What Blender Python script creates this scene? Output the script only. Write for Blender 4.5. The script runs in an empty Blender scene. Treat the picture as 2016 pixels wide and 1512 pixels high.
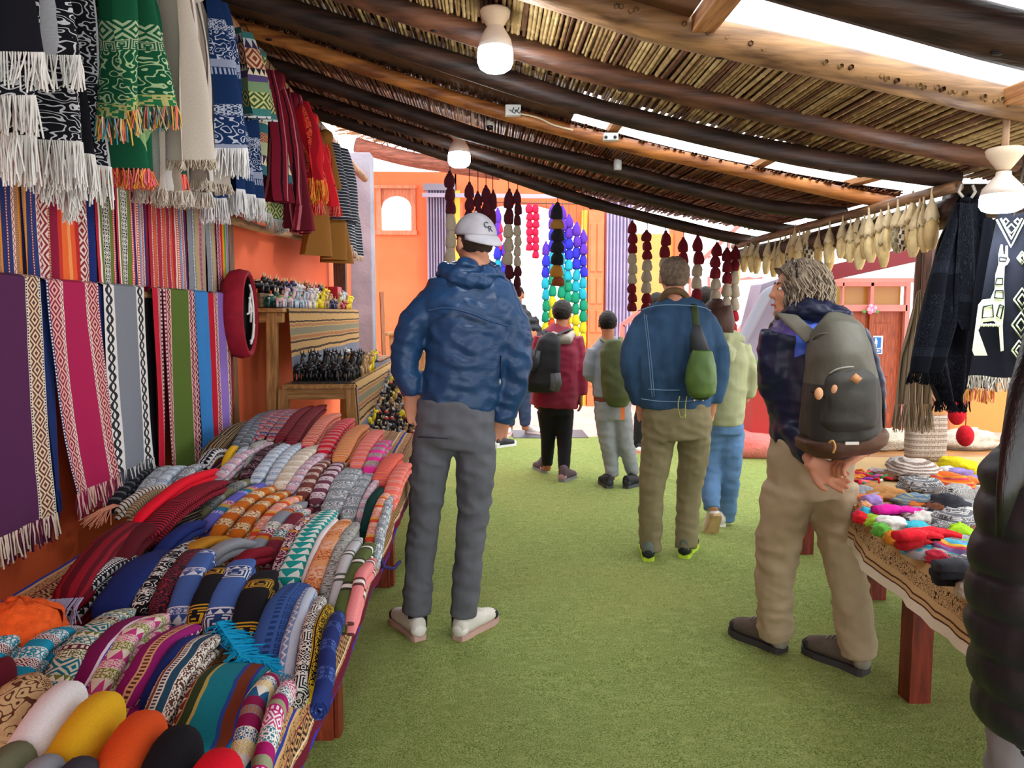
import bpy, math, random
import numpy as np
from mathutils import Vector, noise as mnoise
R = random.Random(7)
PI = math.pi
scene = bpy.context.scene
col = scene.collection
# ------------------------------------------------------------ camera, sky, exposure
TH = math.radians(5.24); PS = math.radians(2.2); CAMH = 1.45; FPX = 1515.0
cam_d = bpy.data.cameras.new('camera'); cam = bpy.data.objects.new('camera', cam_d); col.objects.link(cam)
cam.location = (0, 0, CAMH); cam.rotation_euler = (PI/2-TH, 0, -PS)
cam_d.sensor_width = 36; cam_d.lens = FPX/2016*36; cam_d.clip_start = .05; cam_d.clip_end = 200
scene.camera = cam
wd = bpy.data.worlds.new('sky'); scene.world = wd; wd.use_nodes = True
wn = wd.node_tree; bgn = wn.nodes['Background']
bgn.inputs[0].default_value = (.97, .985, 1, 1); bgn.inputs[1].default_value = 2.7
scene.view_settings.view_transform = 'Standard'; scene.view_settings.look = 'None'
scene.view_settings.exposure = 0.4; scene.view_settings.gamma = 1; scene.view_settings.use_curve_mapping = False
sd = bpy.data.lights.new('sun', 'SUN'); sd.energy = .8; sd.angle = math.radians(25); sd.color = (1, .97, .93)
so = bpy.data.objects.new('sun', sd); so.rotation_euler = (math.radians(38), 0, math.radians(28)); col.objects.link(so)

# ------------------------------------------------------------ pixel -> place on a real plane
_fw = Vector((math.sin(PS)*math.cos(TH), math.cos(PS)*math.cos(TH), -math.sin(TH)))
_rt = Vector((math.cos(PS), -math.sin(PS), 0))
_up = Vector((math.sin(PS)*math.sin(TH), math.cos(PS)*math.sin(TH), math.cos(TH)))
def at(px, py, X=None, Y=None, Z=None):
    d = _fw + (px-1008)/FPX*_rt - (py-756)/FPX*_up
    t = X/d.x if X is not None else (Y/d.y if Y is not None else (Z-CAMH)/d.z)
    return Vector((t*d.x, t*d.y, CAMH+t*d.z))

# ------------------------------------------------------------ colours and node expressions
def lin(h):
    if not isinstance(h, str): return tuple(h)+((1,) if len(h) == 3 else ())
    h = h.lstrip('#'); r = [int(h[i:i+2], 16)/255 for i in (0, 2, 4)]
    return tuple([(c/12.92 if c <= .04045 else ((c+.055)/1.055)**2.4) for c in r]) + (1,)
class Nx:
    def __init__(s, t, k): s.t = t; s.k = k
    def m(s, op, o=None, o2=None):
        n = s.t.nodes.new('ShaderNodeMath'); n.operation = op
        s.t.links.new(s.k, n.inputs[0])
        for i, v in ((1, o), (2, o2)):
            if v is None: continue
            if isinstance(v, Nx): s.t.links.new(v.k, n.inputs[i])
            else: n.inputs[i].default_value = v
        return Nx(s.t, n.outputs[0])
    def __add__(s, o): return s.m('ADD', o)
    def __sub__(s, o): return s.m('SUBTRACT', o)
    def __mul__(s, o): return s.m('MULTIPLY', o)
    def __truediv__(s, o): return s.m('DIVIDE', o)
    def fr(s): return s.m('FRACT')
    def ab(s): return s.m('ABSOLUTE')
    def fl(s): return s.m('FLOOR')
    def gt(s, o): return s.m('GREATER_THAN', o)
    def lt(s, o): return s.m('LESS_THAN', o)
    def mn(s, o): return s.m('MINIMUM', o)
    def mx(s, o): return s.m('MAXIMUM', o)
    def pp(s, o=1.0): return s.m('PINGPONG', o)
    def sin(s): return s.m('SINE')
    def eq(s, o): return s.m('COMPARE', o, .3)
def mixc(t, f, a, b, blend='MIX'):
    n = t.nodes.new('ShaderNodeMix'); n.data_type = 'RGBA'; n.blend_type = blend
    for idx, v in ((0, f), (6, a), (7, b)):
        if isinstance(v, Nx): v = v.k
        if hasattr(v, 'is_output'): t.links.new(v, n.inputs[idx])
        elif idx == 0: n.inputs[0].default_value = v
        else: n.inputs[idx].default_value = lin(v)
    return n.outputs[2]
def noise_n(t, vec, scale, detail=3, rough=.55):
    n = t.nodes.new('ShaderNodeTexNoise'); n.inputs['Scale'].default_value = scale
    n.inputs['Detail'].default_value = detail; n.inputs['Roughness'].default_value = rough
    if vec is not None: t.links.new(vec, n.inputs['Vector'])
    return n
def coords(t, kind='Object', scale=(1, 1, 1)):
    c = t.nodes.new('ShaderNodeTexCoord'); mp = t.nodes.new('ShaderNodeMapping')
    mp.inputs['Scale'].default_value = scale; t.links.new(c.outputs[kind], mp.inputs[0]); return mp.outputs[0]
def newmat(name, rough=.8, spec=.3):
    m = bpy.data.materials.new(name); m.use_nodes = True; t = m.node_tree; b = t.nodes['Principled BSDF']
    b.inputs['Roughness'].default_value = rough; b.inputs['Specular IOR Level'].default_value = spec
    return m, t, b
def bump(t, b, h, strength=.3, dist=.01):
    n = t.nodes.new('ShaderNodeBump'); n.inputs['Strength'].default_value = strength; n.inputs['Distance'].default_value = dist
    t.links.new(h, n.inputs['Height']); t.links.new(n.outputs[0], b.inputs['Normal'])
_mats = {}
def mat(c, rough=.8, var=.18, scale=12, bmp=.25, dist=.004, stretch=(1, 1, 1), spec=.3, c2=None, metal=0, bscale=None):
    key = (str(c), rough, var, scale, bmp, dist, stretch, spec, c2, metal, bscale)
    if key in _mats: return _mats[key]
    m, t, b = newmat('m_%d' % len(_mats), rough, spec); b.inputs['Metallic'].default_value = metal
    v = coords(t, 'Object', stretch); n = noise_n(t, v, scale)
    L = lin(c)
    dk = tuple(x*(1-var) for x in L[:3]); lt = tuple(min(1, x*(1+var)) for x in L[:3])
    if c2: dk = lin(c2)[:3]; lt = L[:3]
    r = t.nodes.new('ShaderNodeValToRGB'); r.color_ramp.elements[0].position = .35; r.color_ramp.elements[1].position = .65
    r.color_ramp.elements[0].color = dk+(1,); r.color_ramp.elements[1].color = lt+(1,)
    t.links.new(n.outputs[0], r.inputs[0]); t.links.new(r.outputs[0], b.inputs['Base Color'])
    if bmp:
        n2 = noise_n(t, v, bscale or scale*5, 4); bump(t, b, n2.outputs[0], bmp, dist)
    _mats[key] = m; return m
def flat(c, rough=.6, spec=.3, emit=0, metal=0):
    key = ('f', str(c), rough, spec, emit, metal)
    if key in _mats: return _mats[key]
    m, t, b = newmat('f_%d' % len(_mats), rough, spec); b.inputs['Base Color'].default_value = lin(c); b.inputs['Metallic'].default_value = metal
    if emit: b.inputs['Emission Color'].default_value = lin(c); b.inputs['Emission Strength'].default_value = emit
    _mats[key] = m; return m
def wood(c, c2, axis=0, rough=.6, scale=6, bmp=.5, spec=.35):
    st = [9, 9, 9]; st[axis] = 1; return mat(c, rough, 0, scale, bmp, .006, tuple(st), spec, c2, 0, scale*1.6)

# kinds of woven motif: 0 plain 1 dashes 2 zigzag 3 diamonds 4 stepped jacquard 5 fret 6 triangles 7 waves 8 bars 9 scrolls
def textile(name, bands, axis='u', scale=1.0, rough=.92, weave=1900, off=0.0, fuzz=.35):
    """bands: (width in m, kind, ground colour, motif colour)"""
    m, t, b = newmat(name, rough, .15)
    uvn = t.nodes.new('ShaderNodeUVMap'); uvn.uv_map = 'uv'
    sp = t.nodes.new('ShaderNodeSeparateXYZ'); t.links.new(uvn.outputs[0], sp.inputs[0])
    u, v = Nx(t, sp.outputs[0]), Nx(t, sp.outputs[1])
    if axis == 'v': u, v = v, u
    wob = Nx(t, noise_n(t, uvn.outputs[0], 14, 2).outputs[0])
    u = u + (wob-.5)*.006*scale
    bands = [(w*scale,)+tuple(x) for (w, *x) in bands]
    W = sum(x[0] for x in bands)
    pos = ((u+off)/W).fr()
    def ramp(vals):
        r = t.nodes.new('ShaderNodeValToRGB'); cr = r.color_ramp; cr.interpolation = 'CONSTANT'; acc = 0
        for i, (w, c) in enumerate(vals):
            if i == 0: e = cr.elements[0]; e.position = 0
            elif i == 1: e = cr.elements[1]; e.position = acc
            else: e = cr.elements.new(acc)
            e.color = c; acc += w/W
        t.links.new(pos.k, r.inputs[0]); return r.outputs[0]
    if len(bands) == 1: bands = bands*2; W2 = W*2; W = W2; pos = ((u+off)/W).fr()
    ca = ramp([(x[0], lin(x[2])) for x in bands])
    colr = ca
    kinds = sorted({x[1] for x in bands if x[1]})
    if kinds:
        cb = ramp([(x[0], lin(x[3])) for x in bands]); acc = 0; info = []
        for x in bands: info.append((x[0], (acc/W, x[0]/W, x[1]/10, 1))); acc += x[0]
        inf = ramp(info); s3 = t.nodes.new('ShaderNodeSeparateColor'); t.links.new(inf, s3.inputs[0])
        st, wd_, kd = (Nx(t, s3.outputs[i]) for i in range(3))
        tt = ((pos-st)/wd_); ss = v/(wd_*W); kd = kd*10
        c5 = (tt-.5).ab(); f5 = (ss.fr()-.5).ab(); mask = None
        for k in kinds:
            if k == 1: q = (ss*1.3).fr().lt(.55)*c5.lt(.28)
            elif k == 2: q = (tt-(ss*1.6).pp(1)*.6-.2).ab().lt(.15)
            elif k == 3: q = ((c5+f5)*3.1).fr().lt(.5)
            elif k == 4:
                a = (c5*14).fl(); bb = ((ss*1.1).pp(1)*12).fl()
                wn_ = t.nodes.new('ShaderNodeTexWhiteNoise'); wn_.noise_dimensions = '3D'; cx = t.nodes.new('ShaderNodeCombineXYZ')
                t.links.new(a.k, cx.inputs[0]); t.links.new(bb.k, cx.inputs[1]); t.links.new((st*100).fl().k, cx.inputs[2]); t.links.new(cx.outputs[0], wn_.inputs[0])
                q = Nx(t, wn_.outputs[0]).gt(.5)*c5.lt(.46)
            elif k == 5:
                mm = c5.mx(f5); slot = ((tt-.5).gt(0))*(f5.lt(.09)); q = ((mm*5.6).fr().lt(.5)); q = (q-slot).mx(0)
            elif k == 6: q = tt.lt((ss*1.1).pp(.5)*2)
            elif k == 7: q = ((tt-.5+((ss*5).sin())*.22).ab()).lt(.13).mx(((tt-.5-((ss*5).sin())*.22).ab()).lt(.08))
            elif k == 8: q = (ss*3).fr().lt(.5)*c5.lt(.4)
            else:
                nn = noise_n(t, uvn.outputs[0], 42/scale, 1.2); q = (((Nx(t, nn.outputs[0])*7).fr()-.5).ab()).lt(.13)
            q = q*kd.eq(float(k)); mask = q if mask is None else mask+q
        colr = mixc(t, mask, ca, cb)
    n = noise_n(t, uvn.outputs[0], 260, 2); dk = mixc(t, (Nx(t, n.outputs[0])-.3)*1.1*fuzz, colr, (0.02, .02, .02))
    n2 = noise_n(t, uvn.outputs[0], 9, 2)
    t.links.new(dk, b.inputs['Base Color'])
    wv = ((u*weave).sin()+(v*weave).sin())*.06+Nx(t, n.outputs[0])
    bump(t, b, wv.k, .3, .002)
    return m

# ------------------------------------------------------------ mesh builder (world coordinates)
class MB:
    def __init__(s): s.v = []; s.f = []; s.mi = []; s.uv = []; s.m = 0
    def add(s, vs, fs, uvs=None):
        o = len(s.v); s.v += [tuple(x) for x in vs]
        for f in fs:
            s.f.append([i+o for i in f]); s.mi.append(s.m)
            s.uv.append([uvs[i] for i in f] if uvs else [(0, 0)]*len(f))
        return s
    def box(s, a, b):
        x0, y0, z0 = a; x1, y1, z1 = b
        vs = [(x0, y0, z0), (x1, y0, z0), (x1, y1, z0), (x0, y1, z0), (x0, y0, z1), (x1, y0, z1), (x1, y1, z1), (x0, y1, z1)]
        return s.add(vs, [(0, 3, 2, 1), (4, 5, 6, 7), (0, 1, 5, 4), (1, 2, 6, 5), (2, 3, 7, 6), (3, 0, 4, 7)])
    def beam(s, a, b, w, h, up=(0, 0, 1)):
        a, b = Vector(a), Vector(b); d = (b-a).normalized(); r = d.cross(Vector(up)).normalized(); u = r.cross(d)
        vs = [p+r*x*w/2+u*y*h/2 for p in (a, b) for x, y in ((-1, -1), (1, -1), (1, 1), (-1, 1))]
        return s.add(vs, [(0, 1, 2, 3), (7, 6, 5, 4), (0, 4, 5, 1), (1, 5, 6, 2), (2, 6, 7, 3), (3, 7, 4, 0)])
    def prism(s, poly, z0, z1):
        n = len(poly); vs = [(x, y, z0) for x, y in poly]+[(x, y, z1) for x, y in poly]
        return s.add(vs, [list(range(n))[::-1], list(range(n, 2*n))]+[(i, (i+1) % n, n+(i+1) % n, n+i) for i in range(n)])
    def tube(s, pts, rad, n=10, caps=True, flat_=None, upv=None, uv0=0):
        """rad: number / list / list of (across, up)"""
        pts = [Vector(p) for p in pts]; k = len(pts)
        if not isinstance(rad, (list, tuple)): rad = [rad]*k
        rr = [(r, r) if not isinstance(r, (tuple, list)) else r for r in rad]
        T = [(pts[min(i+1, k-1)]-pts[max(i-1, 0)]).normalized() for i in range(k)]
        up = Vector(upv) if upv else (Vector((0, 0, 1)) if abs(T[0].z) < .9 else Vector((0, 1, 0)))
        vs = []; uvs = []; L = 0
        for i in range(k):
            r = T[i].cross(up)
            if r.length < 1e-4: r = Vector((1, 0, 0))
            r.normalize(); u = r.cross(T[i]).normalized()
            if not upv: up = u
            if i: L += (pts[i]-pts[i-1]).length
            for j in range(n+1):
                a = 2*PI*j/n - PI/2; ex = 1
                ca, sa = math.cos(a), math.sin(a)
                if flat_: ca = math.copysign(abs(ca)**flat_, ca); sa = math.copysign(abs(sa)**flat_, sa)
                vs.append(pts[i]+r*ca*rr[i][0]+u*sa*rr[i][1]); uvs.append((j/n*PI*(rr[0][0]+rr[k//2][0]+rr[k//2][1])*.75, L+uv0))
        fs = [(i*(n+1)+j, i*(n+1)+j+1, (i+1)*(n+1)+j+1, (i+1)*(n+1)+j) for i in range(k-1) for j in range(n)]
        if caps:
            fs.append([j for j in range(n)][::-1]); fs.append([(k-1)*(n+1)+j for j in range(n)])
        return s.add(vs, fs, uvs)
    def grid(s, fn, nu, nv, su=1, sv=1, flip=False):
        vs = []; uvs = []
        for i in range(nu+1):
            for j in range(nv+1): vs.append(fn(i/nu, j/nv)); uvs.append((i/nu*su, j/nv*sv))
        q = nv+1; fs = [(i*q+j, (i+1)*q+j, (i+1)*q+j+1, i*q+j+1) for i in range(nu) for j in range(nv)]
        if flip: fs = [f[::-1] for f in fs]
        return s.add(vs, fs, uvs)
    def lathe(s, c, prof, n=20, ax=None):
        c = Vector(c); vs = []
        for r, z in prof:
            for j in range(n): a = 2*PI*j/n; vs.append(c+Vector((r*math.cos(a), r*math.sin(a), z)))
        k = len(prof); fs = [(i*n+j, i*n+(j+1) % n, (i+1)*n+(j+1) % n, (i+1)*n+j) for i in range(k-1) for j in range(n)]
        fs.append(list(range(n))[::-1]); fs.append([(k-1)*n+j for j in range(n)])
        return s.add(vs, fs)
    def ball(s, c, r, n=10, m=7, rot=None):
        if not isinstance(r, (tuple, list)): r = (r, r, r)
        c = Vector(c); vs = [Vector((0, 0, -r[2]))]
        for i in range(1, m):
            p = PI*i/m-PI/2
            for j in range(n): a = 2*PI*j/n; vs.append(Vector((r[0]*math.cos(p)*math.cos(a), r[1]*math.cos(p)*math.sin(a), r[2]*math.sin(p))))
        vs.append(Vector((0, 0, r[2])))
        if rot is not None: vs = [rot @ x for x in vs]
        vs = [c+x for x in vs]; L = len(vs)-1
        fs = [(0, 1+(j+1) % n, 1+j) for j in range(n)]+[(L, L-n+j, L-n+(j+1) % n) for j in range(n)]
        fs += [(1+i*n+j, 1+i*n+(j+1) % n, 1+(i+1)*n+(j+1) % n, 1+(i+1)*n+j) for i in range(m-2) for j in range(n)]
        return s.add(vs, fs, [(x.x-c.x+x.y, x.z-c.z) for x in vs])
    def build(s, name, mats, parent=None, smooth=True, origin=None):
        if not isinstance(mats, (list, tuple)): mats = [mats]
        me = bpy.data.meshes.new(name); V = np.array(s.v, dtype=np.float64)
        o = bpy.data.objects.new(name, me)
        if parent is not None:
            off = worldloc(parent)+Vector((0, 0, 0)); local = origin is not None
            org = Vector(origin) if local else off
        else:
            org = Vector(origin) if origin is not None else Vector((V[:, 0].mean(), V[:, 1].mean(), V[:, 2].min())); off = Vector((0, 0, 0))
        V = V-np.array(org); me.from_pydata([tuple(x) for x in V], [], s.f)
        uvl = me.uv_layers.new(name='uv'); arr = [c for f in s.uv for p in f for c in p]; uvl.data.foreach_set('uv', arr)
        me.polygons.foreach_set('material_index', s.mi); me.polygons.foreach_set('use_smooth', [smooth]*len(s.f))
        for m in mats: me.materials.append(m)
        me.update(); o.location = org-off; o.parent = parent; col.objects.link(o)
        return o
def worldloc(o):
    v = Vector((0, 0, 0))
    while o is not None: v = v+o.location; o = o.parent
    return v
def thing(name, label, cat, loc=(0, 0, 0), group=None):
    o = bpy.data.objects.new(name, None); o.empty_display_size = .05; col.objects.link(o); o.location = loc
    return tag(o, label, cat, group)
def tag(o, label=None, cat=None, group=None, kind=None):
    if label: o['label'] = label
    if cat: o['category'] = cat
    if group: o['group'] = group
    if kind: o['kind'] = kind
    return o
def struct(o): o['kind'] = 'structure'; return o
def sharp(o, ang=35):
    o.data.set_sharp_from_angle(angle=math.radians(ang)); return o
def bevel(o, w=.004):
    m = o.modifiers.new('b', 'BEVEL'); m.width = w; m.segments = 2; m.limit_method = 'ANGLE'; return o
def nz(x, y=0, z=0): return mnoise.noise(Vector((x, y, z)))
def lerp(a, b, t): return a+(b-a)*t
def interp(xs, ys, x): return float(np.interp(x, xs, ys))
def smooth_path(P, n=6):
    P = [Vector(p) for p in P]; out = []
    for i in range(len(P)-1):
        p0 = P[max(i-1, 0)]; p1 = P[i]; p2 = P[i+1]; p3 = P[min(i+2, len(P)-1)]
        for k in range(n):
            t = k/n; out.append(.5*((2*p1)+(p2-p0)*t+(2*p0-5*p1+4*p2-p3)*t*t+(3*p1-p0-3*p2+p3)*t**3))
    out.append(P[-1]); return out
# ============================================================ SETTING: floor, walls, roof
def turf_mat():
    m, t, b = newmat('turf', .95, .1); v = coords(t, 'Object'); 
    n1 = noise_n(t, v, 1.1, 3); n2 = noise_n(t, v, 190, 3); n3 = noise_n(t, coords(t, 'Object', (1, 2.2, 1)), 14, 4)
    c = mixc(t, ((Nx(t, n2.outputs[0])-.33)*3.1).mx(0).mn(1), '#566b29', '#a8b66e')
    c = mixc(t, ((Nx(t, n3.outputs[0])-.5)*1.6).mx(0).mn(1), c, '#b9c07c')
    c = mixc(t, ((Nx(t, n1.outputs[0])-.45)*1.2).mx(0).mn(1), c, '#aaa562')
    t.links.new(c, b.inputs['Base Color']); h = Nx(t, n2.outputs[0])+Nx(t, n3.outputs[0])*.9; bump(t, b, h.k, .65, .012); return m
TURF = turf_mat()
mb = MB()
def turf_z(x, y): return .007*nz(x*1.7, y*3.4, 3)+.005*nz(x*5, y*9, 8)+.004
FX0, FX1, FY0, FY1 = -1.3, 4.6, -1.6, 8.95
def turf_edge(x): return 8.95-max(0, x-1.6)*.55
mb.grid(lambda a, b: (lerp(FX0, FX1, a), lerp(FY0, turf_edge(lerp(FX0, FX1, a)), b), turf_z(lerp(FX0, FX1, a), lerp(FY0, turf_edge(lerp(FX0, FX1, a)), b))), 90, 160, 6, 11)
fl = struct(mb.build('floor', TURF))
# short blades near the camera, nobody could count them
mb = MB(); rr = random.Random(3)
for i in range(90000):
    y = .9+(rr.random()**1.5)*7.2; x = rr.uniform(-.7, min(2.9, 1.0+.75*y))
    z = turf_z(x, y)-.002; a = rr.uniform(0, 2*PI); h = rr.uniform(.005, .012); w = .0013
    lx, ly = rr.gauss(0, .014), rr.gauss(0, .014)
    k = len(mb.v); mb.v += [(x-w*math.cos(a), y-w*math.sin(a), z), (x+w*math.cos(a), y+w*math.sin(a), z), (x+lx, y+ly, z+h)]
    mb.f.append([k, k+1, k+2]); mb.mi.append(rr.choice((0, 0, 1, 2))); mb.uv.append([(0, 0)]*3)
o = mb.build('turf_blades', [flat('#7b9346', .8, .1), flat('#99ac62', .8, .1), flat('#6c8340', .8, .1)], fl, smooth=False); tag(o, kind='stuff')
# ground outside, beyond the turf
CONC = mat('#e2b3a6', .9, .1, 3, .4, .01, c2='#caa196')
mb = MB(); mb.box((-6, 8.4, -.3), (8, 30, -.02)); mb.box((-8, -2, -.4), (14, 30, -.25)); struct(mb.build('ground', CONC, smooth=False))
RED = mat('#c9542e', .85, 0, 2.2, .3, .006, c2='#b8431f')
ORANGE = mat('#f7784e', .85, 0, 1.1, .2, .006, c2='#ee6a40')
# left wall with its panels in slightly different depth
mb = MB(); mb.box((-1.47, -1.6, 0), (-1.28, 3.93, 2.84)); w = struct(mb.build('wall_left', RED, smooth=False))
mb = MB(); mb.box((-1.5, 3.93, 0), (-1.3, 7.75, 2.9)); struct(mb.build('wall_left', ORANGE, smooth=False))
mb = MB(); mb.box((-1.285, 3.86, .2), (-1.235, 3.93, 2.62)); struct(mb.build('trim_1', wood('#8a6238', '#5a3a1e', 2), smooth=False))
mb = MB(); mb.beam((-1.2, 6.62, .8), (-1.2, 6.62, 2.45), .1, .08, up=(0, 1, 0)); struct(mb.build('trim_2', wood('#5a3a26', '#3a2216', 2), smooth=False))
# concrete column behind
CCOL = mat('#9c9ca8', .9, 0, 1.6, .5, .01, c2='#6c6c78', bscale=30)
mb = MB(); mb.box((-1.33, 7.75, 0), (-1.09, 7.98, 3.02)); o = mb.build('concrete_column', CCOL, smooth=False); struct(o); bevel(o, .01)
mb = MB(); mb.beam((-.93+.0, 7.5, 0), (-.985, 7.62, 1.66), .035, .035); o = mb.build('wooden_pole', wood('#a87756', '#8a5d40', 2), smooth=False); tag(o, 'thin brown wooden stick leaning beside the grey concrete column', 'pole')

# ------------------------------------------------------------ roof
RX = [-1.6, -1.07, 0, .75, 1.24, 1.88, 2.6, 4.4]; RZ = [2.87, 2.72, 2.385, 2.18, 2.075, 1.965, 1.90, 1.80]
def zb(x): return interp(RX, RZ, x)
def zs(x): return (zb(x-.25)+zb(x-.12)+zb(x)+zb(x+.12)+zb(x+.25))/5
DARK = wood('#3d261b', '#1a0f0a', 0, .55, 3, .7); TAN = wood('#a98258', '#5d4330', 0, .5, 3, .7); HONEY = wood('#b87538', '#6d3c1c', 0, .45, 3, .6)
MID = wood('#5a3722', '#2e1a10', 0, .5, 3, .7)
PB = dict(Z=[(-1.5, 2.85), (-1.07, 2.72), (0, 2.35), (.76, 2.13), (.994, 2.08), (1.257, 2.012), (1.8, 1.915), (4.3, 1.69)], A=[(-1.5, 2.86), (-1.07, 2.74), (.325, 2.324), (.537, 2.255), (.856, 2.20), (1.176, 2.135), (1.69, 2.03), (2.6, 1.93), (4.3, 1.80)], B=[(-1.5, 2.83), (-1.07, 2.71), (.004, 2.39), (.388, 2.278), (.64, 2.22), (1.02, 2.138), (1.40, 2.07), (1.79, 1.992), (2.1, 1.95)],
 C=[(-1.5, 2.81), (-1.07, 2.69), (.004, 2.367), (.437, 2.24), (1.153, 2.082), (1.583, 2.006), (2.1, 1.94)], D=[(-1.5, 2.83), (-1.03, 2.70), (.004, 2.372), (.506, 2.244), (1.337, 2.071), (1.836, 1.966), (2.1, 1.93)],
 E=[(-1.5, 2.81), (-1.03, 2.68), (.004, 2.336), (.576, 2.208), (1.523, 1.985), (1.917, 1.95), (2.1, 1.94)], F=[(-1.5, 2.85), (-1.04, 2.715), (.005, 2.388), (.666, 2.211), (1.762, 1.957), (2.1, 1.92)],
 G=[(-1.5, 2.88), (-1.06, 2.75), (.005, 2.427), (.757, 2.193), (1.25, 2.064), (1.63, 1.98), (1.87, 1.93), (2.1, 1.90)])
LOGS = [(.55, .55, .07, 0, DARK, 4.3), (1.2, 1.15, .07, 0, DARK, 4.3), (1.80, 1.80, .064, 'Z', DARK, 4.3), (2.40, 2.40, .058, 'A', TAN, 4.3), (2.86, 2.83, .047, 'B', MID, 1.98), (3.2, 3.2, .046, 'C', DARK, 1.98),
        (3.7, 3.7, .034, 'D', HONEY, 1.98), (4.2, 4.2, .042, 'E', DARK, 1.98), (4.85, 4.85, .037, 'F', DARK, 1.98), (5.45, 5.55, .043, 'G', DARK, 1.98)]
lab = ['out of the picture nearest the entrance', 'out of view behind the photographer', 'dark roof log at the top right corner, nearer than the wide sky gap', 'thick tan roof log with knots, far side of the wide sky gap',
       'brown roof log with a shiny patch, behind the thick tan log', 'black roof log whose far side has the second sky gap', 'honey-orange roof log with reed ends along its top, lit by the sky gap',
       'dark roof log next beyond the honey-orange log', 'dark roof log, second from the far roof edge', 'black roof log at the far edge of the roof, tassel strands under it']
for k, (yl, yr, r, dz, m, x1) in enumerate(LOGS):
    pts = []; rad = []; n = 26
    for i in range(n+1):
        x = lerp(-1.5, x1, i/n); t = i/n
        zz = zs(x) if dz == 0 else sum(interp([a[0] for a in PB[dz]], [a[1] for a in PB[dz]], x+e) for e in (-.15, -.07, 0, .07, .15))/5
        pts.append((x, lerp(yl, yr, t)+.015*nz(x*.9, k*5.1), zz+r+.006*nz(x*1.1, 40+k*3.3))); q = r*(1+.12*nz(x*2.4, k*7.7, 3)-(.3 if k == 3 else .1)*t+.06*nz(x*7, k)); rad.append(q)
    mb = MB(); mb.tube(pts, rad, 14); o = mb.build('roof_log', m); tag(o, lab[k], 'log')
    if k > 1:
        rk = random.Random(k)
        for q in range(3 if k == 3 else 4):
            i = rk.randrange(3, n-2); p = Vector(pts[i]); a = rk.uniform(-2.4, -.9); rd = rad[i]
            c = p+Vector((0, math.cos(a)*rd*.98, math.sin(a)*rd*.98)); kn = MB(); kn.ball(c, (.018, .006, .006), 8, 5); kn.build('knot', flat('#120a06', .7), o)
# reeds: one mesh set per mat, every reed a part
REEDM = [mat(c, .55, 0, 9, .3, .003, (1, 1, 1), .3, c2) for c, c2 in (('#a58a5a', '#6b5432'), ('#8c6e44', '#503a22'), ('#6f4c33', '#3d2618'), ('#b39a6a', '#7a6238'))]
REEDR = [mat(c, .55, 0, 9, .3, .003, (1, 1, 1), .3, c2) for c, c2 in (('#8a5236', '#502c1c'), ('#a1623e', '#5e3420'), ('#6f4028', '#3a1f12'), ('#93603a', '#5a3822'))]
def reed_mesh(L, seed, mats):
    rk = random.Random(seed); n = max(5, int(L/.16)); pts = []; rad = []
    for i in range(n+1):
        y = L*i/n; pts.append((.006*nz(y*2, seed), y, .004*nz(y*2, seed+9))); rad.append(.0072*(1+.15*nz(y*3, seed+4)))
        if i < n: pts.append((pts[-1][0], y+.004, pts[-1][2])); rad.append(.0088); pts.append((pts[-1][0], y+.008, pts[-1][2])); rad.append(.0070)
    mb = MB(); mb.tube(pts, rad, 6, caps=False, upv=(0, 0, 1)); me = mb.build('reed', mats, origin=(0, 0, 0)); d = me.data; bpy.data.objects.remove(me); return d
def reed_mat(label, x0, x1, y0, y1, mset, seed, toph=.078, tilt=0.):
    root = thing('reed_mat', label, 'reed matting', (x0, y0, 0)); rk = random.Random(seed); L = y1-y0
    meshes = [reed_mesh(L, seed*10+i, [mset[i % 4]]) for i in range(8)]
    x = x0; c = 0; groups = 0; ang = 0
    stuff = MB()
    while x < x1:
        if c % 22 == 0: ang = rk.uniform(-.012, .012)
        z = zs(x)+toph+rk.uniform(-.004, .006)
        sl = (zs(x+.02)-zs(x-.02))/.04
        o = bpy.data.objects.new('reed', rk.choice(meshes)); o.parent = root
        o.location = (x-x0, rk.uniform(-.03, .03), z); o.rotation_euler = (tilt+rk.uniform(-.004, .004), rk.uniform(0, .3), ang+rk.gauss(0, .008))
        col.objects.link(o); c += 1
        x += rk.uniform(.0125, .0165) + (.01 if rk.random() < .02 else 0)
    return root, c
cnts = [reed_mat('reed matting above the dark log at the top right corner', 1.0, 4.2, .5, 1.74, REEDR, 1)[1],
 reed_mat('straw-coloured reed matting between the thick tan log and the black log behind it', -1.5, 2.35, 2.37, 3.26, REEDM, 2)[1],
 reed_mat('reddish reed matting from the honey-orange log to the far roof edge', -1.5, 2.0, 3.68, 5.66, REEDR, 3, .064, .026)[1]]
# opaque sheet added over the reeds against too much daylight, open at the gaps
COV = mat('#6a4a30', .95, .2, 8, .3)
def cover(x0, x1, y0, y1, n=20, h=.10, nm='shade_cover', m=COV, tilt=0.):
    mb = MB(); 
    for s_ in (0, 1): mb.grid(lambda a, b: (lerp(x0, x1, a), lerp(y0, y1, b), zs(lerp(x0, x1, a))+h+tilt*(y1-y0)*b+.012*s_+.004*nz(a*9, b*9)), n, 6, flip=bool(s_))
    return struct(mb.build(nm, m))
cover(-1.55, 4.3, -1.2, 1.76); cover(-1.55, 2.42, 2.40, 3.27); cover(-1.55, 2.05, 3.72, 5.66, 20, .078, tilt=.026); cover(-1.55, .62, 1.76, 2.40, 10, .11); cover(-1.55, .42, 3.15, 3.82, 10, .082)
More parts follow.
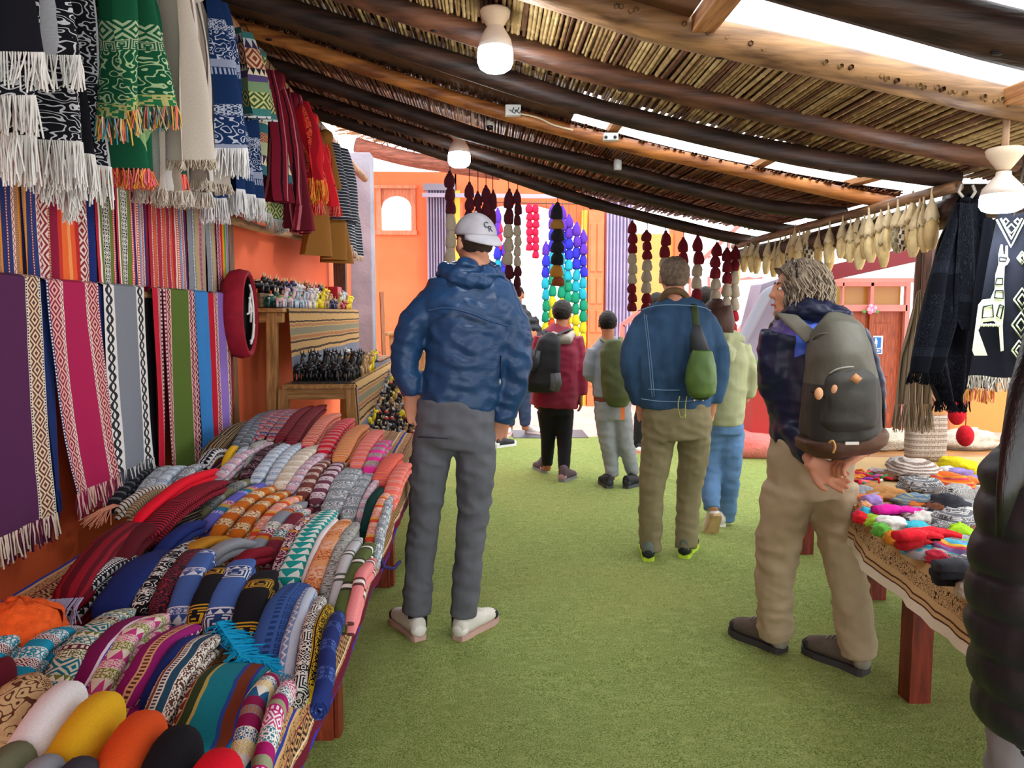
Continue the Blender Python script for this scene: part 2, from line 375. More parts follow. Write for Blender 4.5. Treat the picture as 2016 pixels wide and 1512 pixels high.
# dirty clear sheet laid over the gap
m, t, b = newmat('clear_sheet', .5, .3); n = noise_n(t, coords(t, 'Object', (1, 5, 1)), 2.2, 4)
tr = t.nodes.new('ShaderNodeBsdfTransparent'); ms = t.nodes.new('ShaderNodeMixShader'); b.inputs['Base Color'].default_value = lin('#cdb49a')
tl = t.nodes.new('ShaderNodeBsdfTranslucent'); tl.inputs[0].default_value = lin('#d8bfa4'); t.links.new((((Nx(t, n.outputs[0])-.6)*8).mx(0).mn(.85)).k, ms.inputs[0])
t.links.new(tr.outputs[0], ms.inputs[1]); t.links.new(tl.outputs[0], ms.inputs[2]); t.links.new(ms.outputs[0], t.nodes['Material Output'].inputs[0])
mb = MB(); mb.grid(lambda a, b: (lerp(.62, 4.2, a), lerp(1.7, 2.45, b), zs(lerp(.62, 4.2, a))+.15), 16, 3); o = mb.build('clear_sheet', m); tag(o, 'clear dirt-spotted plastic sheet over the wide sky gap in the roof', 'sheet')
# boards that bridge the gaps
WB = wood('#b98350', '#8a5a33', 1, .6)
def gapboard(x, y0, y1, w, label, dx=.0, h=.03):
    mb = MB(); z = zs(x)+.10; mb.beam((x, y0, z), (x+dx, y1, zs(x+dx)+.10), w, h); o = mb.build('roof_board', WB, smooth=False); tag(o, label, 'board'); bevel(o, .003)
gapboard(1.62, 2.42, 1.72, .06, 'orange wooden board crossing the wide sky gap at the right', .02, .05)
gapboard(.66, 2.42, 1.74, .07, 'brown board at the left end of the wide sky gap', 0, .05)
gapboard(.62, 3.78, 3.24, .05, 'dark board at the first opening above the honey-orange log'); gapboard(1.33, 3.78, 3.24, .05, 'short board in the middle of the sky gap above the honey-orange log')
gapboard(1.8, 3.78, 3.2, .06, 'orange board at the right end of the sky gap above the honey-orange log', .05)
# reeds lying crosswise at the edges (visible ends)
# ------------------------------------------------------------ hanging pole at left, lintel at right
POLEM = wood('#a8794e', '#6b4a30', 1, .55, 3, .6)
pts = [(-1.09+.012*nz(y*1.3, 5), y, 2.69+.012*nz(y, 9)) for y in np.linspace(.6, 7.3, 40)]
mb = MB(); mb.tube(pts, [.034*(1+.12*nz(p[1]*3, 2)) for p in pts], 12, upv=(0, 0, 1)); o = mb.build('hanging_pole', POLEM); tag(o, 'long pale wooden pole the shawls hang from, under the roof at left', 'pole')
mb = MB()
pts = [(1.92+.012*nz(y*1.3, 15), y, 1.86+.012*nz(y, 19)) for y in np.linspace(3.0, 5.9, 20)]
mb.tube(pts, [.062]*20, 12, upv=(0, 0, 1)); o = mb.build('lintel_log', wood('#4a2d1e', '#22130c', 1, .5)); tag(o, 'thick dark log under the roof edge, corn cobs hanging along it', 'log')
mb = MB(); pts = [(1.86+.012*nz(y*1.3, 25), y, 1.945+.008*nz(y, 29)) for y in np.linspace(3.0, 5.7, 20)]
mb.tube(pts, .024, 10, upv=(0, 0, 1)); o = mb.build('thin_rail', wood('#9a7450', '#5d4330', 1, .5)); tag(o, 'thin pale rail the corn cobs are tied to', 'pole')
mb = MB(); pts = [(2.42, 4.15, z) for z in np.linspace(0, 1.98, 12)]
mb.tube(pts, [.055*(1+.1*nz(p[2]*3, 2)) for p in pts], 12); o = mb.build('roof_post', wood('#5d3a2a', '#2d1a12', 2, .5)); tag(o, 'dark wooden post holding the roof behind the black blankets', 'post')
mb = MB(); pts = [(lerp(1.95, 4.3, t), lerp(3.2, 2.9, t), lerp(1.92, 1.86, t)) for t in np.linspace(0, 1, 14)]
mb.tube(pts, [.07*(1+.1*nz(p[0]*3, 2)) for p in pts], 12); o = mb.build('roof_log', wood('#4a4038', '#2a221c', 0, .5)); tag(o, 'grey-brown log running right from the post above the black blankets', 'log')
# ============================================================ textiles
W_, K_ = '#ece6de', '#15151c'
def S(*b): return list(b)
T = {}
def tx(key, bands, axis='v', scale=1.0, **k): T[key] = textile('cloth_'+key, bands, axis, scale, **k)
plain = lambda c: [(.05, 0, c, c)]
for k, c in dict(red='#e0102a', maroon='#7b1526', dmaroon='#5a0e1c', navy='#1a2a6b', black='#14141b', grey='#8f939c', lgrey='#c6c9cf', olive='#6a6d52', orange='#d06f1a', yellow='#e8b520',
                 white='#f3f1f4', burnt='#e0531c', blue='#4767ad', teal='#1ba39b', pink='#f08b92', hotpink='#ee3f9a', periwinkle='#6a6cc8', dgreen='#0c3a36', mustard='#b27a1f', cream='#e9dfcb', charcoal='#3b3d46').items():
    tx(k, plain(c), fuzz=.25)
tx('ikat', S((.03, 4, '#e8e4d2', '#2f7f88'), (.012, 6, '#6f7a3a', '#e8e4d2'), (.035, 3, '#cfd6c0', '#1d6f86'), (.02, 4, '#5f6b34', '#efe9d8'), (.012, 1, '#5b2430', '#dcd8c8')))
tx('tealscarf', S((.025, 4, '#e9ecec', '#2299b5'), (.02, 0, '#1b93b8', '#1b93b8'), (.015, 3, '#dfe6e4', '#7a2a33')))
tx('flower', S((.022, 6, '#f2ead8', '#d0448c'), (.022, 4, '#efe6c6', '#7d8a33'), (.018, 4, '#f3ecdf', '#e0559a')), 'v')
tx('purpleborder', S((.03, 0, '#7b1457', '#7b1457'), (.012, 1, '#5c3f9a', '#e9e3ee'), (.006, 0, '#e4dceb', '#e4dceb')), 'u')
tx('magzig', S((.022, 0, '#8f1a6d', '#8f1a6d'), (.016, 2, '#8f1a6d', '#f1e8ee'), (.022, 0, '#a0207a', '#a0207a'), (.01, 1, '#e8b489', '#6b3a2a')), 'u')
tx('creamotif', S((.008, 1, '#efe9dc', '#3b3b55'), (.006, 0, '#80513a', '#80513a'), (.04, 4, '#efe9dc', '#5b3b33'), (.008, 0, '#27506b', '#27506b')), 'u')
tx('bigstripe', S((.022, 0, '#16899b', '#16899b'), (.005, 0, '#c2b25a', '#c2b25a'), (.016, 0, '#36462a', '#36462a'), (.004, 0, '#a59e62', '#a59e62'), (.026, 6, '#efe7e2', '#8d2a2a'), (.003, 0, '#1a1a25', '#1a1a25'),
                  (.016, 0, '#167d93', '#167d93'), (.006, 0, '#2d3fa0', '#2d3fa0'), (.016, 0, '#7d3a22', '#7d3a22'), (.004, 0, '#2f4fa0', '#2f4fa0')), 'u')
tx('yelblue', S((.03, 6, '#f4f1e6', '#20699c'), (.022, 4, '#f0d57e', '#f4f1e8'), (.02, 4, '#f4f1e6', '#1f6b99'), (.02, 0, '#8e1450', '#8e1450'), (.018, 8, '#8a8590', '#b5683a'), (.02, 0, '#8e1450', '#8e1450')))
tx('pinkroll', S((.025, 3, '#f3efe9', '#c8458a'), (.012, 1, '#c21c78', '#f2e8ee'), (.015, 0, '#9aa07f', '#9aa07f'), (.02, 0, '#a8186a', '#a8186a'), (.028, 4, '#f3efe9', '#3a7c94')))
tx('bwkey', S((.028, 5, K_, '#e8e8ea'), (.006, 0, '#e8e8ea', '#e8e8ea'), (.02, 6, K_, '#d8d8dc'), (.01, 1, K_, '#e8e8ea')), 'u')
tx('bwscrib', S((.05, 9, K_, '#e9e9e6'), (.02, 4, K_, '#e9e9e6')))
tx('marl', S((.05, 9, '#23202b', '#a8283e')), scale=.6)
tx('bluewhite', S((.02, 6, '#3d5fa8', '#e6ebf5'), (.018, 4, '#3d5fa8', '#e6ebf5'), (.004, 0, '#e6ebf5', '#e6ebf5'), (.12, 0, '#4767ad', '#4767ad')))
tx('blackgold', S((.045, 5, '#14141b', '#d7a62b'), (.004, 0, '#d7a62b', '#d7a62b'), (.006, 0, K_, K_), (.004, 0, '#d7a62b', '#d7a62b'), (.12, 0, '#14141b', '#14141b')))
tx('bluekey', S((.05, 5, '#27467f', '#e7edf5'), (.015, 6, '#27467f', '#e7edf5'), (.005, 0, '#e7edf5', '#e7edf5'), (.12, 0, '#4a6db6', '#4a6db6')))
tx('bluedark', S((.04, 0, '#3c62a8', '#3c62a8'), (.035, 4, '#3a5da2', '#1e3668'), (.03, 5, '#3c62a8', '#22407a'), (.02, 1, '#3c62a8', '#22407a')), 'u')
tx('ltblue', S((.016, 2, '#7f9ccc', '#e8eef6'), (.014, 3, '#e3e9f3', '#6a8ac2'), (.016, 2, '#7f9ccc', '#e8eef6'), (.02, 0, '#c8d2e6', '#c8d2e6')), 'u')
tx('whiteblk', S((.03, 5, '#efece6', K_), (.03, 4, '#efece6', K_), (.02, 3, '#efece6', K_), (.03, 4, '#efece6', K_)))
tx('yelblk', S((.03, 0, '#e9be24', '#e9be24'), (.02, 4, '#e9be24', K_), (.004, 0, K_, K_), (.015, 1, '#e9be24', K_)), 'u')
tx('navypat', S((.04, 0, '#20306e', '#20306e'), (.03, 4, '#20306e', '#4a66ac')))
tx('redstripe', S((.006, 0, '#a3182e', '#a3182e'), (.006, 0, '#3d0a16', '#3d0a16')))
tx('redlong', S((.012, 0, '#8d1226', '#8d1226'), (.012, 0, '#5a0c1a', '#5a0c1a')), 'u')
tx('blacktan', S((.012, 0, K_, K_), (.003, 0, '#8b7352', '#8b7352')), 'u')
tx('orangew', S((.05, 0, '#cf701c', '#cf701c'), (.035, 9, '#e9cfa0', '#8c3b14'), (.04, 0, '#c9661a', '#c9661a'), (.04, 9, '#f0dcb4', '#a5461a')))
tx('coral', S((.03, 4, '#ee8f74', '#f3d6c6'), (.02, 0, '#e4502f', '#e4502f'), (.012, 0, '#e9b33a', '#e9b33a'), (.05, 9, '#ee927c', '#f6dccd')))
tx('multig', S((.1, 0, '#8c929e', '#8c929e'), (.015, 0, '#c9832f', '#c9832f'), (.015, 0, '#b33a2a', '#b33a2a'), (.035, 4, '#e9e2e0', '#7a1a4c'), (.04, 9, '#dcd8cd', '#6f7468')))
tx('multim', S((.1, 0, '#7b2438', '#7b2438'), (.015, 0, '#a8652e', '#a8652e'), (.04, 4, '#e8ecea', '#1e7a86'), (.045, 9, '#ecdcd8', '#8a2a3e')))
tx('plumw', S((.04, 4, '#52122e', '#e8d4d6'), (.05, 9, '#7b2340', '#efdfdf'), (.01, 0, '#e0902a', '#e0902a')))
tx('tealtree', S((.032, 6, '#17a09a', '#eef3ef'), (.006, 0, '#17a09a', '#17a09a')), 'v', .9)
tx('peach', S((.06, 9, '#f0a36c', '#b5582a'), (.05, 9, '#f3c3a4', '#e07a44'), (.03, 0, '#f0a974', '#f0a974')))
tx('greyscroll', S((.08, 9, '#b9bab4', '#6a6c68'), (.04, 4, '#c4c4c0', '#6f716e')))
tx('greyfrost', S((.04, 9, '#9aa3ab', '#e8ecee'), (.03, 4, '#717a84', '#e8ecee'), (.02, 0, '#8a939c', '#8a939c')))
tx('greyband', S((.1, 0, '#cfd1d6', '#cfd1d6'), (.01, 0, '#5a5f58', '#5a5f58'), (.012, 0, '#eceeea', '#eceeea'), (.01, 0, '#5a5f58', '#5a5f58')))
tx('oliveband', S((.09, 0, '#5b6b3a', '#5b6b3a'), (.01, 0, '#3a3a2c', '#3a3a2c'), (.014, 0, '#efede4', '#efede4'), (.01, 0, '#3a3a2c', '#3a3a2c')))
tx('pinkband', S((.1, 0, '#ef8f92', '#ef8f92'), (.01, 0, '#6a3c3c', '#6a3c3c'), (.014, 0, '#f3e9e4', '#f3e9e4'), (.01, 0, '#6a3c3c', '#6a3c3c')))
tx('olivegrey', S((.06, 0, '#75765a', '#75765a'), (.03, 4, '#8f9490', '#2a2c30'), (.04, 0, '#7d8280', '#7d8280'), (.02, 4, '#cfd2cc', '#3a3a3a')))
tx('perimulti', S((.08, 0, '#6868c4', '#6868c4'), (.02, 8, '#6868c4', '#cfcfe6'), (.025, 0, '#2f7f9e', '#2f7f9e'), (.02, 0, '#c9a24a', '#c9a24a'), (.025, 4, '#ead0d4', '#a83a6a')))
tx('paleblue', S((.018, 4, '#9fb4cf', '#e9eef2'), (.022, 9, '#b9c9dc', '#7f98ba'), (.012, 0, '#dfe6ec', '#dfe6ec')))
tx('creamfrost', S((.03, 9, '#e9dcc9', '#cbb594'), (.02, 0, '#f1eadf', '#f1eadf'), (.02, 0, '#d8c6ae', '#d8c6ae')))
tx('lilac', S((.02, 4, '#d9cdda', '#a87c98'), (.02, 0, '#e3b4c2', '#e3b4c2'), (.02, 9, '#e8e0e6', '#8f7488')))
tx('brownfrost', S((.04, 0, '#7a4038', '#7a4038'), (.02, 9, '#d8c3bb', '#5c2a26'), (.008, 0, '#c9aea6', '#c9aea6')))
tx('mauve', S((.03, 0, '#6f3a4c', '#6f3a4c'), (.03, 9, '#dccad2', '#74465a'), (.01, 0, '#e3d5da', '#e3d5da')))
tx('stripepink', S((.008, 0, '#e8447c', '#e8447c'), (.005, 0, '#f0b13a', '#f0b13a'), (.01, 0, '#ef8a78', '#ef8a78'), (.005, 0, '#c01f4e', '#c01f4e'), (.008, 0, '#f4c89a', '#f4c89a'), (.006, 1, '#e8586a', '#3a2a3a')))
tx('stripered', S((.025, 0, '#d8143c', '#d8143c'), (.008, 0, '#e0907c', '#e0907c'), (.012, 9, '#b98a94', '#d84a66'), (.006, 0, '#e8603a', '#e8603a')))
tx('stripeorange', S((.03, 0, '#e3945a', '#e3945a'), (.006, 0, '#d86a3a', '#d86a3a'), (.01, 0, '#eaa777', '#eaa777'), (.006, 8, '#d9817a', '#9a6a4a')))
tx('stripesalmon', S((.014, 0, '#ef6f6a', '#ef6f6a'), (.008, 0, '#f09a72', '#f09a72'), (.012, 0, '#e98396', '#e98396'), (.004, 0, '#f3bb70', '#f3bb70'), (.016, 0, '#f2796c', '#f2796c')))
tx('hotband', S((.035, 0, '#f0359a', '#f0359a'), (.02, 9, '#b58aa6', '#d85a8a'), (.03, 4, '#b9b7a4', '#8a6f6a')))
tx('corallines', S((.006, 0, '#ee6a62', '#ee6a62'), (.004, 0, '#e0416a', '#e0416a'), (.004, 0, '#eea04a', '#eea04a'), (.005, 8, '#e4545a', '#b04a3a')))
tx('redpat', S((.02, 4, '#cfc0b8', '#9a2038'), (.014, 0, '#c01a3a', '#c01a3a'), (.02, 4, '#bfb4b0', '#5a2a3a'), (.012, 0, '#2c3f86', '#2c3f86'), (.02, 3, '#c8b0a8', '#a02a40')))
tx('greypat', S((.03, 4, '#7f8892', '#3d434e'), (.02, 0, '#707a86', '#707a86'), (.012, 4, '#c9cbca', '#3d434e')))
tx('brownstripe', S((.006, 0, '#8f7654', '#8f7654'), (.006, 0, '#2f231c', '#2f231c'), (.004, 0, '#b39b70', '#b39b70'), (.005, 0, '#3d2d22', '#3d2d22')), 'u')
tx('marostripe', S((.03, 0, '#7a2030', '#7a2030'), (.003, 0, '#b05a4a', '#b05a4a'), (.02, 0, '#6a1a2a', '#6a1a2a'), (.004, 0, '#9a4a3a', '#9a4a3a')))
tx('whitelines', S((.008, 0, '#e6e2d8', '#e6e2d8'), (.004, 0, '#4a3f38', '#4a3f38')))
tx('tanlines', S((.007, 0, '#b8a07a', '#b8a07a'), (.003, 0, '#5a4a38', '#5a4a38')))
tx('blackband', S((.03, 0, '#191a20', '#191a20'), (.012, 0, '#5d616a', '#5d616a')))
tx('tanmotif', S((.06, 9, '#c4a377', '#5a3422'), (.02, 4, '#c4a377', '#5a3422')), 'v')
tx('darkpat', S((.05, 9, '#3a1626', '#a58a90'), (.02, 0, '#2a0f1a', '#2a0f1a')))
# wall scarves
def pat(c1='#e6c8bc', c2='#7d1f3c', k=3, w=.05): return (w, k, c1, c2)
tx('s_purple', S((.2, 0, '#55274f', '#55274f'), (.01, 1, '#e8dcc8', '#3a2a35'), (.045, 3, '#e9c9a2', '#5a3a3f'), (.01, 1, '#e8dcc8', '#26354a')), 'u')
tx('s_magenta', S((.012, 1, '#1d2a5c', '#e6dfe0'), (.05, 3, '#e9b3a4', '#8a2445'), (.012, 2, '#f0d8cc', '#7a1f40'), (.095, 0, '#ad1f52', '#ad1f52'), (.012, 2, '#f0d8cc', '#7a1f40'), (.05, 3, '#e9b3a4', '#8a2445'), (.012, 1, '#8a2445', '#efe4e0')), 'u')
tx('s_navy', S((.2, 0, '#1f3166', '#1f3166')), 'u')
tx('s_grey', S((.05, 7, '#e4e0da', '#2b2d35'), (.13, 0, '#80858f', '#80858f'), (.05, 7, '#e4e0da', '#2b2d35')), 'u')
tx('s_red', S((.05, 0, '#c01830', '#c01830'), (.02, 7, '#e9b8b0', '#7b1a34'), (.02, 1, '#5a1a3a', '#e8d0c8')), 'u')
tx('s_green', S((.02, 1, '#701a38', '#e9c8c0'), (.03, 7, '#e9b8b0', '#7b1a34'), (.1, 0, '#58702c', '#58702c'), (.03, 7, '#e9b8b0', '#7b1a34'), (.02, 2, '#701a38', '#e9c8c0')), 'u')
tx('s_blue', S((.1, 0, '#3a86cc', '#3a86cc')), 'u')
tx('s_lav', S((.03, 7, '#d8bfb4', '#5a2a4a'), (.06, 0, '#9474c8', '#9474c8'), (.04, 7, '#e0c8b4', '#6a2a3a'), (.04, 0, '#8c1a3a', '#8c1a3a')), 'u')
tx('u_navyor', S((.02, 3, '#e2a24a', '#27346a'), (.012, 0, '#e08a2a', '#e08a2a'), (.03, 0, '#27346a', '#27346a'), (.01, 1, '#7a1f3c', '#e8c8a8'), (.02, 0, '#2d3a70', '#2d3a70'), (.015, 2, '#e4cdbc', '#a8324a')), 'u')
tx('u_pat', S((.06, 3, '#e8d2c4', '#8a2a3c'), (.01, 1, '#c8502a', '#efe0d0'), (.02, 7, '#efe0d6', '#7a1f3c')), 'u')
tx('u_sunset', S((.03, 0, '#8a1438', '#8a1438'), (.014, 0, '#c8382a', '#c8382a'), (.02, 0, '#ea6a35', '#ea6a35'), (.012, 0, '#f09a5a', '#f09a5a'), (.02, 0, '#e85a30', '#e85a30'), (.02, 0, '#b82a2c', '#b82a2c')), 'u')
tx('u_redwhite', S((.01, 0, '#c4283c', '#c4283c'), (.006, 0, '#efe8e0', '#efe8e0'), (.008, 0, '#6c7a35', '#6c7a35'), (.03, 4, '#e8e4da', '#22242c'), (.012, 0, '#6c7a35', '#6c7a35'), (.008, 1, '#c4283c', '#f0d8c8'), (.006, 0, '#27346a', '#27346a')), 'u')
tx('u_multi', S((.012, 0, '#b8283c', '#b8283c'), (.005, 0, '#f0d8cc', '#f0d8cc'), (.012, 1, '#d8502a', '#f4e4d8'), (.008, 0, '#7d9ac4', '#7d9ac4'), (.012, 7, '#e9c8c0', '#9a2840'), (.006, 0, '#27346a', '#27346a'), (.01, 0, '#8c1c38', '#8c1c38')), 'u')
tx('u_redlines', S((.012, 0, '#b02a40', '#b02a40'), (.008, 1, '#b02a40', '#f2dcd0'), (.01, 0, '#d8603a', '#d8603a'), (.006, 1, '#8a1c34', '#f2dcd0')), 'u')
tx('u_greypink', S((.014, 0, '#8a8f9a', '#8a8f9a'), (.008, 1, '#6b6f7c', '#efe8e4'), (.014, 0, '#b8a87c', '#b8a87c'), (.012, 4, '#e78aa0', '#34263a'), (.012, 0, '#a8a08a', '#a8a08a'), (.008, 7, '#e9d8d0', '#5a3a4c')), 'u')
tx('u_rainbow', S((.02, 7, '#d8a0a8', '#7a2040'), (.012, 0, '#c8202a', '#c8202a'), (.01, 0, '#e8a01c', '#e8a01c'), (.01, 0, '#5a9a3a', '#5a9a3a'), (.014, 7, '#c8c0d0', '#5a3a7c'), (.008, 0, '#2d4a9a', '#2d4a9a')), 'u')
# ============================================================ long left table
TCLOTH = textile('cloth_table', S((.012, 0, '#2b3fa0', '#2b3fa0'), (.01, 0, '#d9b183', '#d9b183'), (.03, 9, '#c99a66', '#4a3226'), (.006, 0, '#8a2a3a', '#8a2a3a'), (.05, 3, '#cf9f6c', '#3b2a26'), (.006, 0, '#efe2cc', '#efe2cc'), (.02, 9, '#d2a26f', '#5a3a2a')), 'v')
TCLOTH2 = textile('cloth_table_edge', S((.07, 0, '#6d1730', '#6d1730')), 'v')
def ttop(x, y):
    s_ = max(0, min(1, (y-2.6)/1.5)); s_ = s_*s_*(3-2*s_); return .775+.085*s_*(.25+.75*max(0, min(1, (-.36-x)/.5)))
REDW = wood('#8e3a1e', '#66230f', 2, .5)
root = thing('display_table', 'long red-brown wooden table on the left under the piles of shawls', 'table', (-.8, 2.4, 0))
mb = MB(); mb.grid(lambda a, b: (lerp(-1.13, -.375, a), lerp(.5, 4.12, b), ttop(lerp(-1.13, -.375, a), lerp(.5, 4.12, b))-.012), 8, 24)
mb.grid(lambda a, b: (lerp(-1.13, -.375, a), lerp(.5, 4.12, b), ttop(lerp(-1.13, -.375, a), lerp(.5, 4.12, b))-.045), 8, 24, flip=True); mb.build('table_top', REDW, root)
for (x, y) in ((-.545, 2.56), (-.53, 4.04), (-1.06, .7), (-1.06, 4.04), (-.545, .8), (-1.06, 2.5)):
    mb = MB(); mb.box((x-.055, y-.05, 0), (x+.035, y+.05, .74)); mb.box((x+.035, y-.035, 0), (x+.055, y+.035, .74)); bevel(mb.build('leg', REDW, root, smooth=False), .004)
mb = MB(); mb.box((-.57, .6, .66), (-.53, 4.08, .73)); mb.build('rail', REDW, root, smooth=False)
cl = MB(); L = 3.62
def clothf(a, b):
    y = lerp(.5, 4.15, b); w = .012*nz(y*4, 3)+.006*nz(y*13, 5)
    s_ = a*1.12
    if s_ < .9: x = -1.13+s_/.9*.775; return (x, y, ttop(x, y)+.002+.002*nz(x*9, y*9))
    t = (s_-.9)/.22; z0 = ttop(-.355, y); hem = .17+.025*abs(math.sin(y*4.1))+.02*nz(y*2.1)
    return (-.352+.012*math.sin(min(t*3, 1.57))+w*t*1.3, y, z0-hem*t)
cl.grid(clothf, 60, 110, 1.1, 3.65)
for i, f in enumerate(cl.f):
    a = cl.f[i][0]//111/60
    cl.mi[i] = 1 if a > .955 else 0
# swap uv so bands run along the table edge
cl.uv = [[(q[1], q[0]) for q in f] for f in cl.uv]
o = cl.build('tablecloth', [TCLOTH, TCLOTH2]); tag(o, 'tan patterned cloth with maroon hem draped over the long left table', 'tablecloth')
mb = MB(); mb.tube([(-.345+.01*nz(y*4, 3), y, ttop(-.355, y)-.17-.025*abs(math.sin(y*4.1))-.02*nz(y*2.1)) for y in np.linspace(.5, 4.14, 90)], .006, 5); mb.build('hem_cord', flat('#3426a8'), o)
mb = MB(); mb.tube([(-.33, 2.45, .66), (-.33, 2.48, .62), (-.30, 2.52, .60), (-.28, 2.55, .615)], .006, 6); tag(mb.build('cloth_tie', flat('#2a1f5a')), 'dark blue tie dangling from the table hem above the near leg', 'ribbon')

def ztop(py): return .865+.1*max(0, min(1, (960-py)/150))
_meshes = {}
def spiral(parent, c, d, rx, rz, m):
    s_ = MB(); d = d.normalized(); r = d.cross(Vector((0, 0, 1))).normalized(); pts = []
    for i in range(34):
        a = i/33*2*PI*2.3; q = 1-.82*i/33; pts.append(c-d*.004+r*math.cos(a)*rx*q*.92+Vector((0, 0, math.sin(a)*rz*q*.92)))
    s_.tube(pts, .0035, 5); s_.build('rolled_edge', m, parent)
def item(x0, y0, x1, y1, wpx, key, label, cat='shawl', style='fold', z=None, h=None, name=None, bend=.0, seed=None, lift=0, fringe=None, w2=None):
    zt = (z or ztop((y0+y1)/2))+lift; seed = seed if seed is not None else (x0*7+y0) % 97
    A = at(x0, y0, Z=zt); B = at(x1, y1, Z=zt+.015); d = (B-A); L = d.length
    w = wpx*((A.y+B.y)/2)/FPX; w2 = w if w2 is None else w2*((A.y+B.y)/2)/FPX
    h = h or min(.075, max(.04, w*.62)); r = d.normalized().cross(Vector((0, 0, 1))).normalized()
    base = (A+B)/2; base = Vector((base.x, base.y, ttop(base.x, base.y)))
    name = name or {'fold': 'folded_shawl', 'roll': 'rolled_blanket', 'hat': 'knitted_hat'}[style]
    root = thing(name, label, cat, base, {'fold': 'folded shawls laid in rows on the left table', 'roll': 'rolled blankets along the table edge', 'hat': 'knitted hats at the near end of the left table'}[style])
    m = T[key]
    def path(off, dz, n=13, s0=0., s1=1.):
        out = []
        for i in range(n):
            t = lerp(s0, s1, i/(n-1)); p = A.lerp(B, t)+r*(off+bend*math.sin(PI*t)+.006*nz(t*3, seed))
            p.z += dz-.026*(1-t)**3+.014*math.sin(PI*min(1, t*1.15))+.004*nz(t*5, seed+3)-.01*t**5; out.append(p)
        return out
    if style == 'hat':
        ts = [0, .02, .1, .25, .45, .65, .8, .9, .96, 1.0]; pr = [.86, .95, 1, 1.02, 1.03, 1.0, .9, .72, .5, .18]
        pts = [A.lerp(B, t)+r*bend*math.sin(PI*t) for t in ts]
        for i, p in enumerate(pts): p.z += -h/2+.012*math.sin(PI*ts[i])
        mb = MB(); mb.tube(pts, [(w/2*q, h/2*min(1, q*1.05)) for q in pr], 20, flat_=.85); mb.build('hat_body', m, root)
        ring = [p for p in pts[:2]]; mb = MB(); mb.tube([pts[0]-(B-A)*.01, pts[0]+(B-A)*.09], [(w/2*.97, h/2*.97), (w/2*1.03, h/2*1.03)], 20, flat_=.85); mb.build('hat_brim', m, root)
        return root
    def radii(ww, hh, n=13):
        out = []
        for i in range(n):
            t = i/(n-1); e = min(1, (.45+t*7)) if style == 'fold' else 1; e *= min(1, .35+(1-t)*6) if True else 1
            e = min(1, e); wv = lerp(ww, ww*w2/w, t); out.append((wv/2*(e**.5)*(1+.06*nz(t*6, seed+1)), hh/2*e*(1+.08*nz(t*5, seed+7))))
        return out
    if style == 'roll':
        P = path(0, -h/2); mb = MB(); mb.tube(P, radii(w, h), 18, flat_=.9); mb.build('roll_body', m, root)
        spiral(root, P[0], P[1]-P[0], w/2, h/2, m)
    else:
        mb = MB(); mb.tube(path(0, -h*.3), radii(w, h*.62), 18, flat_=.72); mb.build('upper_fold', m, root)
        mb = MB(); mb.tube(path(w*.05, -h*.80, 9, -.01, .97), radii(w*.97, h*.5, 9), 14, flat_=.7); mb.build('lower_fold', m, root)
    if fringe:
        mb = MB(); rk = random.Random(seed)
        for i in range(46):
            q = rk.uniform(-.5, .5)*w; p = A+r*q; p.z -= h*.35; dd = -d.normalized(); l = rk.uniform(.05, .11)
            mb.tube([p, p+dd*l*.5+Vector((0, 0, -.004)), p+dd*l+Vector((rk.gauss(0, .012), 0, -.035+rk.gauss(0, .01)))], .0016, 4, caps=False)
        tag(mb.build('fringe', flat(fringe, .9), root), None, None, None, 'stuff')
    return root
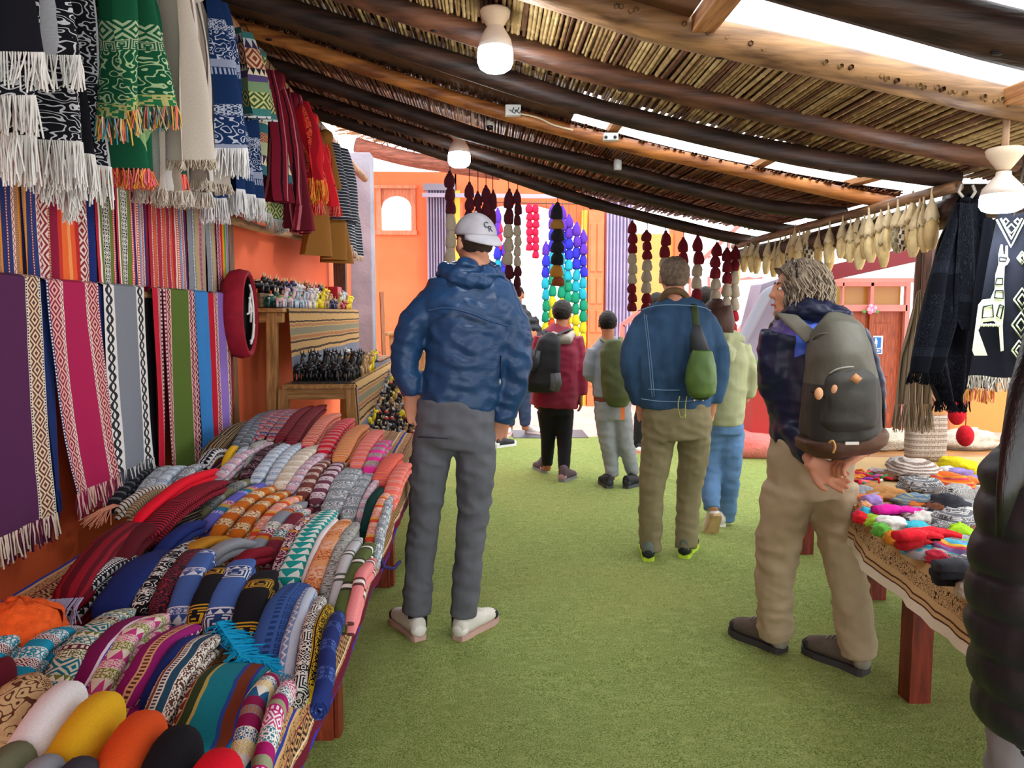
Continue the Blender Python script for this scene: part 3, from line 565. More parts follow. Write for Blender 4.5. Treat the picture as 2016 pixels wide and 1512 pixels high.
IT = [
 # nearest row: knitted hats
 (-12, 1392, 85, 1318, 92, 'tanmotif', 'tan hat with dark brown scribbled motif, left of the white hat', 'hat', 'hat'),
 (25, 1495, 150, 1318, 92, 'white', 'plain white knitted hat at the near end of the left table', 'hat', 'hat'),
 (112, 1500, 222, 1340, 98, 'yellow', 'plain mustard yellow knitted hat beside the white one', 'hat', 'hat'),
 (205, 1545, 300, 1376, 108, 'burnt', 'plain burnt orange ribbed hat between the yellow and black ones', 'hat', 'hat'),
 (300, 1560, 365, 1408, 108, 'black', 'plain black hat between the burnt orange hat and the bright red one', 'hat', 'hat'),
 (395, 1590, 440, 1458, 112, 'red', 'plain bright red hat nearest the table edge at the bottom', 'hat', 'hat'),
 (-10, 1535, 40, 1455, 95, 'olive', 'olive green ribbed hat in the bottom left corner', 'hat', 'hat'),
 (40, 1570, 105, 1478, 95, 'grey', 'grey ribbed hat beside the olive one in the bottom left corner', 'hat', 'hat'),
 (125, 1585, 165, 1480, 100, 'charcoal', 'black ribbed hat between the grey one and the burnt orange one at the bottom', 'hat', 'hat'),
 (-35, 1345, 18, 1290, 50, 'dmaroon', 'dark red cloth with black motif left of the tan hat', 'hat', 'hat'),
 # row 1
 (-40, 1300, 60, 1225, 50, 'tealscarf', 'white and turquoise scarf under the orange openwork cap'),
 (10, 1325, 150, 1215, 55, 'tealscarf', 'turquoise and white scarf right of the orange openwork cap'),
 (85, 1335, 252, 1180, 60, 'ikat', 'cream, teal and olive motif shawl in the nearest shawl row'),
 (150, 1320, 285, 1195, 48, 'purpleborder', 'dark purple shawl with a lilac dashed border'),
 (185, 1325, 322, 1190, 46, 'flower', 'cream shawl with pink and olive flower motif'),
 (240, 1345, 378, 1212, 62, 'magzig', 'magenta shawl with a white zigzag line'),
 (280, 1360, 392, 1232, 30, 'navy', 'narrow navy shawl between the magenta zigzag one and the cream one'),
 (300, 1385, 418, 1230, 56, 'creamotif', 'cream shawl with stepped motifs and a brown edge stripe'),
 (395, 1440, 478, 1282, 138, 'bigstripe', 'wide teal, green, brown and white triangle striped blanket with a bright blue fringe', 'blanket'),
 (462, 1480, 535, 1300, 46, 'yelblue', 'rolled blanket of white, blue, yellow and magenta bands', 'blanket', 'roll'),
 (500, 1512, 572, 1312, 38, 'pinkroll', 'rolled blanket of pink, white and magenta bands at the near table edge', 'blanket', 'roll'),
 # row 2
 (112, 1175, 255, 1078, 62, 'bwkey', 'black shawl with white fret border left of the plain navy one'),
 (205, 1178, 335, 1068, 72, 'navy', 'wide plain navy shawl left of the black and white scribbled one'),
 (268, 1175, 385, 1050, 34, 'bwscrib', 'black shawl with fine white scribbled pattern'),
 (305, 1180, 395, 1062, 36, 'marl', 'dark grey shawl flecked with crimson'),
 (345, 1195, 412, 1066, 46, 'bluewhite', 'blue shawl with white bands at its far end'),
 (385, 1205, 440, 1100, 44, 'blackgold', 'black shawl with gold stripes, narrower, left of the blue fret one'),
 (422, 1215, 486, 1085, 56, 'bluekey', 'blue shawl with a white fret and zigzag at its far end'),
 (468, 1240, 530, 1108, 56, 'blackgold', 'black shawl with a large gold fret at its far end'),
 (520, 1268, 588, 1128, 74, 'bluedark', 'wide denim blue blanket with dark blue motif border, rolled', 'blanket', 'roll'),
 (560, 1290, 612, 1140, 38, 'ltblue', 'light blue rolled blanket with white zigzag lines', 'blanket', 'roll'),
 (588, 1320, 632, 1155, 32, 'whiteblk', 'white rolled blanket with black figures', 'blanket', 'roll'),
 (608, 1310, 648, 1170, 24, 'yelblk', 'yellow rolled blanket with black border motifs', 'blanket', 'roll'),
 (628, 1340, 668, 1182, 34, 'navypat', 'navy rolled blanket with pale blue motif, outermost by the table edge', 'blanket', 'roll'),
 # row 3
 (125, 1150, 270, 1010, 62, 'redlong', 'thick dark red pile of shawls with long folds next to the wall'),
 (190, 1120, 310, 1010, 60, 'dmaroon', 'plain deep maroon shawl right of the thick dark red pile'),
 (275, 1035, 440, 935, 44, 'redstripe', 'dark red shawl with close black stripes, right of the bright red strip'),
 (262, 1008, 425, 912, 22, 'red', 'bright red narrow folded shawl on top of the dark red ones'),
 (228, 985, 352, 948, 18, 'whitelines', 'white shawl with thin dark lines left of the bright red one'),
 (250, 995, 340, 955, 16, 'tanlines', 'tan shawl with thin dark lines beside the white lined one'),
 (250, 1075, 392, 985, 34, 'blacktan', 'black shawl with thin tan lines behind the navy one'),
 (290, 1095, 400, 1012, 30, 'navy', 'thin navy shawl left of the olive one'),
 (330, 1010, 470, 935, 30, 'darkpat', 'plum shawl with pale scrolls right of the striped dark red one'),
 (385, 1000, 515, 930, 26, 'olivegrey', 'olive and grey shawl with a small black motif'),
 (398, 1020, 536, 938, 26, 'perimulti', 'periwinkle shawl with teal and gold bands'),
 (420, 1032, 548, 944, 30, 'orangew', 'orange shawl with cream scroll bands, left one of the two'),
 (455, 1042, 566, 956, 30, 'orangew', 'orange shawl with cream scroll bands, right one of the two'),
 (495, 1048, 588, 965, 28, 'coral', 'coral shawl with pale lettering-like bands and a red and yellow stripe'),
 (488, 1080, 598, 976, 30, 'multig', 'grey shawl with an orange stripe and plum motif band'),
 (522, 1085, 608, 988, 28, 'multim', 'maroon shawl with a turquoise motif band'),
 (540, 1102, 617, 1000, 22, 'plumw', 'plum shawl with white scroll bands left of the teal one'),
 (320, 1105, 450, 1045, 36, 'mustard', 'orange-brown folded shawl lying in front of the orange scroll ones'),
 (385, 1098, 500, 1052, 34, 'grey', 'plain grey folded shawl in front of the orange-brown one'),
 (440, 1118, 535, 1068, 30, 'maroon', 'plain maroon folded shawl in front of the grey one'),
 (560, 1128, 652, 992, 48, 'tealtree', 'bright teal shawl with a row of white tree shapes'),
 (596, 1128, 662, 1010, 16, 'white', 'thin white lining shawl along the right of the teal one'),
 (612, 1145, 680, 1010, 40, 'peach', 'peach orange shawl with fine brown scrolls'),
 (638, 1155, 700, 1015, 28, 'greyscroll', 'pale grey shawl with fine scrolls right of the peach one'),
 (652, 1175, 708, 1045, 25, 'greyband', 'light grey blanket with two white bands'),
 (668, 1190, 730, 1055, 28, 'oliveband', 'olive green blanket with white bands edged in black'),
 (688, 1192, 735, 1085, 24, 'pinkband', 'pink blanket with white bands at the table edge'),
 # row 4
 (215, 975, 312, 908, 28, 'blackband', 'black shawl with grey bands under the hanging grey scarf'),
 (270, 968, 335, 908, 24, 'greyfrost', 'light grey shawl with dark waves under the hanging grey scarf'),
 (305, 955, 362, 908, 24, 'paleblue', 'blue-grey shawl with white motif, right of the light grey waved one'),
 (345, 950, 398, 905, 24, 'greyfrost', 'grey and white shawl touching the far end of the bright red one'),
 (395, 902, 442, 878, 24, 'bwkey', 'small black shawl with white fret under the green scarf'),
 (425, 925, 540, 862, 24, 'lilac', 'rose pink shawl with white motif between black and pale ones'),
 (440, 905, 468, 872, 14, 'yellow', 'small pale yellow shawl in the middle of the pale row'),
 (458, 908, 494, 872, 18, 'paleblue', 'small pale blue shawl right of the pale yellow one'),
 (478, 900, 522, 860, 18, 'greyscroll', 'small white and grey scroll shawl behind the rose pink one'),
 (478, 922, 562, 862, 20, 'darkpat', 'dark plum shawl between the rose pink one and the pale blue pair'),
 (500, 930, 578, 860, 26, 'paleblue', 'pale blue shawl with white bands, left of a touching pair'),
 (530, 934, 597, 862, 24, 'paleblue', 'pale blue shawl with white bands, right of a touching pair'),
 (550, 942, 628, 866, 34, 'creamfrost', 'cream shawl with beige bands right of the pale blue pair'),
 (568, 950, 648, 880, 24, 'lilac', 'lilac and pink shawl right of the cream one'),
 (590, 962, 652, 893, 26, 'brownfrost', 'brown shawl with white edge lines right of the lilac one'),
 (618, 972, 678, 897, 28, 'mauve', 'mauve shawl with pale bands right of the brown one'),
 (652, 990, 706, 906, 48, 'greyfrost', 'wide grey and white frosted blanket in the middle of the table', 'blanket'),
 (680, 1005, 734, 916, 30, 'greyfrost', 'narrower grey frosted blanket right of the wide one', 'blanket'),
 (706, 1005, 748, 932, 15, 'lilac', 'thin pinkish grey shawl left of the bottle green one'),
 (712, 1030, 753, 950, 20, 'dgreen', 'bottle green plain shawl near the table edge'),
 (724, 1058, 762, 958, 20, 'coral', 'coral and white shawl right of the bottle green one'),
 (738, 1075, 770, 965, 16, 'greyfrost', 'thin grey patterned shawl at the table edge beyond the pink one'),
 # row 5
 (602, 862, 664, 806, 27, 'stripepink', 'pink, yellow and orange striped roll at the far end, left one', 'blanket'),
 (635, 875, 692, 816, 28, 'stripered', 'crimson and pink striped roll at the far end', 'blanket'),
 (665, 890, 718, 828, 32, 'stripeorange', 'soft orange striped roll at the far end', 'blanket'),
 (700, 902, 748, 838, 30, 'stripesalmon', 'salmon pink striped roll at the far end', 'blanket'),
 (724, 912, 764, 858, 28, 'hotband', 'roll with a bright hot pink band', 'blanket'),
 (746, 935, 783, 886, 32, 'corallines', 'coral roll with many thin lines', 'blanket'),
 (764, 968, 802, 902, 30, 'stripesalmon', 'last pink striped roll at the far table corner', 'blanket'),
 (570, 858, 638, 790, 24, 'marostripe', 'plain maroon shawl with one thin stripe at the far end'),
 (548, 852, 614, 792, 20, 'marostripe', 'brownish maroon shawl left of the plain maroon one at the far end'),
 (530, 850, 597, 797, 20, 'redpat', 'red and grey patterned shawl with navy band, right one of three at far end'),
 (510, 848, 576, 798, 20, 'redpat', 'red and grey patterned shawl, middle one of three at the far end'),
 (492, 852, 556, 799, 20, 'redpat', 'red and grey patterned shawl, left one of three at the far end'),
 (474, 868, 540, 800, 18, 'greypat', 'slate grey patterned shawl, right one of two by the shelf leg'),
 (456, 872, 524, 804, 18, 'greypat', 'slate grey patterned shawl, left one of two by the shelf leg'),
 (415, 872, 505, 820, 34, 'brownstripe', 'brown and black striped shawl at the back by the wall post'),
 (400, 885, 462, 848, 26, 'brownstripe', 'brown striped shawl below the hanging blue scarf'),
]
for t_ in IT:
    x0, y0, x1, y1, w, key, lb = t_[:7]; cat = t_[7] if len(t_) > 7 else 'shawl'; st = t_[8] if len(t_) > 8 else ('fold')
    kw = {}
    if st == 'hat': kw = dict(z=.90, h=.085)
    if key == 'bigstripe': kw = dict(h=.05, z=.845)
    if key == 'redlong': kw = dict(fringe='#a9a7c8', z=.89, h=.09)
    if key == 'whitelines': kw = dict(fringe='#eaa184')
    if key == 'red' and st == 'fold': kw = dict(z=.925)
    if lb.startswith('dark red shawl with close'): kw = dict(z=.905)
    if key == 'dmaroon' and st == 'fold': kw = dict(z=.88)
    item(x0, y0, x1, y1, w, key, lb, cat, st, **kw)
# bright blue fringe of the wide striped blanket
def fringe_strip(pts, l, c, name, parent=None, label=None, dens=500, r=.0018, spread=.01, down=(0, 0, -1), seed=1):
    mb = MB(); rk = random.Random(seed); tot = sum((Vector(pts[i+1])-Vector(pts[i])).length for i in range(len(pts)-1)); n = int(tot*dens)
    for i in range(n):
        t = i/max(1, n-1)*(len(pts)-1); k = min(int(t), len(pts)-2); p = Vector(pts[k]).lerp(Vector(pts[k+1]), t-k)
        q = l*rk.uniform(.8, 1.15); dv = Vector(down)*q+Vector((rk.gauss(0, spread), rk.gauss(0, spread), 0))
        mb.tube([p, p+dv*.5+Vector((rk.gauss(0, spread*.3), rk.gauss(0, spread*.3), 0)), p+dv], r, 4, caps=False)
    o = mb.build(name, flat(c, .9, .1), parent); tag(o, label, None, None, 'stuff'); return o
P0 = at(425, 1225, Z=.865); P1 = at(470, 1290, Z=.86); P2 = at(545, 1310, Z=.845)
blk = [o for o in col.objects if o.get('label', '').startswith('wide teal, green')][0]
fringe_strip([P0, P1, P2], .045, '#17a5d8', 'fringe', blk, None, 1500, .0016, .02, (.25, .45, -.35), 5)
# orange openwork cap
OR = mat('#f5601f', .9, .15, 90, .7, .006)
root = thing('openwork_hat', 'bright orange openwork knitted cap heaped at the left edge of the picture', 'hat', at(35, 1240, Z=.80))
mb = MB(); c = at(30, 1215, Z=.90)
mb.grid(lambda a, b: (c.x+math.cos(a*2*PI)*.075*math.sin(b*PI*.62)*(1+.25*nz(a*4, b*3)), c.y+.02+math.sin(a*2*PI)*.06*math.sin(b*PI*.62)*(1+.25*nz(a*4+3, b*3)), c.z-.03+.055*math.cos(b*PI*.62)+.012*nz(math.cos(a*6.28)*3, math.sin(a*6.28)*3, b*5)), 30, 16)

mb.build('hat_body', OR, root)
# ============================================================ scarves over the two rails of the left wall
RAILW = wood('#b08a5c', '#7a5a38', 1, .6)
for z, y1, lb in ((1.52, 3.86, 'lower pale rail on the left wall under the coloured scarves'), (1.89, 3.87, 'upper pale rail on the left wall under the striped scarves')):
    mb = MB(); x = -1.235 if z < 1.6 else -1.25
    mb.tube([(x, y, z+.006*nz(y*2, z)) for y in np.linspace(.9, y1, 24)], .014, 8); tag(mb.build('scarf_rail', RAILW), lb, 'rail')
def scarf(px0, px1, z0, zbot, key, label, x=-1.215, uw=None, fringe=None, grp='', seed=0, swing=0., fl=.07, xr=0.006, py=545):
    """hangs over a rail running along the wall; px0, px1: its edges where it crosses the rail"""
    ya = at(px0, py, X=x).y; yb = at(px1, py, X=x).y; w = yb-ya; uw = uw or w
    root = thing('striped_scarf' if z0 > 1.7 else 'woven_scarf', label, 'scarf', (x, (ya+yb)/2, zbot), grp)
    nf = max(2, w/.09)
    def front(a, b):
        y = lerp(ya, yb, a)+swing*b*b+.01*b*math.sin(a*5+seed); drop = (z0-zbot)*b
        xx = x+.012+xr*math.sin(a*nf*2.2+seed)*(.3+b)+.012*nz(a*2.3, b*1.6, seed)*b*1.5
        return (xx, y, z0+.016-drop)
    def back(a, b):
        return (x-.025+.003*math.sin(a*nf*2.2+seed), lerp(ya, yb, a), z0+.016-b*.22)
    mb = MB(); nu = max(10, int(w*60))
    mb.grid(front, nu, 26, uw, z0-zbot)
    mb.grid(lambda a, b: Vector(front(a, 0)).lerp(Vector(back(a, 0)), b)+Vector((0, 0, .008*math.sin(b*PI))), nu, 4, uw, .04)
    mb.grid(back, nu, 5, uw, .22)
    mb.build('scarf_cloth', T[key], root)
    if fringe:
        pts = [front(i/20, .999) for i in range(21)]
        cs = fringe if isinstance(fringe, (list, tuple)) else [fringe]
        for ci, c in enumerate(cs): fringe_strip(pts, fl, c, 'fringe', root, None, 420/len(cs), .0026, .006, seed=seed+ci)
    return root
G1 = 'scarves over the lower rail on the left wall'; G2 = 'striped cloths over the upper rail on the left wall'
scarf(-60, 68, 1.53, .88, 's_purple', 'dark purple scarf with cream patterned border, first on the lower rail', fringe=['#5b1f40', '#e0cdb8'], grp=G1, seed=1, uw=.265)
scarf(64, 84, 1.52, .93, 's_navy', 'narrow navy scarf beside the dark purple one', x=-1.225, fringe='#1a2a5a', grp=G1, seed=2)
scarf(80, 186, 1.525, .90, 's_magenta', 'magenta scarf with two pink patterned borders', fringe=['#8a1f48', '#e0b8ac'], grp=G1, seed=3, uw=.243, swing=.1)
scarf(184, 198, 1.52, .88, 's_navy', 'narrow navy scarf between the magenta and grey ones', x=-1.225, fringe='#1a2a5a', grp=G1, seed=4, swing=.07)
scarf(196, 276, 1.525, .91, 's_grey', 'grey scarf with black and white wavy borders', fringe=['#50545e', '#cfccc8', '#3a3c44'], grp=G1, seed=5, uw=.23, swing=.02)
scarf(277, 292, 1.5, .82, 'black', 'black scarf in the gap left of the red one', x=-1.24, grp=G1, seed=6)
scarf(291, 312, 1.525, .80, 's_red', 'narrow red scarf with pink pattern', grp=G1, seed=7, uw=.09)
scarf(311, 378, 1.525, .79, 's_green', 'olive green scarf with pink patterned borders', grp=G1, seed=8, uw=.2)
scarf(376, 402, 1.525, .88, 's_blue', 'plain sky blue scarf', grp=G1, seed=9, fringe='#3a86cc')
scarf(401, 418, 1.52, .86, 's_red', 'maroon and pink patterned scarf between the sky blue and lavender ones', grp=G1, seed=10, uw=.07, fringe='#4a1a2a')
scarf(416, 448, 1.525, .80, 's_lav', 'lavender scarf with patterned edges, last on the lower rail', grp=G1, seed=11, uw=.17)
U = [(-70, 28, 'u_navyor', 'navy cloth with orange stripes at the left edge of the upper rail', .26), (26, 58, 'u_navyor', 'navy and orange striped cloth next to the patterned one on the upper rail', .1),
 (57, 86, 'u_pat', 'pink and white patterned cloth left of the orange-red one on the upper rail', .09), (85, 137, 'u_sunset', 'orange, red and crimson shaded cloth on the upper rail', .116), (136, 162, 'u_pat', 'pink and white patterned cloth right of the orange-red one', .09),
 (160, 176, 'navy', 'narrow plain navy cloth on the upper rail', .05), (175, 218, 'u_redwhite', 'red and white striped cloth with a black motif band, left one', .08), (217, 252, 'u_redwhite', 'olive-edged striped cloth with a black motif band, right one', .08),
 (251, 285, 'u_multi', 'red, blue and cream striped cloth in the middle of the upper rail', .075), (284, 330, 'u_redlines', 'crimson cloth with dashed lines on the upper rail', .1), (329, 362, 'u_multi', 'red and pale blue striped cloth right of the crimson dashed one', .07),
 (361, 398, 'u_greypink', 'grey, tan and pink striped cloth with small black figures', .06), (397, 420, 'u_greypink', 'grey striped cloth left of the rainbow one on the upper rail', .045), (419, 446, 'u_rainbow', 'rainbow striped cloth at the right end of the upper rail', .074)]
for i, (a, b, key, lb, uw) in enumerate(U):
    zb_ = 1.25 if i % 2 else 1.22
    scarf(a, b, 1.90, zb_, key, lb, x=-1.255+.006*(i % 2), uw=uw, grp=G2, seed=20+i, py=(268+.36*(a+b)/2), xr=.003)
# ============================================================ shawls hanging from the pole
tx('b_black', S((.13, 0, '#15151d', '#15151d'), (.07, 9, '#15151d', '#c9c9cf'), (.015, 0, '#b9bac2', '#b9bac2'), (.008, 0, K_, K_), (.03, 0, '#b9bac2', '#b9bac2'), (.11, 9, '#15151d', '#d5d5da')), 'u', off=.06, scale=1.15)
tx('b_green', S((.08, 0, '#15593b', '#15593b'), (.035, 3, '#15593b', '#b4c79e'), (.02, 5, '#135a3c', '#b9c8a4'), (.09, 9, '#15593b', '#b9d0a0'), (.04, 4, '#2a7a50', '#c8c27a')), 'v', off=.1, scale=1.5)
tx('b_green2', S((.05, 6, '#155a3c', '#8fb27a'), (.05, 0, '#155a3c', '#155a3c'), (.04, 3, '#2f7f4c', '#d8d8b0')), 'v', scale=1.5)
tx('b_beige', S((.09, 0, '#cbbfb2', '#cbbfb2'), (.01, 0, '#8d7f74', '#8d7f74'), (.015, 0, '#e2dcd4', '#e2dcd4'), (.02, 0, '#a8998a', '#a8998a'), (.008, 0, '#5d564f', '#5d564f'), (.03, 0, '#d8cfc6', '#d8cfc6')), 'u', scale=.8)
tx('b_beige2', S((.012, 0, '#bdb1a6', '#bdb1a6'), (.008, 0, '#6b645f', '#6b645f'), (.012, 0, '#e6e2de', '#e6e2de'), (.012, 0, '#9a8a7c', '#9a8a7c')), 'u', scale=1.5)
tx('b_navy', S((.07, 0, '#15305c', '#15305c'), (.03, 4, '#15305c', '#b9bfd0'), (.07, 9, '#15305c', '#c2c8d8'), (.02, 0, '#9aa2ba', '#9aa2ba'), (.02, 8, '#15305c', '#a9b1c8')), 'v', off=.02, scale=1.5)
tx('b_multi', S((.02, 0, '#3f7a76', '#3f7a76'), (.03, 6, '#3b2a4a', '#c9cfd0'), (.06, 3, '#d8b892', '#8a3a2c'), (.02, 6, '#e6d7b8', '#1f1b2c'), (.02, 0, '#5a4a7a', '#5a4a7a'), (.03, 0, '#7f9a72', '#7f9a72'), (.05, 3, '#c9c68a', '#3f5a2a')), 'v', scale=1.5)
tx('b_multi2', S((.04, 0, '#a8b08a', '#a8b08a'), (.03, 6, '#e0d6b0', '#3a2a4a'), (.03, 0, '#2f6a72', '#2f6a72'), (.03, 3, '#d89a3c', '#5a2a6a')), 'v', scale=1.5)
tx('b_maroon', S((.02, 0, '#7a1428', '#7a1428'), (.006, 0, '#1c0a12', '#1c0a12'), (.012, 4, '#a01c34', '#2a0e18'), (.006, 0, '#c8707a', '#c8707a'), (.03, 0, '#5c1020', '#5c1020')), 'u', scale=1.5)
tx('b_red', S((.03, 0, '#c41826', '#c41826'), (.012, 9, '#e05a3a', '#8a1a1a'), (.02, 0, '#a01020', '#a01020')), 'u', scale=1.5)
tx('b_mustard', S((.06, 0, '#8a5c26', '#8a5c26')), 'u', scale=1.5)
tx('b_bstripe', S((.012, 0, '#23262e', '#23262e'), (.003, 0, '#b9bdc6', '#b9bdc6')), 'v', scale=1.5)
def layer(root, L, R, ztop_py, hemL, hemR, X, key, folds=3, amp=.03, fringe=None, fl=.06, cone=.45, seed=0, thick=True, uw=None, sag=0, nm='shawl_layer', zt=2.62):
    """L, R: pixel x of the left/right edge at the hem; hemL/hemR: pixel y of the hem there; hangs in the plane X"""
    pl = at(L, hemL, X=X); pr = at(R, hemR, X=X); cen = (pl.y+pr.y)/2; top = zt
    w = pr.y-pl.y; uw = uw or w*1.5
    def f(a, b):
        bb = cone+(1-cone)*b**.7; zh = lerp(pl.z, pr.z, a)+sag*math.sin(a*PI)
        y = cen+(lerp(pl.y, pr.y, a)-cen)*bb+.01*nz(a*3, b*2, seed)
        A = amp*1.5*(.5+.6*b)
        x = X+A*math.sin((folds+.7)*2*PI*(a+.06*nz(b*2, seed, 1))+seed)+.5*A*math.sin(folds*4.7*a+b*2+seed*2)-.04*(1-b)**3
        return (x, y, lerp(top, zh, b))
    mb = MB(); mb.grid(f, 64, 34, uw, top-min(pl.z, pr.z)); mb.build(nm, T[key], root)
    if fringe:
        pts = [f(i/50, .998) for i in range(51)]
        cs = fringe if isinstance(fringe, (list, tuple)) else [fringe]
        for ci, c in enumerate(cs): fringe_strip(pts, fl, c, 'fringe', root, None, 330/len(cs), .0022, .007, seed=seed+ci*7)
def shawl(label, px, X, hookpy, cat='shawl'):
    p = at(px, hookpy, X=X); root = thing('hanging_shawl', label, cat, (X, p.y, 1.9), 'shawls hanging from the long pole'); y = p.y
    mb = MB(); mb.tube([(-1.09, y-.01, 2.735), (-1.06, y, 2.745), (-1.045, y, 2.70), (-1.05, y, 2.66), (-1.06, y, 2.62), (-1.03, y, 2.60)], .0025, 5, caps=False); mb.build('wire_hook', flat('#2a2420', .4, .5, 0, .6), root)
    mb = MB(); mb.ball((X-.02, y, 2.6), (.05, .045, .05), 10, 7); mb.build('gathered_top', _shm[0], root)
    return root
_shm = [T['b_black']]
r = shawl('black shawl with grey bands and long white fringes, nearest on the pole', 85, -.99, 200)
layer(r, -75, 60, 0, 190, 185, -1.0, 'b_black', 2, .035, '#dcdad6', .075, seed=1)
layer(r, 0, 182, 0, 262, 330, -1.04, 'b_black', 3, .035, '#e2e0dc', .10, seed=3, sag=.02)
layer(r, 8, 108, 0, 102, 108, -.95, 'b_black', 2, .025, '#e6e4e0', .07, seed=5)
layer(r, 80, 150, 0, 300, 400, -1.07, 'b_black', 1, .02, '#dcdad6', .06, seed=6)
_shm[0] = T['b_green']
r = shawl('green shawl with pale llama-and-diamond weave and rainbow fringe', 238, -.99, 200)
layer(r, 166, 210, 0, 290, 250, -1.06, 'b_green2', 1, .03, seed=8)
layer(r, 205, 312, 0, 235, 215, -.97, 'b_green', 2, .04, ['#c9c4a8', '#e87a68', '#d8b04a', '#4a9ab0', '#3a4a3a'], .06, seed=9, sag=.02)
layer(r, 222, 318, 0, 330, 345, -1.05, 'b_green2', 2, .035, ['#e8604a', '#e8a04a', '#e87a8a'], .05, seed=11)
_shm[0] = T['b_beige']
r = shawl('light beige shawl with brown stripes beside the green one', 318, -1.0, 200)
layer(r, 296, 345, 0, 370, 385, -1.03, 'b_beige2', 2, .03, '#c8bcae', .04, seed=13)
layer(r, 340, 404, 0, 318, 310, -.96, 'b_beige', 1.5, .035, '#bdb09c', .03, seed=14)
r = shawl('beige and white striped shawl with knotted end, left of the navy one', 400, -1.0, 200)
layer(r, 380, 434, 0, 352, 368, -1.02, 'b_beige', 2, .03, '#c4b8a8', .035, seed=15, cone=.3)
layer(r, 345, 398, 0, 372, 385, -1.07, 'b_beige2', 2, .03, '#d5ccc0', .05, seed=16)
_shm[0] = T['b_navy']
r = shawl('navy shawl with white figures and white fringes', 436, -1.0, 200)
layer(r, 384, 428, 0, 300, 330, -1.04, 'b_navy', 1.5, .03, seed=17, cone=.3)
layer(r, 440, 476, 0, 292, 292, -.95, 'b_navy', 1.2, .03, '#e6e6e6', .10, seed=18)
layer(r, 455, 502, 0, 372, 392, -1.02, 'b_navy', 1.5, .025, '#e2e2e2', .09, seed=19)
layer(r, 404, 446, 0, 388, 396, -1.07, 'b_navy', 2, .02, '#dcdcdc', .09, seed=20)
_shm[0] = T['b_multi']
r = shawl('multicoloured shawl with diamonds, teal edges and triangle rows', 515, -1.0, 200)
layer(r, 478, 532, 0, 228, 240, -.95, 'b_multi', 1.2, .03, seed=21, cone=.4)
layer(r, 486, 575, 0, 330, 378, -1.02, 'b_multi2', 2, .03, seed=22, cone=.2)
layer(r, 502, 566, 0, 410, 445, -1.06, 'b_multi', 1.5, .02, '#b8b8b0', .05, seed=23, cone=.3)
_shm[0] = T['b_maroon']
r = shawl('maroon shawl with black stripes, left one of two dark red ones', 552, -1.0, 200)
layer(r, 528, 580, 0, 395, 405, -1.0, 'b_maroon', 2, .04, seed=25, cone=.4)
r = shawl('maroon and pink striped shawl right of the first maroon one', 588, -1.0, 250)
layer(r, 562, 612, 0, 448, 462, -1.0, 'b_maroon', 2, .04, seed=26, cone=.5)
_shm[0] = T['b_red']
r = shawl('scarlet shawl with orange-yellow fringe', 620, -1.0, 300)
layer(r, 598, 628, 0, 350, 365, -.96, 'b_red', 2, .04, ['#d8a03a', '#d8402a'], .1, seed=27, cone=.6)
layer(r, 612, 652, 0, 400, 410, -1.02, 'b_red', 2, .04, ['#c8302a', '#d87a6a'], .06, seed=28, cone=.5)
_shm[0] = T['b_mustard']
r = shawl('plain mustard brown shawl between the scarlet and the black striped ones', 648, -1.0, 300)
layer(r, 622, 674, 0, 500, 520, -1.02, 'b_mustard', 2, .05, seed=29, cone=.3)
_shm[0] = T['b_bstripe']
r = shawl('black shawl with thin white stripes, last on the pole', 678, -1.0, 330)
layer(r, 656, 706, 0, 430, 445, -.96, 'b_bstripe', 1.4, .04, seed=30, cone=.35)
layer(r, 668, 708, 0, 480, 505, -1.02, 'b_bstripe', 1.4, .03, '#b39a86', .04, seed=31, cone=.4)
# pale driftwood stick under the shawls, over the orange wall
mb = MB(); P = [at(452, 432, X=-1.22), at(500, 447, X=-1.2), at(550, 458, X=-1.2), at(600, 471, X=-1.2), at(634, 484, X=-1.2)]
mb.tube(smooth_path(P, 5), .02, 8); tag(mb.build('wall_stick', wood('#caa27a', '#9a744e', 1)), 'crooked pale stick fixed level on the orange wall below the navy and maroon shawls', 'stick')
# ============================================================ stepped stand with figurines
SW = wood('#b88a52', '#86602f', 2, .55); SWX = wood('#b88a52', '#86602f', 0, .55); SWY = wood('#b88a52', '#86602f', 1, .55)
stand = thing('display_stand', 'three-step wooden display stand beyond the left table', 'stand', (-.9, 5.2, 0))
def bxp(name, a, b, m=SWY, p=None): mb = MB(); mb.box(a, b); return bevel(mb.build(name, m, p or stand, smooth=False), .004)
Y0, Y1 = 4.18, 6.6
bxp('shelf_board', (-1.25, Y0-.02, 1.455), (-1.06, Y1, 1.478)); bxp('shelf_board', (-1.08, Y0-.02, 1.045), (-.69, Y1-.1, 1.068)); bxp('shelf_board', (-.70, Y0, .665), (-.36, 5.9, .69))
for (xa, xb, zt, nm) in ((-1.13, -1.17, 1.455, 'leg'), (-.72, -.66, 1.045, 'leg'), (-1.08, -1.12, 1.045, 'leg')):
    for y in (Y0+.03, Y1-.2):
        mb = MB(); mb.beam((xa, y, zt), (xb, y, 0), .055, .055, up=(0, 1, 0)); bevel(mb.build(nm, SW, stand, smooth=False), .004)
bxp('cross_bar', (-1.2, Y0+.01, 1.40), (-1.07, Y0+.06, 1.455), SWX); bxp('cross_bar', (-1.1, Y0+.01, .985), (-.72, Y0+.05, 1.045), SWX)
for y in (Y0+.05, 5.7):
    bxp('leg', (-.66, y, 0), (-.61, y+.05, .665), SW); bxp('leg', (-.42, y+.3, 0), (-.37, y+.35, .665), SW)
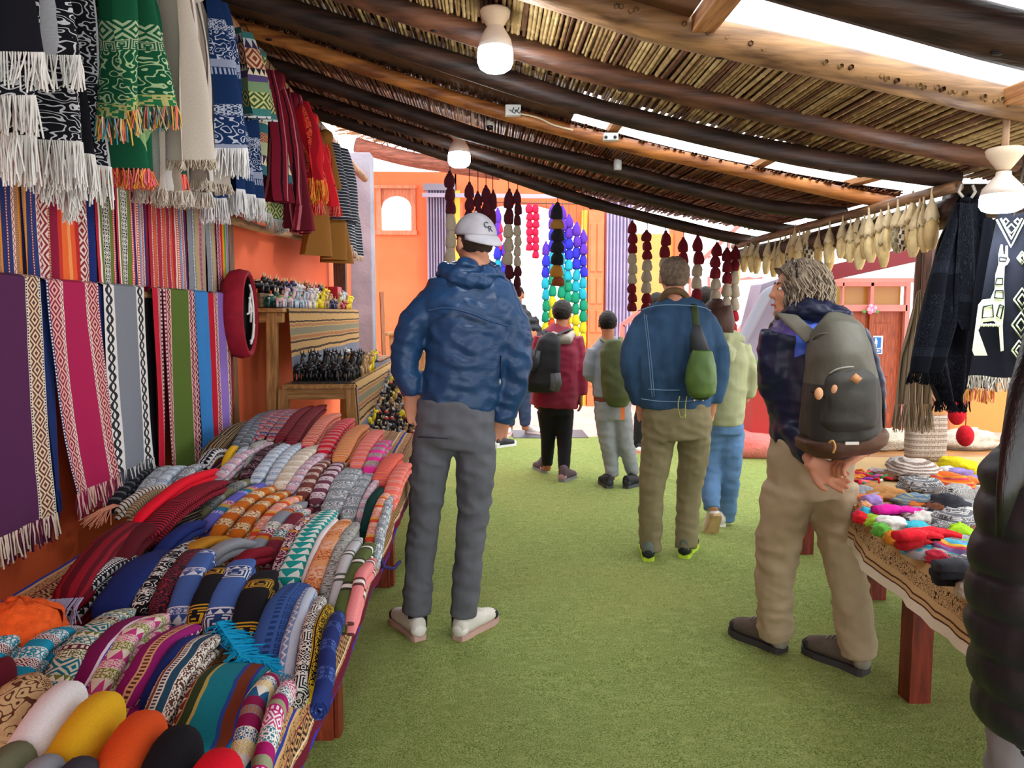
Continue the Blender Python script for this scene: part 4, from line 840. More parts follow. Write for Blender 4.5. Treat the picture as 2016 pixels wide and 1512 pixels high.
SC = textile('cloth_stand', S((.035, 0, '#6f7482', '#6f7482'), (.01, 0, '#b8935e', '#b8935e'), (.006, 0, '#3a2c20', '#3a2c20'), (.018, 0, '#b08c5a', '#b08c5a'), (.005, 0, '#3f3026', '#3f3026'), (.016, 1, '#b08c5a', '#8a3f2e'), (.018, 0, '#7d7860', '#7d7860'), (.014, 1, '#b8935e', '#8a4a34'),
    (.005, 0, '#3f3026', '#3f3026'), (.02, 0, '#b8935e', '#b8935e'), (.006, 0, '#4a3a2c', '#4a3a2c'), (.014, 0, '#a8844f', '#a8844f')), 'v', 2.1)
def drape(xb, xf, z, h, y0, y1, label):
    mb = MB()
    def f(a, b):
        y = lerp(y0, y1, b)
        s_ = a*((xf-xb)+h)
        if s_ < xf-xb: return (xb+s_, y, z+.004)
        t = s_-(xf-xb); return (xf+.012+.05*t*.3+.008*math.sin(y*9+1)*t*5*.5, y, z+.004-t*(1+.03*nz(y*2)))
    mb.grid(f, 24, 50, (xf-xb)+h, y1-y0); mb.uv = [[(q[1], (xf-xb)+h-q[0]) for q in g] for g in mb.uv]
    return tag(mb.build('shelf_cloth', SC), label, 'cloth')
drape(-1.22, -1.06, 1.478, .34, Y0+.05, Y1, 'grey and tan striped cloth hanging from the top step of the stand')
drape(-1.05, -.69, 1.068, .3, Y0+.02, Y1-.1, 'grey and tan striped cloth hanging from the middle step of the stand')
# figurines -------------------------------------------------
def fig_mesh(body, accent, horn, kind='bull', seed=0):
    mb = MB(); rk = random.Random(seed)
    if kind == 'bull':
        mb.m = 0; mb.ball((0, 0, .034), (.016, .027, .017), 8, 6); mb.ball((0, .026, .052), (.012, .013, .015), 8, 6); mb.ball((0, .04, .047), (.008, .009, .007), 6, 5)
        for sx in (-.01, .01):
            for sy in (-.017, .017): mb.tube([(sx, sy, .03), (sx, sy, 0)], [.0065, .0055], 6)
        mb.tube([(0, -.026, .04), (0, -.034, .03), (0, -.033, .016)], .003, 5)
        mb.m = 1; mb.ball((0, -.002, .048), (.011, .014, .007), 7, 5)
        for a in range(5): mb.ball((.016*math.cos(a*1.3), -.01+.008*a-.008, .036+.006*math.sin(a*2)), .0055, 5, 4)
        mb.m = 2
        for sx in (-1, 1): mb.tube([(sx*.006, .024, .062), (sx*.013, .026, .070), (sx*.011, .028, .080)], [.0042, .0034, .0012], 6)
    else:
        mb.m = 0; mb.ball((0, 0, .046), (.017, .028, .019), 8, 6); mb.tube([(0, .018, .05), (0, .03, .075), (0, .032, .098)], [.012, .009, .008], 8); mb.ball((0, .04, .102), (.009, .016, .009), 8, 6)
        for sx in (-.01, .01):
            for sy in (-.017, .017): mb.tube([(sx, sy, .04), (sx, sy, 0)], [.006, .005], 6)
            mb.tube([(sx*.6, .03, .106), (sx*.8, .028, .124)], [.003, .0012], 5)
        mb.m = 1; mb.ball((0, -.002, .058), (.0185, .016, .010), 8, 5); mb.ball((0, .03, .082), (.0098, .0098, .004), 7, 4)
        mb.m = 2; mb.ball((0, -.002, .069), (.006, .008, .004), 6, 4)
    ms = [flat(c, .35, .5) for c in (body, accent, horn)]
    o = mb.build('figurine', ms, origin=(0, 0, 0)); me = o.data; bpy.data.objects.remove(o); return me
VAR = dict(blackb=('#1c1a20', '#c9b48a', '#e8d8b0', 'bull'), whiteb=('#e8e6e2', '#b8b0a8', '#e8d8b0', 'bull'), brownb=('#8a4a30', '#d8c070', '#e8d8b0', 'bull'), navyb=('#1f2c5c', '#c8b070', '#e8c888', 'bull'), redb=('#a83a34', '#e0c8a0', '#e8d8b0', 'bull'),
           tealb=('#1f5a54', '#d8d0b0', '#e8e0c0', 'bull'), pinkl=('#e8c8cc', '#6ac04a', '#f04a8a', 'llama'), bluel=('#b8ccdc', '#f09aa8', '#e8e040', 'llama'), yell=('#f0d81a', '#f2e860', '#d8b810', 'llama'), whitel=('#ecebe6', '#58b8a8', '#e05a8a', 'llama'),
           blackl=('#17171b', '#26262c', '#3a3a40', 'llama'), tanl=('#c09a6a', '#8a6a48', '#e0c8a0', 'llama'), greyl=('#8a8a90', '#4a4a50', '#c8c8c8', 'llama'), blackr=('#1b1b20', '#c83a3a', '#e8e0d0', 'llama'))
FM = {k: fig_mesh(v[0], v[1], v[2], v[3], i) for i, (k, v) in enumerate(VAR.items())}
DESC = dict(blackb='black bull figurine with cream horns', whiteb='white bull figurine with cream horns', brownb='brown bull figurine with gilt spots', navyb='dark blue bull figurine with gilt spots', redb='brick red bull figurine', tealb='dark green bull figurine with cream spots',
            pinkl='pale pink llama figurine with green saddle', bluel='pale blue llama figurine with pink saddle', yell='bright yellow llama figurine', whitel='white llama figurine with turquoise saddle', blackl='black ceramic llama figurine', tanl='tan llama figurine', greyl='grey llama figurine', blackr='black llama figurine with red saddle')
rf = random.Random(21); ORD = 'first second third fourth fifth sixth seventh eighth ninth tenth eleventh twelfth thirteenth fourteenth fifteenth sixteenth seventeenth eighteenth nineteenth twentieth twenty-first twenty-second twenty-third twenty-fourth twenty-fifth twenty-sixth twenty-seventh twenty-eighth twenty-ninth thirtieth thirty-first thirty-second thirty-third thirty-fourth'.split()
def fig(k, x, y, z, s, where, rot=None, nth=None):
    o = bpy.data.objects.new('bull_figurine' if VAR[k][3] == 'bull' else 'llama_figurine', FM[k]); col.objects.link(o); o.location = (x, y, z); o.scale = (s, s, s)
    o.rotation_euler = (0, 0, rf.uniform(-.5, .5)-1.2 if rot is None else rot); tag(o, DESC[k]+((', '+nth+' from left') if nth else '')+' '+where, 'figurine', DESC[k].split(' with')[0]+'s '+where)
zt = 1.484
# top step
def row(keys, x, y0, y1, n, z, s, where):
    for i in range(n):
        t = i/max(1, n-1); k = keys[min(len(keys)-1, int(t*len(keys)))]
        if isinstance(k, tuple): k = rf.choice(k)
        fig(k, x+rf.uniform(-.008, .008), lerp(y0, y1, t), z, s*rf.uniform(.92, 1.08), where, None, ORD[i])
bx_ = MB(); bx_.box((-1.25, 4.2, 1.484), (-1.19, 5.9, 1.56)); tag(bx_.build('display_riser', wood('#7a5a38', '#4a3520', 1), smooth=False), 'low wooden riser at the back of the top step behind the figurines', 'riser')
row(['blackb', 'blackb', 'navyb', 'whiteb', 'brownb', 'redb', 'navyb'], -1.218, 4.27, 5.85, 17, 1.562, 1.35, "in top step's back row")
row(['tealb', 'whiteb', 'tealb', 'whitel', 'tealb', 'yell', 'navyb', 'navyb', 'bluel'], -1.155, 4.3, 6.4, 20, zt, 1.25, "in top step's middle row")
row([('pinkl', 'bluel'), ('pinkl', 'whitel', 'bluel'), ('bluel', 'pinkl'), 'whitel', 'yell', 'tanl', 'navyb', 'tanl', 'redb', 'yell'], -1.10, 4.25, 6.45, 26, zt, .95, "in top step's front row")
# middle step
z2 = 1.074
tr = MB(); tr.box((-1.04, 4.22, z2), (-.72, 4.62, z2+.006)); tag(tr.build('tray', flat('#15151a', .3, .5), smooth=False), 'thin black tray under the black llama figurines', 'tray')
for i in range(15):
    fig('blackl', lerp(-1.01, -.74, (i % 5)/4)+rf.uniform(-.01, .01), 4.27+.13*(i//5), z2+.007, 1.35, 'in the '+('front', 'second', 'rear')[i//5]+' row of the black tray', rf.uniform(-1.2, -.2), ORD[i % 5])
row([('whiteb', 'navyb'), ('redb', 'whitel', 'navyb')], -.95, 4.7, 5.3, 7, z2, 1.25, 'behind the black llamas')
row(['tanl', 'tanl', 'yell', ('navyb', 'yell'), ('navyb', 'greyl')], -.75, 4.68, 5.3, 9, z2, 1.1, "at middle step's front")
row([('yell', 'tanl'), ('navyb', 'greyl')], -.85, 4.7, 5.3, 7, z2, 1.1, "in middle step's centre")
# lowest step, packed
z3 = .692
for iy in range(11):
    for ix in range(7):
        x = lerp(-.67, -.39, ix/6)+rf.uniform(-.01, .01); y = 4.23+iy*.115+rf.uniform(-.015, .015)
        k = rf.choice(['blackl', 'blackl', 'blackr', 'tanl', 'greyl', 'blackb', 'whiteb', 'yell' if 1 < iy < 7 else 'blackb', 'navyb', 'blackr'])
        if rf.random() < .12: k = 'yell'
        fig(k, x, y, z3+.028*iy*.9, 1.0, 'in the crowd on the lowest step')
    mb = MB(); yy = 4.23+iy*.115; 
    if iy: mb.box((-.69, yy-.056, z3), (-.36, yy+.058, z3+.028*iy*.9-.001)); tag(mb.build('display_riser', wood('#9a7040', '#6a4a28', 0), smooth=False), 'wooden riser step %s of the lowest tier under the crowded figurines' % ['', 'first', 'second', 'third', 'fourth', 'fifth', 'sixth', 'seventh', 'eighth', 'ninth', 'tenth'][iy], 'riser')
# wooden spoons and boxes on the middle step right end
for i in range(10):
    mb = MB(); y = 5.5+.075*i; c = ('#b0723e', '#8a4a2c', '#d0a26a')[i % 3]
    P = [Vector((-.98+.03*nz(i), y, z2+.03+.01*(i % 2))), Vector((-.82, y+.02, z2+.034)), Vector((-.72, y+.03, z2+.036))]
    mb.tube(P, [(.03, .012), (.009, .008), (.008, .008)], 10); tag(mb.build('wooden_spoon', wood(c, '#7a4a2a', 0, .4)), 'carved wooden spoon lying on the far part of the middle step', 'spoon', 'wooden spoons on the middle step')
# red box with a round green clay disc
mb = MB(); mb.box((-1.2, 5.95, zt), (-1.1, 6.12, zt+.17)); rb = bevel(mb.build('red_box', flat('#b0182a', .5), smooth=False), .006); tag(rb, 'dark red box with a round green disc on its front, on the top step', 'box')
mb = MB(); mb.lathe((0, 0, 0), [(.0, 0), (.045, .0), (.05, .006), (.045, .014), (.01, .016)], 20)
mb.v = [(-1.105+v[2], 6.035+v[0], zt+.085+v[1]) for v in mb.v]; mb.build('disc', flat('#8a9a5a', .5), rb)
# maroon drum-like hat on the wall
root = thing('felt_hat', 'round maroon felt hat hanging on the wall, its black inside crossed by white lines', 'hat', at(478, 620, X=-1.2))
c = at(486, 618, X=-1.13); Rr = .235
def ring(x, rad): return [(x, c.y+rad*math.cos(a)*.62, c.z+rad*math.sin(a)) for a in np.linspace(0, 2*PI, 33)[:-1]]
mb = MB(); prof = [(-1.225, .02), (-1.225, .17), (-1.2, .205), (-1.16, .215), (-1.115, .205), (-1.11, .19), (-1.125, .18)]
vs = [p for x, rd in prof for p in ring(x, rd)]; n = 32
mb.add(vs, [(i*n+j, i*n+(j+1) % n, (i+1)*n+(j+1) % n, (i+1)*n+j) for i in range(len(prof)-1) for j in range(n)]+[list(range(n))]); mb.build('hat_shell', mat('#8f1226', .8, .15, 20, .3), root)
mb = MB(); mb.add(ring(-1.128, .182)+ring(-1.16, .17), [(j, (j+1) % n, n+(j+1) % n, n+j) for j in range(n)]+[list(range(n, 2*n))[::-1]]); mb.build('lining', flat('#0e0d12', .8), root)
wh = flat('#ece8e4', .8)
for pts in ([(.13*math.cos(a)*.62, .15*math.sin(a)) for a in np.linspace(-1.3, 1.2, 14)], [(-.02, 0), (.02, .005), (.085, .02)], [(.02, .08), (.045, .03), (.03, -.04)], [(.045, .1), (.02, .05), (.01, .0)], [(.02, -.13), (.06, -.12), (.085, -.05)]):
    mb = MB(); mb.tube([(-1.122, c.y+p[0], c.z+p[1]) for p in pts], .0055, 6); mb.build('white_line', wh, root)
# ============================================================ courtyard buildings behind
YB = 12.3
bw = MB()
def wallpiece(x0, x1, z0, z1, y0=YB, y1=YB+.3, m=ORANGE, nm='wall_back'):
    mb = MB(); mb.box((x0, y0, z0), (x1, y1, z1)); return struct(mb.build(nm, m, smooth=False))
def bp(px, py): return at(px, py, Y=YB)
a = bp(738, 345); b_ = bp(840, 345); zt_ = bp(800, 338).z
w0, w1 = bp(742, 455), bp(818, 372)
wallpiece(-3.2, w0.x, -.3, zt_); wallpiece(w1.x, bp(896, 0).x, -.3, zt_); wallpiece(w0.x, w1.x, -.3, w0.z); wallpiece(w0.x, w1.x, w1.z, zt_)
d0, d1 = bp(896, 500).x, bp(1152, 500).x
zd = bp(1000, 398).z
def arch_wall(x0, x1, zsp, ztop, zwall, y0=YB, y1=YB+.3, m=ORANGE, nm='wall_back', n=20):
    mb = MB(); cx = (x0+x1)/2; hw = (x1-x0)/2
    for i in range(n):
        t0, t1 = i/n, (i+1)/n; xa, xb = lerp(x0, x1, t0), lerp(x0, x1, t1)
        za = zsp+(ztop-zsp)*math.sqrt(max(0, 1-((xa-cx)/hw)**2)); zb2 = zsp+(ztop-zsp)*math.sqrt(max(0, 1-((xb-cx)/hw)**2))
        mb.add([(xa, y0, za), (xb, y0, zb2), (xb, y0, zwall), (xa, y0, zwall), (xa, y1, za), (xb, y1, zb2), (xb, y1, zwall), (xa, y1, zwall)], [(0, 1, 2, 3), (7, 6, 5, 4), (0, 4, 5, 1), (3, 2, 6, 7)])
    return struct(mb.build(nm, m, smooth=False))
PINKISH = mat('#ea8a72', .85, 0, 2, .2, c2='#dd7a62')
arch_wall(d0, d1, bp(0, 470).z, zd, zt_, m=ORANGE)
wallpiece(d1, bp(1245, 0).x, -.3, zt_)
# arched window in its wooden frame (bright outside beyond)
FRW = wood('#d98a68', '#b86a4c', 2, .6)
root = thing('window_1', None, None, (w0.x, YB, w0.z)); struct(root)
arch = MB(); cx = (w0.x+w1.x)/2; hw = (w1.x-w0.x)/2-.07; zs_ = lerp(w0.z, w1.z, .55); n = 18
for i in range(n):
    t0, t1 = i/n, (i+1)/n; xa, xb = lerp(cx-hw, cx+hw, t0), lerp(cx-hw, cx+hw, t1)
    fz = lambda x: zs_+(w1.z-.1-zs_)*math.sqrt(max(0, 1-((x-cx)/hw)**2))
    arch.add([(xa, YB+.02, fz(xa)), (xb, YB+.02, fz(xb)), (xb, YB+.02, w1.z), (xa, YB+.02, w1.z), (xa, YB+.1, fz(xa)), (xb, YB+.1, fz(xb)), (xb, YB+.1, w1.z), (xa, YB+.1, w1.z)], [(0, 1, 2, 3), (0, 4, 5, 1), (7, 6, 5, 4)])
arch.build('arched_panel', FRW, root, smooth=False)
mb = MB(); mb.box((w0.x, YB-.03, w0.z), (w0.x+.07, YB+.1, w1.z)); mb.build('window_frame', FRW, root, smooth=False)
mb = MB(); mb.box((w1.x-.07, YB-.03, w0.z), (w1.x, YB+.1, w1.z)); mb.build('window_frame', FRW, root, smooth=False)
mb = MB(); mb.box((w0.x-.02, YB-.05, w0.z-.06), (w1.x+.02, YB+.1, w0.z+.01)); mb.build('window_sill', FRW, root, smooth=False)
mb = MB(); mb.box((w0.x-.02, YB-.05, w1.z), (w1.x+.02, YB+.1, w1.z+.05)); mb.build('window_frame', FRW, root, smooth=False)
# corrugated folding shutters, each fold a slat
LIL = mat('#93889f', .5, .08, 4, .1); LIL2 = mat('#a79dbb', .5, .08, 4, .1)
def shutter(px0, px1, py0, py1, Y, n, m, label):
    A = at(px0, py0, Y=Y); B = at(px1, py1, Y=Y); root = thing('folding_gate', label, 'gate', (A.x, Y, B.z)); w = (B.x-A.x)/n
    mb = MB(); mb.box((0, -.03, B.z), (w*.5, .03, A.z)); mb2 = None
    first = None
    for i in range(n):
        x = A.x+i*w
        if first is None:
            mb = MB(); mb.add([(x, Y, B.z), (x+w*.35, Y-.05, B.z), (x+w*.65, Y-.05, B.z), (x+w, Y, B.z), (x, Y, A.z), (x+w*.35, Y-.05, A.z), (x+w*.65, Y-.05, A.z), (x+w, Y, A.z)], [(0, 1, 5, 4), (1, 2, 6, 5), (2, 3, 7, 6)])
            first = mb.build('gate_slat', m, root, smooth=False, origin=(x, Y, B.z))
        else:
            o = first.copy(); o.location = (x-A.x, 0, 0); col.objects.link(o)
    mb = MB(); mb.box((A.x-.05, Y-.09, A.z), (B.x+.05, Y+.05, A.z+.1)); mb.build('top_track', flat('#8d8a98', .4, .5), root, smooth=False)
shutter(840, 893, 376, 800, YB-.15, 9, LIL, 'lilac folding metal gate left of the arched doorway')
shutter(1193, 1242, 372, 800, YB-.15, 8, LIL2, 'lilac folding metal gate right of the orange door leaf')
mb = MB(); mb.beam((bp(830, 0).x, YB-.25, bp(0, 384).z), (bp(1200, 0).x, YB-.25, bp(0, 386).z), .05, .06); struct(mb.build('trim_3', flat('#a9a2b8', .5), smooth=False))
# door frame: yellow posts; open orange panelled leaf
for px in (897, 1152):
    x = bp(px, 0).x; mb = MB(); mb.box((x-.03, YB-.12, -.02), (x+.05, YB, bp(0, 372 if px < 1000 else 410).z)); struct(mb.build('trim_4', flat('#f0c04a', .6), smooth=False))
dl = thing('door_1', None, None, (bp(1160, 0).x, YB-.2, 0)); struct(dl)
DO = mat('#ef7f52', .6, .08, 5, .15)
xa, xb, zt1 = bp(1160, 0).x, bp(1190, 0).x, bp(0, 412).z
mb = MB(); mb.box((xa, YB-.22, -.02), (xb, YB-.14, zt1)); mb.build('door_leaf', DO, dl, smooth=False)
for (za, zb3) in ((.3, .95), (1.15, 1.5), (1.6, 2.0), (2.1, zt1-.2)):
    for k in (0, 1):
        x0 = lerp(xa, xb, .1+.45*k); x1 = lerp(xa, xb, .45+.45*k); mb = MB(); mb.box((x0, YB-.24, za), (x1, YB-.215, zb3)); bevel(mb.build('door_panel', DO, dl, smooth=False), .008)
wallpiece(d0-.02, d0+.12, -.3, bp(0, 395).z, YB-.1, YB, PINKISH, 'wall_back')
# far roof of twigs and its log above the orange wall
mb = MB(); P = [at(700, 285, Y=9.5), at(800, 312, Y=9.5), at(900, 328, Y=9.5), at(985, 340, Y=9.5)]
mb.tube(smooth_path(P, 5), .09, 10); tag(mb.build('far_log', wood('#9a5a48', '#6a3a2c', 0)), 'reddish-brown log carrying the straw roof beyond the concrete column', 'log')
tw = MB(); rk = random.Random(5); A, B, C_, D_ = at(690, 262, Y=9.4), at(905, 322, Y=9.4), at(690, 240, Y=11.8), at(905, 300, Y=11.8)
root = thing('straw_roof', 'rough straw and twig roof beyond the concrete column', 'roof', A)
def rp(a, b): return A.lerp(B, a).lerp(C_.lerp(D_, a), b)+Vector((0, 0, .12))
mb = MB(); mb.grid(lambda a, b: rp(a, b)+Vector((0, 0, .05)), 6, 6); mb.build('roof_base', mat('#7a5a40', .95, .25, 15, .6), root)
for i in range(700):
    p = rp(rk.random(), rk.random()); p.z -= rk.uniform(0, .06); d = Vector((rk.gauss(0, 1), rk.gauss(0, .8), rk.gauss(0, .06))).normalized()*rk.uniform(.15, .4)
    tw.m = rk.choice((0, 1, 2)); tw.tube([p-d, p+d], .008, 4, caps=False)
tag(tw.build('straw', [flat('#c79a70', .9), flat('#9a6a48', .9), flat('#6b4630', .9)], root), None, None, None, 'stuff')
# wooden cabinet with a hanging plain sign
CW = wood('#a8774a', '#80552f', 2, .5)
cab = thing('cabinet', 'brown wooden cabinet with a projecting top by the orange wall', 'cabinet', at(800, 800, Y=9.5))
A = at(756, 0, Y=9.3); B = at(850, 0, Y=9.3); zt2 = at(0, 655, Y=9.3).z
mb = MB(); mb.box((A.x, 9.3, 0), (B.x+.25, 9.75, zt2-.04)); bevel(mb.build('body', CW, cab, smooth=False), .005)
mb = MB(); mb.box((A.x-.06, 9.24, zt2-.04), (B.x+.3, 9.8, zt2)); bevel(mb.build('top', CW, cab, smooth=False), .01)
for k in (0, 1):
    mb = MB(); x0 = lerp(A.x, B.x+.25, .06+.47*k); x1 = lerp(A.x, B.x+.25, .47+.47*k); mb.box((x0, 9.275, .1), (x1, 9.3, zt2-.14)); d = bevel(mb.build('door', CW, cab, smooth=False), .006)
    mb = MB(); mb.ball((x1-.05 if k == 0 else x0+.05, 9.265, .6), .015); mb.build('handle', flat('#3a2a1a', .4), d)
p = at(838, 682, Y=9.28); mb = MB(); mb.box((p.x-.06, 9.29, p.z-.06), (p.x+.06, 9.3, p.z+.06)); tag(mb.build('paper_sign', flat('#e8e6e0', .7), smooth=False), 'small white sign hung on the cabinet beside the man in the blue jacket', 'sign')
for px, c, h, lb in ((792, '#d81a2a', .16, 'red'), (797, '#d8a078', .2, 'tan'), (786, '#c89a7a', .15, 'pale')):
    p = at(px, 640, Y=9.5); mb = MB(); mb.tube([(p.x, 9.5, zt2+.0), (p.x+.02, 9.5, zt2+h)], [.012, .006], 7); tag(mb.build('stick', flat(c)), 'short %s stick standing on the cabinet' % lb, 'stick')
p = at(788, 650, Y=9.45); mb = MB(); mb.lathe((p.x, 9.5, zt2), [(.04, 0), (.055, .03), (.05, .06), (.03, .075)], 14); tag(mb.build('jar', flat('#5a1520', .3, .5)), 'dark red round jar on the cabinet', 'jar')
# yellow wall, stairs and grey slope at right
YEL = mat('#d8ae66', .85, 0, 1.5, .2, c2='#cda058'); GREYW = mat('#9792a2', .9, 0, 1.5, .3, c2='#7f7a8a'); 
wallpiece(bp(1240, 0).x, bp(1335, 0).x, -.3, bp(0, 455).z, YB, YB+.3, YEL); wallpiece(bp(1335, 0).x, bp(1352, 0).x, -.3, bp(0, 440).z, YB-.1, YB+.3, ORANGE)
Yg = 11.0
gp = lambda px, py: at(px, py, Y=Yg)
wallpiece(bp(1352, 0).x, bp(1530, 0).x, -.3, bp(0, 475).z, YB, YB+.3, mat('#dcd6da', .9, .06, 2, .2))
def polywall(pts, y0, y1, m, name='wall_back'):
    mb = MB(); n = len(pts); vs = [(p.x, y0, p.z) for p in pts]+[(p.x, y1, p.z) for p in pts]
    mb.add(vs, [list(range(n)), list(range(n, 2*n))[::-1]]+[(i, n+i, n+(i+1) % n, (i+1) % n) for i in range(n)]); return struct(mb.build(name, m, smooth=False))
Ys = 9.6; q = lambda px, py: at(px, py, Y=Ys)
polywall([q(1455, 800), q(1480, 640), q(1500, 560), q(1545, 545), q(1660, 545), q(1660, 900), q(1455, 900)], Ys, Ys+.4, GREYW)
# pink stair rail and stringer
SAL = flat('#e87a70', .5); stair = thing('staircase', 'pink metal staircase rail rising to the right behind the tassels', 'staircase', q(1240, 800))
for (a, b, w) in (((1222, 690), (1225, 640), .06), ((1225, 640), (1330, 560), .06), ((1330, 560), (1470, 430), .05), ((1330, 650), (1480, 520), .06), ((1440, 690), (1500, 610), .17), ((1455, 548), (1500, 545), .05)):
    A = at(a[0], a[1], Y=Ys+.6); B = at(b[0], b[1], Y=Ys+.6); mb = MB(); mb.beam(A, B, w, w); mb.build('rail', SAL, stair, smooth=False)
for px in (1226, 1335, 1478):
    A = at(px, 640, Y=Ys+.6); mb = MB(); mb.beam((A.x, Ys+.6, A.z), (A.x, Ys+.6, -.02), .05, .05, up=(0, 1, 0)); mb.build('stair_post', SAL, stair, smooth=False)
for i in range(6):
    A = at(1245+i*38, 628-i*31, Y=Ys+.6); mb = MB(); mb.beam(A, A-Vector((0, 0, .75)), .03, .03, up=(0, 1, 0)); mb.build('baluster', SAL, stair, smooth=False)
# drainpipe
PVC = flat('#80828f', .35, .5); P = [q(1560, 572), q(1525, 572), q(1498, 580), q(1485, 600), q(1462, 645), q(1440, 690), q(1432, 740), at(1430, 852, Y=Ys)]
mb = MB(); mb.tube([p-Vector((0, .25, 0)) for p in smooth_path(P, 5)], .075, 14); tag(mb.build('drainpipe', PVC), 'grey plastic drainpipe bending down over the grey wall', 'pipe')
# pink rough steps
PK = mat('#e8706a', .9, 0, 4, .8, .03, c2='#d8827a'); PK2 = mat('#c9a198', .9, 0, 5, .9, .04, c2='#b08a82')
rk = random.Random(9)
def rock(c, r, m, label, name='stone_step'):
    mb = MB(); mb.ball((0, 0, 0), 1, 14, 10); mb.v = [(c[0]+r[0]*v[0]*(1+.25*nz(v[0]*1.5+c[0], v[1]*1.5, v[2]*1.5)), c[1]+r[1]*v[1]*(1+.2*nz(v[0]*2, v[1]*2+3, v[2]*2)), max(-.02, c[2]+r[2]*max(-.8, min(.75, v[2]*1.3))*(1+.2*nz(v[0]*2, v[1]*2, v[2]*2+7)))) for v in mb.v]
    tag(mb.build(name, m), label, 'step')
g = at(1490, 905, Z=0); rock((g.x+.15, g.y+.35, .1), (.5, .4, .16), PK, 'low pink painted stone step at the turf edge')
g = at(1480, 860, Z=0); rock((g.x+.1, g.y+.2, .2), (.5, .4, .26), PK, 'higher pink painted stone step with a cracked face')
g = at(1490, 830, Z=.2); rock((g.x+.1, g.y+.3, .0), (.7, .45, .27), PK2, 'greyish pink rough stone ledge holding the blue bucket')
# blue bucket
bc = at(1484, 822, Y=9.05); bk = thing('bucket', 'blue plastic bucket with an orange and white label and white handle', 'bucket', bc)
BL = flat('#2a86d8', .35, .5); mb = MB(); mb.lathe(bc, [(.097, -.03), (.103, .005), (.135, .27), (.146, .275), (.146, .3), (.135, .304), (.126, .28), (.097, .02)], 24); mb.build('body', BL, bk)
mb = MB(); mb.tube([bc+Vector((.137*math.cos(a), -.137, .23-.14*math.sin(a) if 0 < a < PI else .23)) for a in np.linspace(0, PI, 16)], .005, 6); mb.build('handle', flat('#e8e8ea'), bk)
mb = MB(); mb.grid(lambda a, b: bc+Vector((.132*math.sin((a-.5)*.75-.15), -.134*math.cos((a-.5)*.75-.15), lerp(.11, .22, b))), 6, 2); lb = mb.build('label', flat('#eeeae4'), bk)
mb = MB(); mb.grid(lambda a, b: bc+Vector((.133*math.sin((a-.5)*.45-.15), -.137*math.cos((a-.5)*.45-.15), lerp(.125, .18, b))), 6, 2); mb.build('orange_print', flat('#ea7a2a'), lb)
mb = MB(); mb.grid(lambda a, b: bc+Vector((.133*math.sin((a-.5)*.6-.15), -.137*math.cos((a-.5)*.6-.15), lerp(.195, .212, b))), 6, 2); mb.build('orange_print', flat('#d8302a'), lb)
# little bush in a pot
pb = at(1500, 735, Y=7.9); mb = MB(); rk = random.Random(4)
root = thing('potted_plant', 'small leafy plant in a red planter by the grey wall', 'plant', pb)
mb.lathe((pb.x, pb.y, pb.z-.16), [(.12, 0), (.15, .13), (.15, .15), (.13, .15)], 14); mb.build('planter', flat('#c83a34'), root)
mb = MB(); mb.box((pb.x-.14, pb.y-.14, -.02), (pb.x+.14, pb.y+.14, pb.z-.16)); mb.build('planter_stand', flat('#a8302c'), root, smooth=False)
mb = MB()
for i in range(40):
    mb = MB(); a = rk.uniform(0, 6.28); r0 = rk.uniform(.02, .16); c = Vector((pb.x+r0*math.cos(a), pb.y+r0*math.sin(a), pb.z+rk.uniform(0, .14)))
    d = Vector((math.cos(a), math.sin(a), .4)).normalized()*.045; s_ = Vector((-math.sin(a), math.cos(a), 0))*.02
    mb.add([c-d, c+s_, c+d, c-s_+Vector((0, 0, .005))], [(0, 1, 2, 3)]); mb.build('leaf', flat(rk.choice(('#4a8a34', '#6aa84a'))), root)
# ground cover and doormat
mb = MB(); A = at(1095, 862, Z=0); B = at(1148, 850, Z=0); mb.box((A.x-.5, A.y-.05, 0), (B.x, B.y+.1, .012)); tag(mb.build('drain_grate', flat('#4a4650', .5), smooth=False), 'dark metal grate in the pavement just beyond the turf', 'grate')
# ---------------------------------------------------------- pompom strands
def pom_mesh(c):
    mb = MB(); rk = random.Random(hash(c) % 1000 if False else int(c[1:], 16) % 1000); prof = [(-.5, .55), (-.47, .86), (-.36, 1.0), (-.2, 1.02), (0, .95), (.18, .78), (.3, .55), (.38, .34), (.46, .3), (.52, .18)]
    n = 14; vs = []
    for z, r_ in prof:
        for j in range(n): a = 2*PI*j/n; q = r_*(1+.09*rk.uniform(-1, 1)); vs.append((q*math.cos(a)*.5, q*math.sin(a)*.5, z))
    mb.add(vs, [(i*n+j, i*n+(j+1) % n, (i+1)*n+(j+1) % n, (i+1)*n+j) for i in range(len(prof)-1) for j in range(n)]+[list(range(n))[::-1], list(range((len(prof)-1)*n, len(prof)*n))])
    o = mb.build('pompom', mat(c, .95, .15, 30, .8, .01), origin=(0, 0, 0)); me = o.data; bpy.data.objects.remove(o); return me
_pm = {}
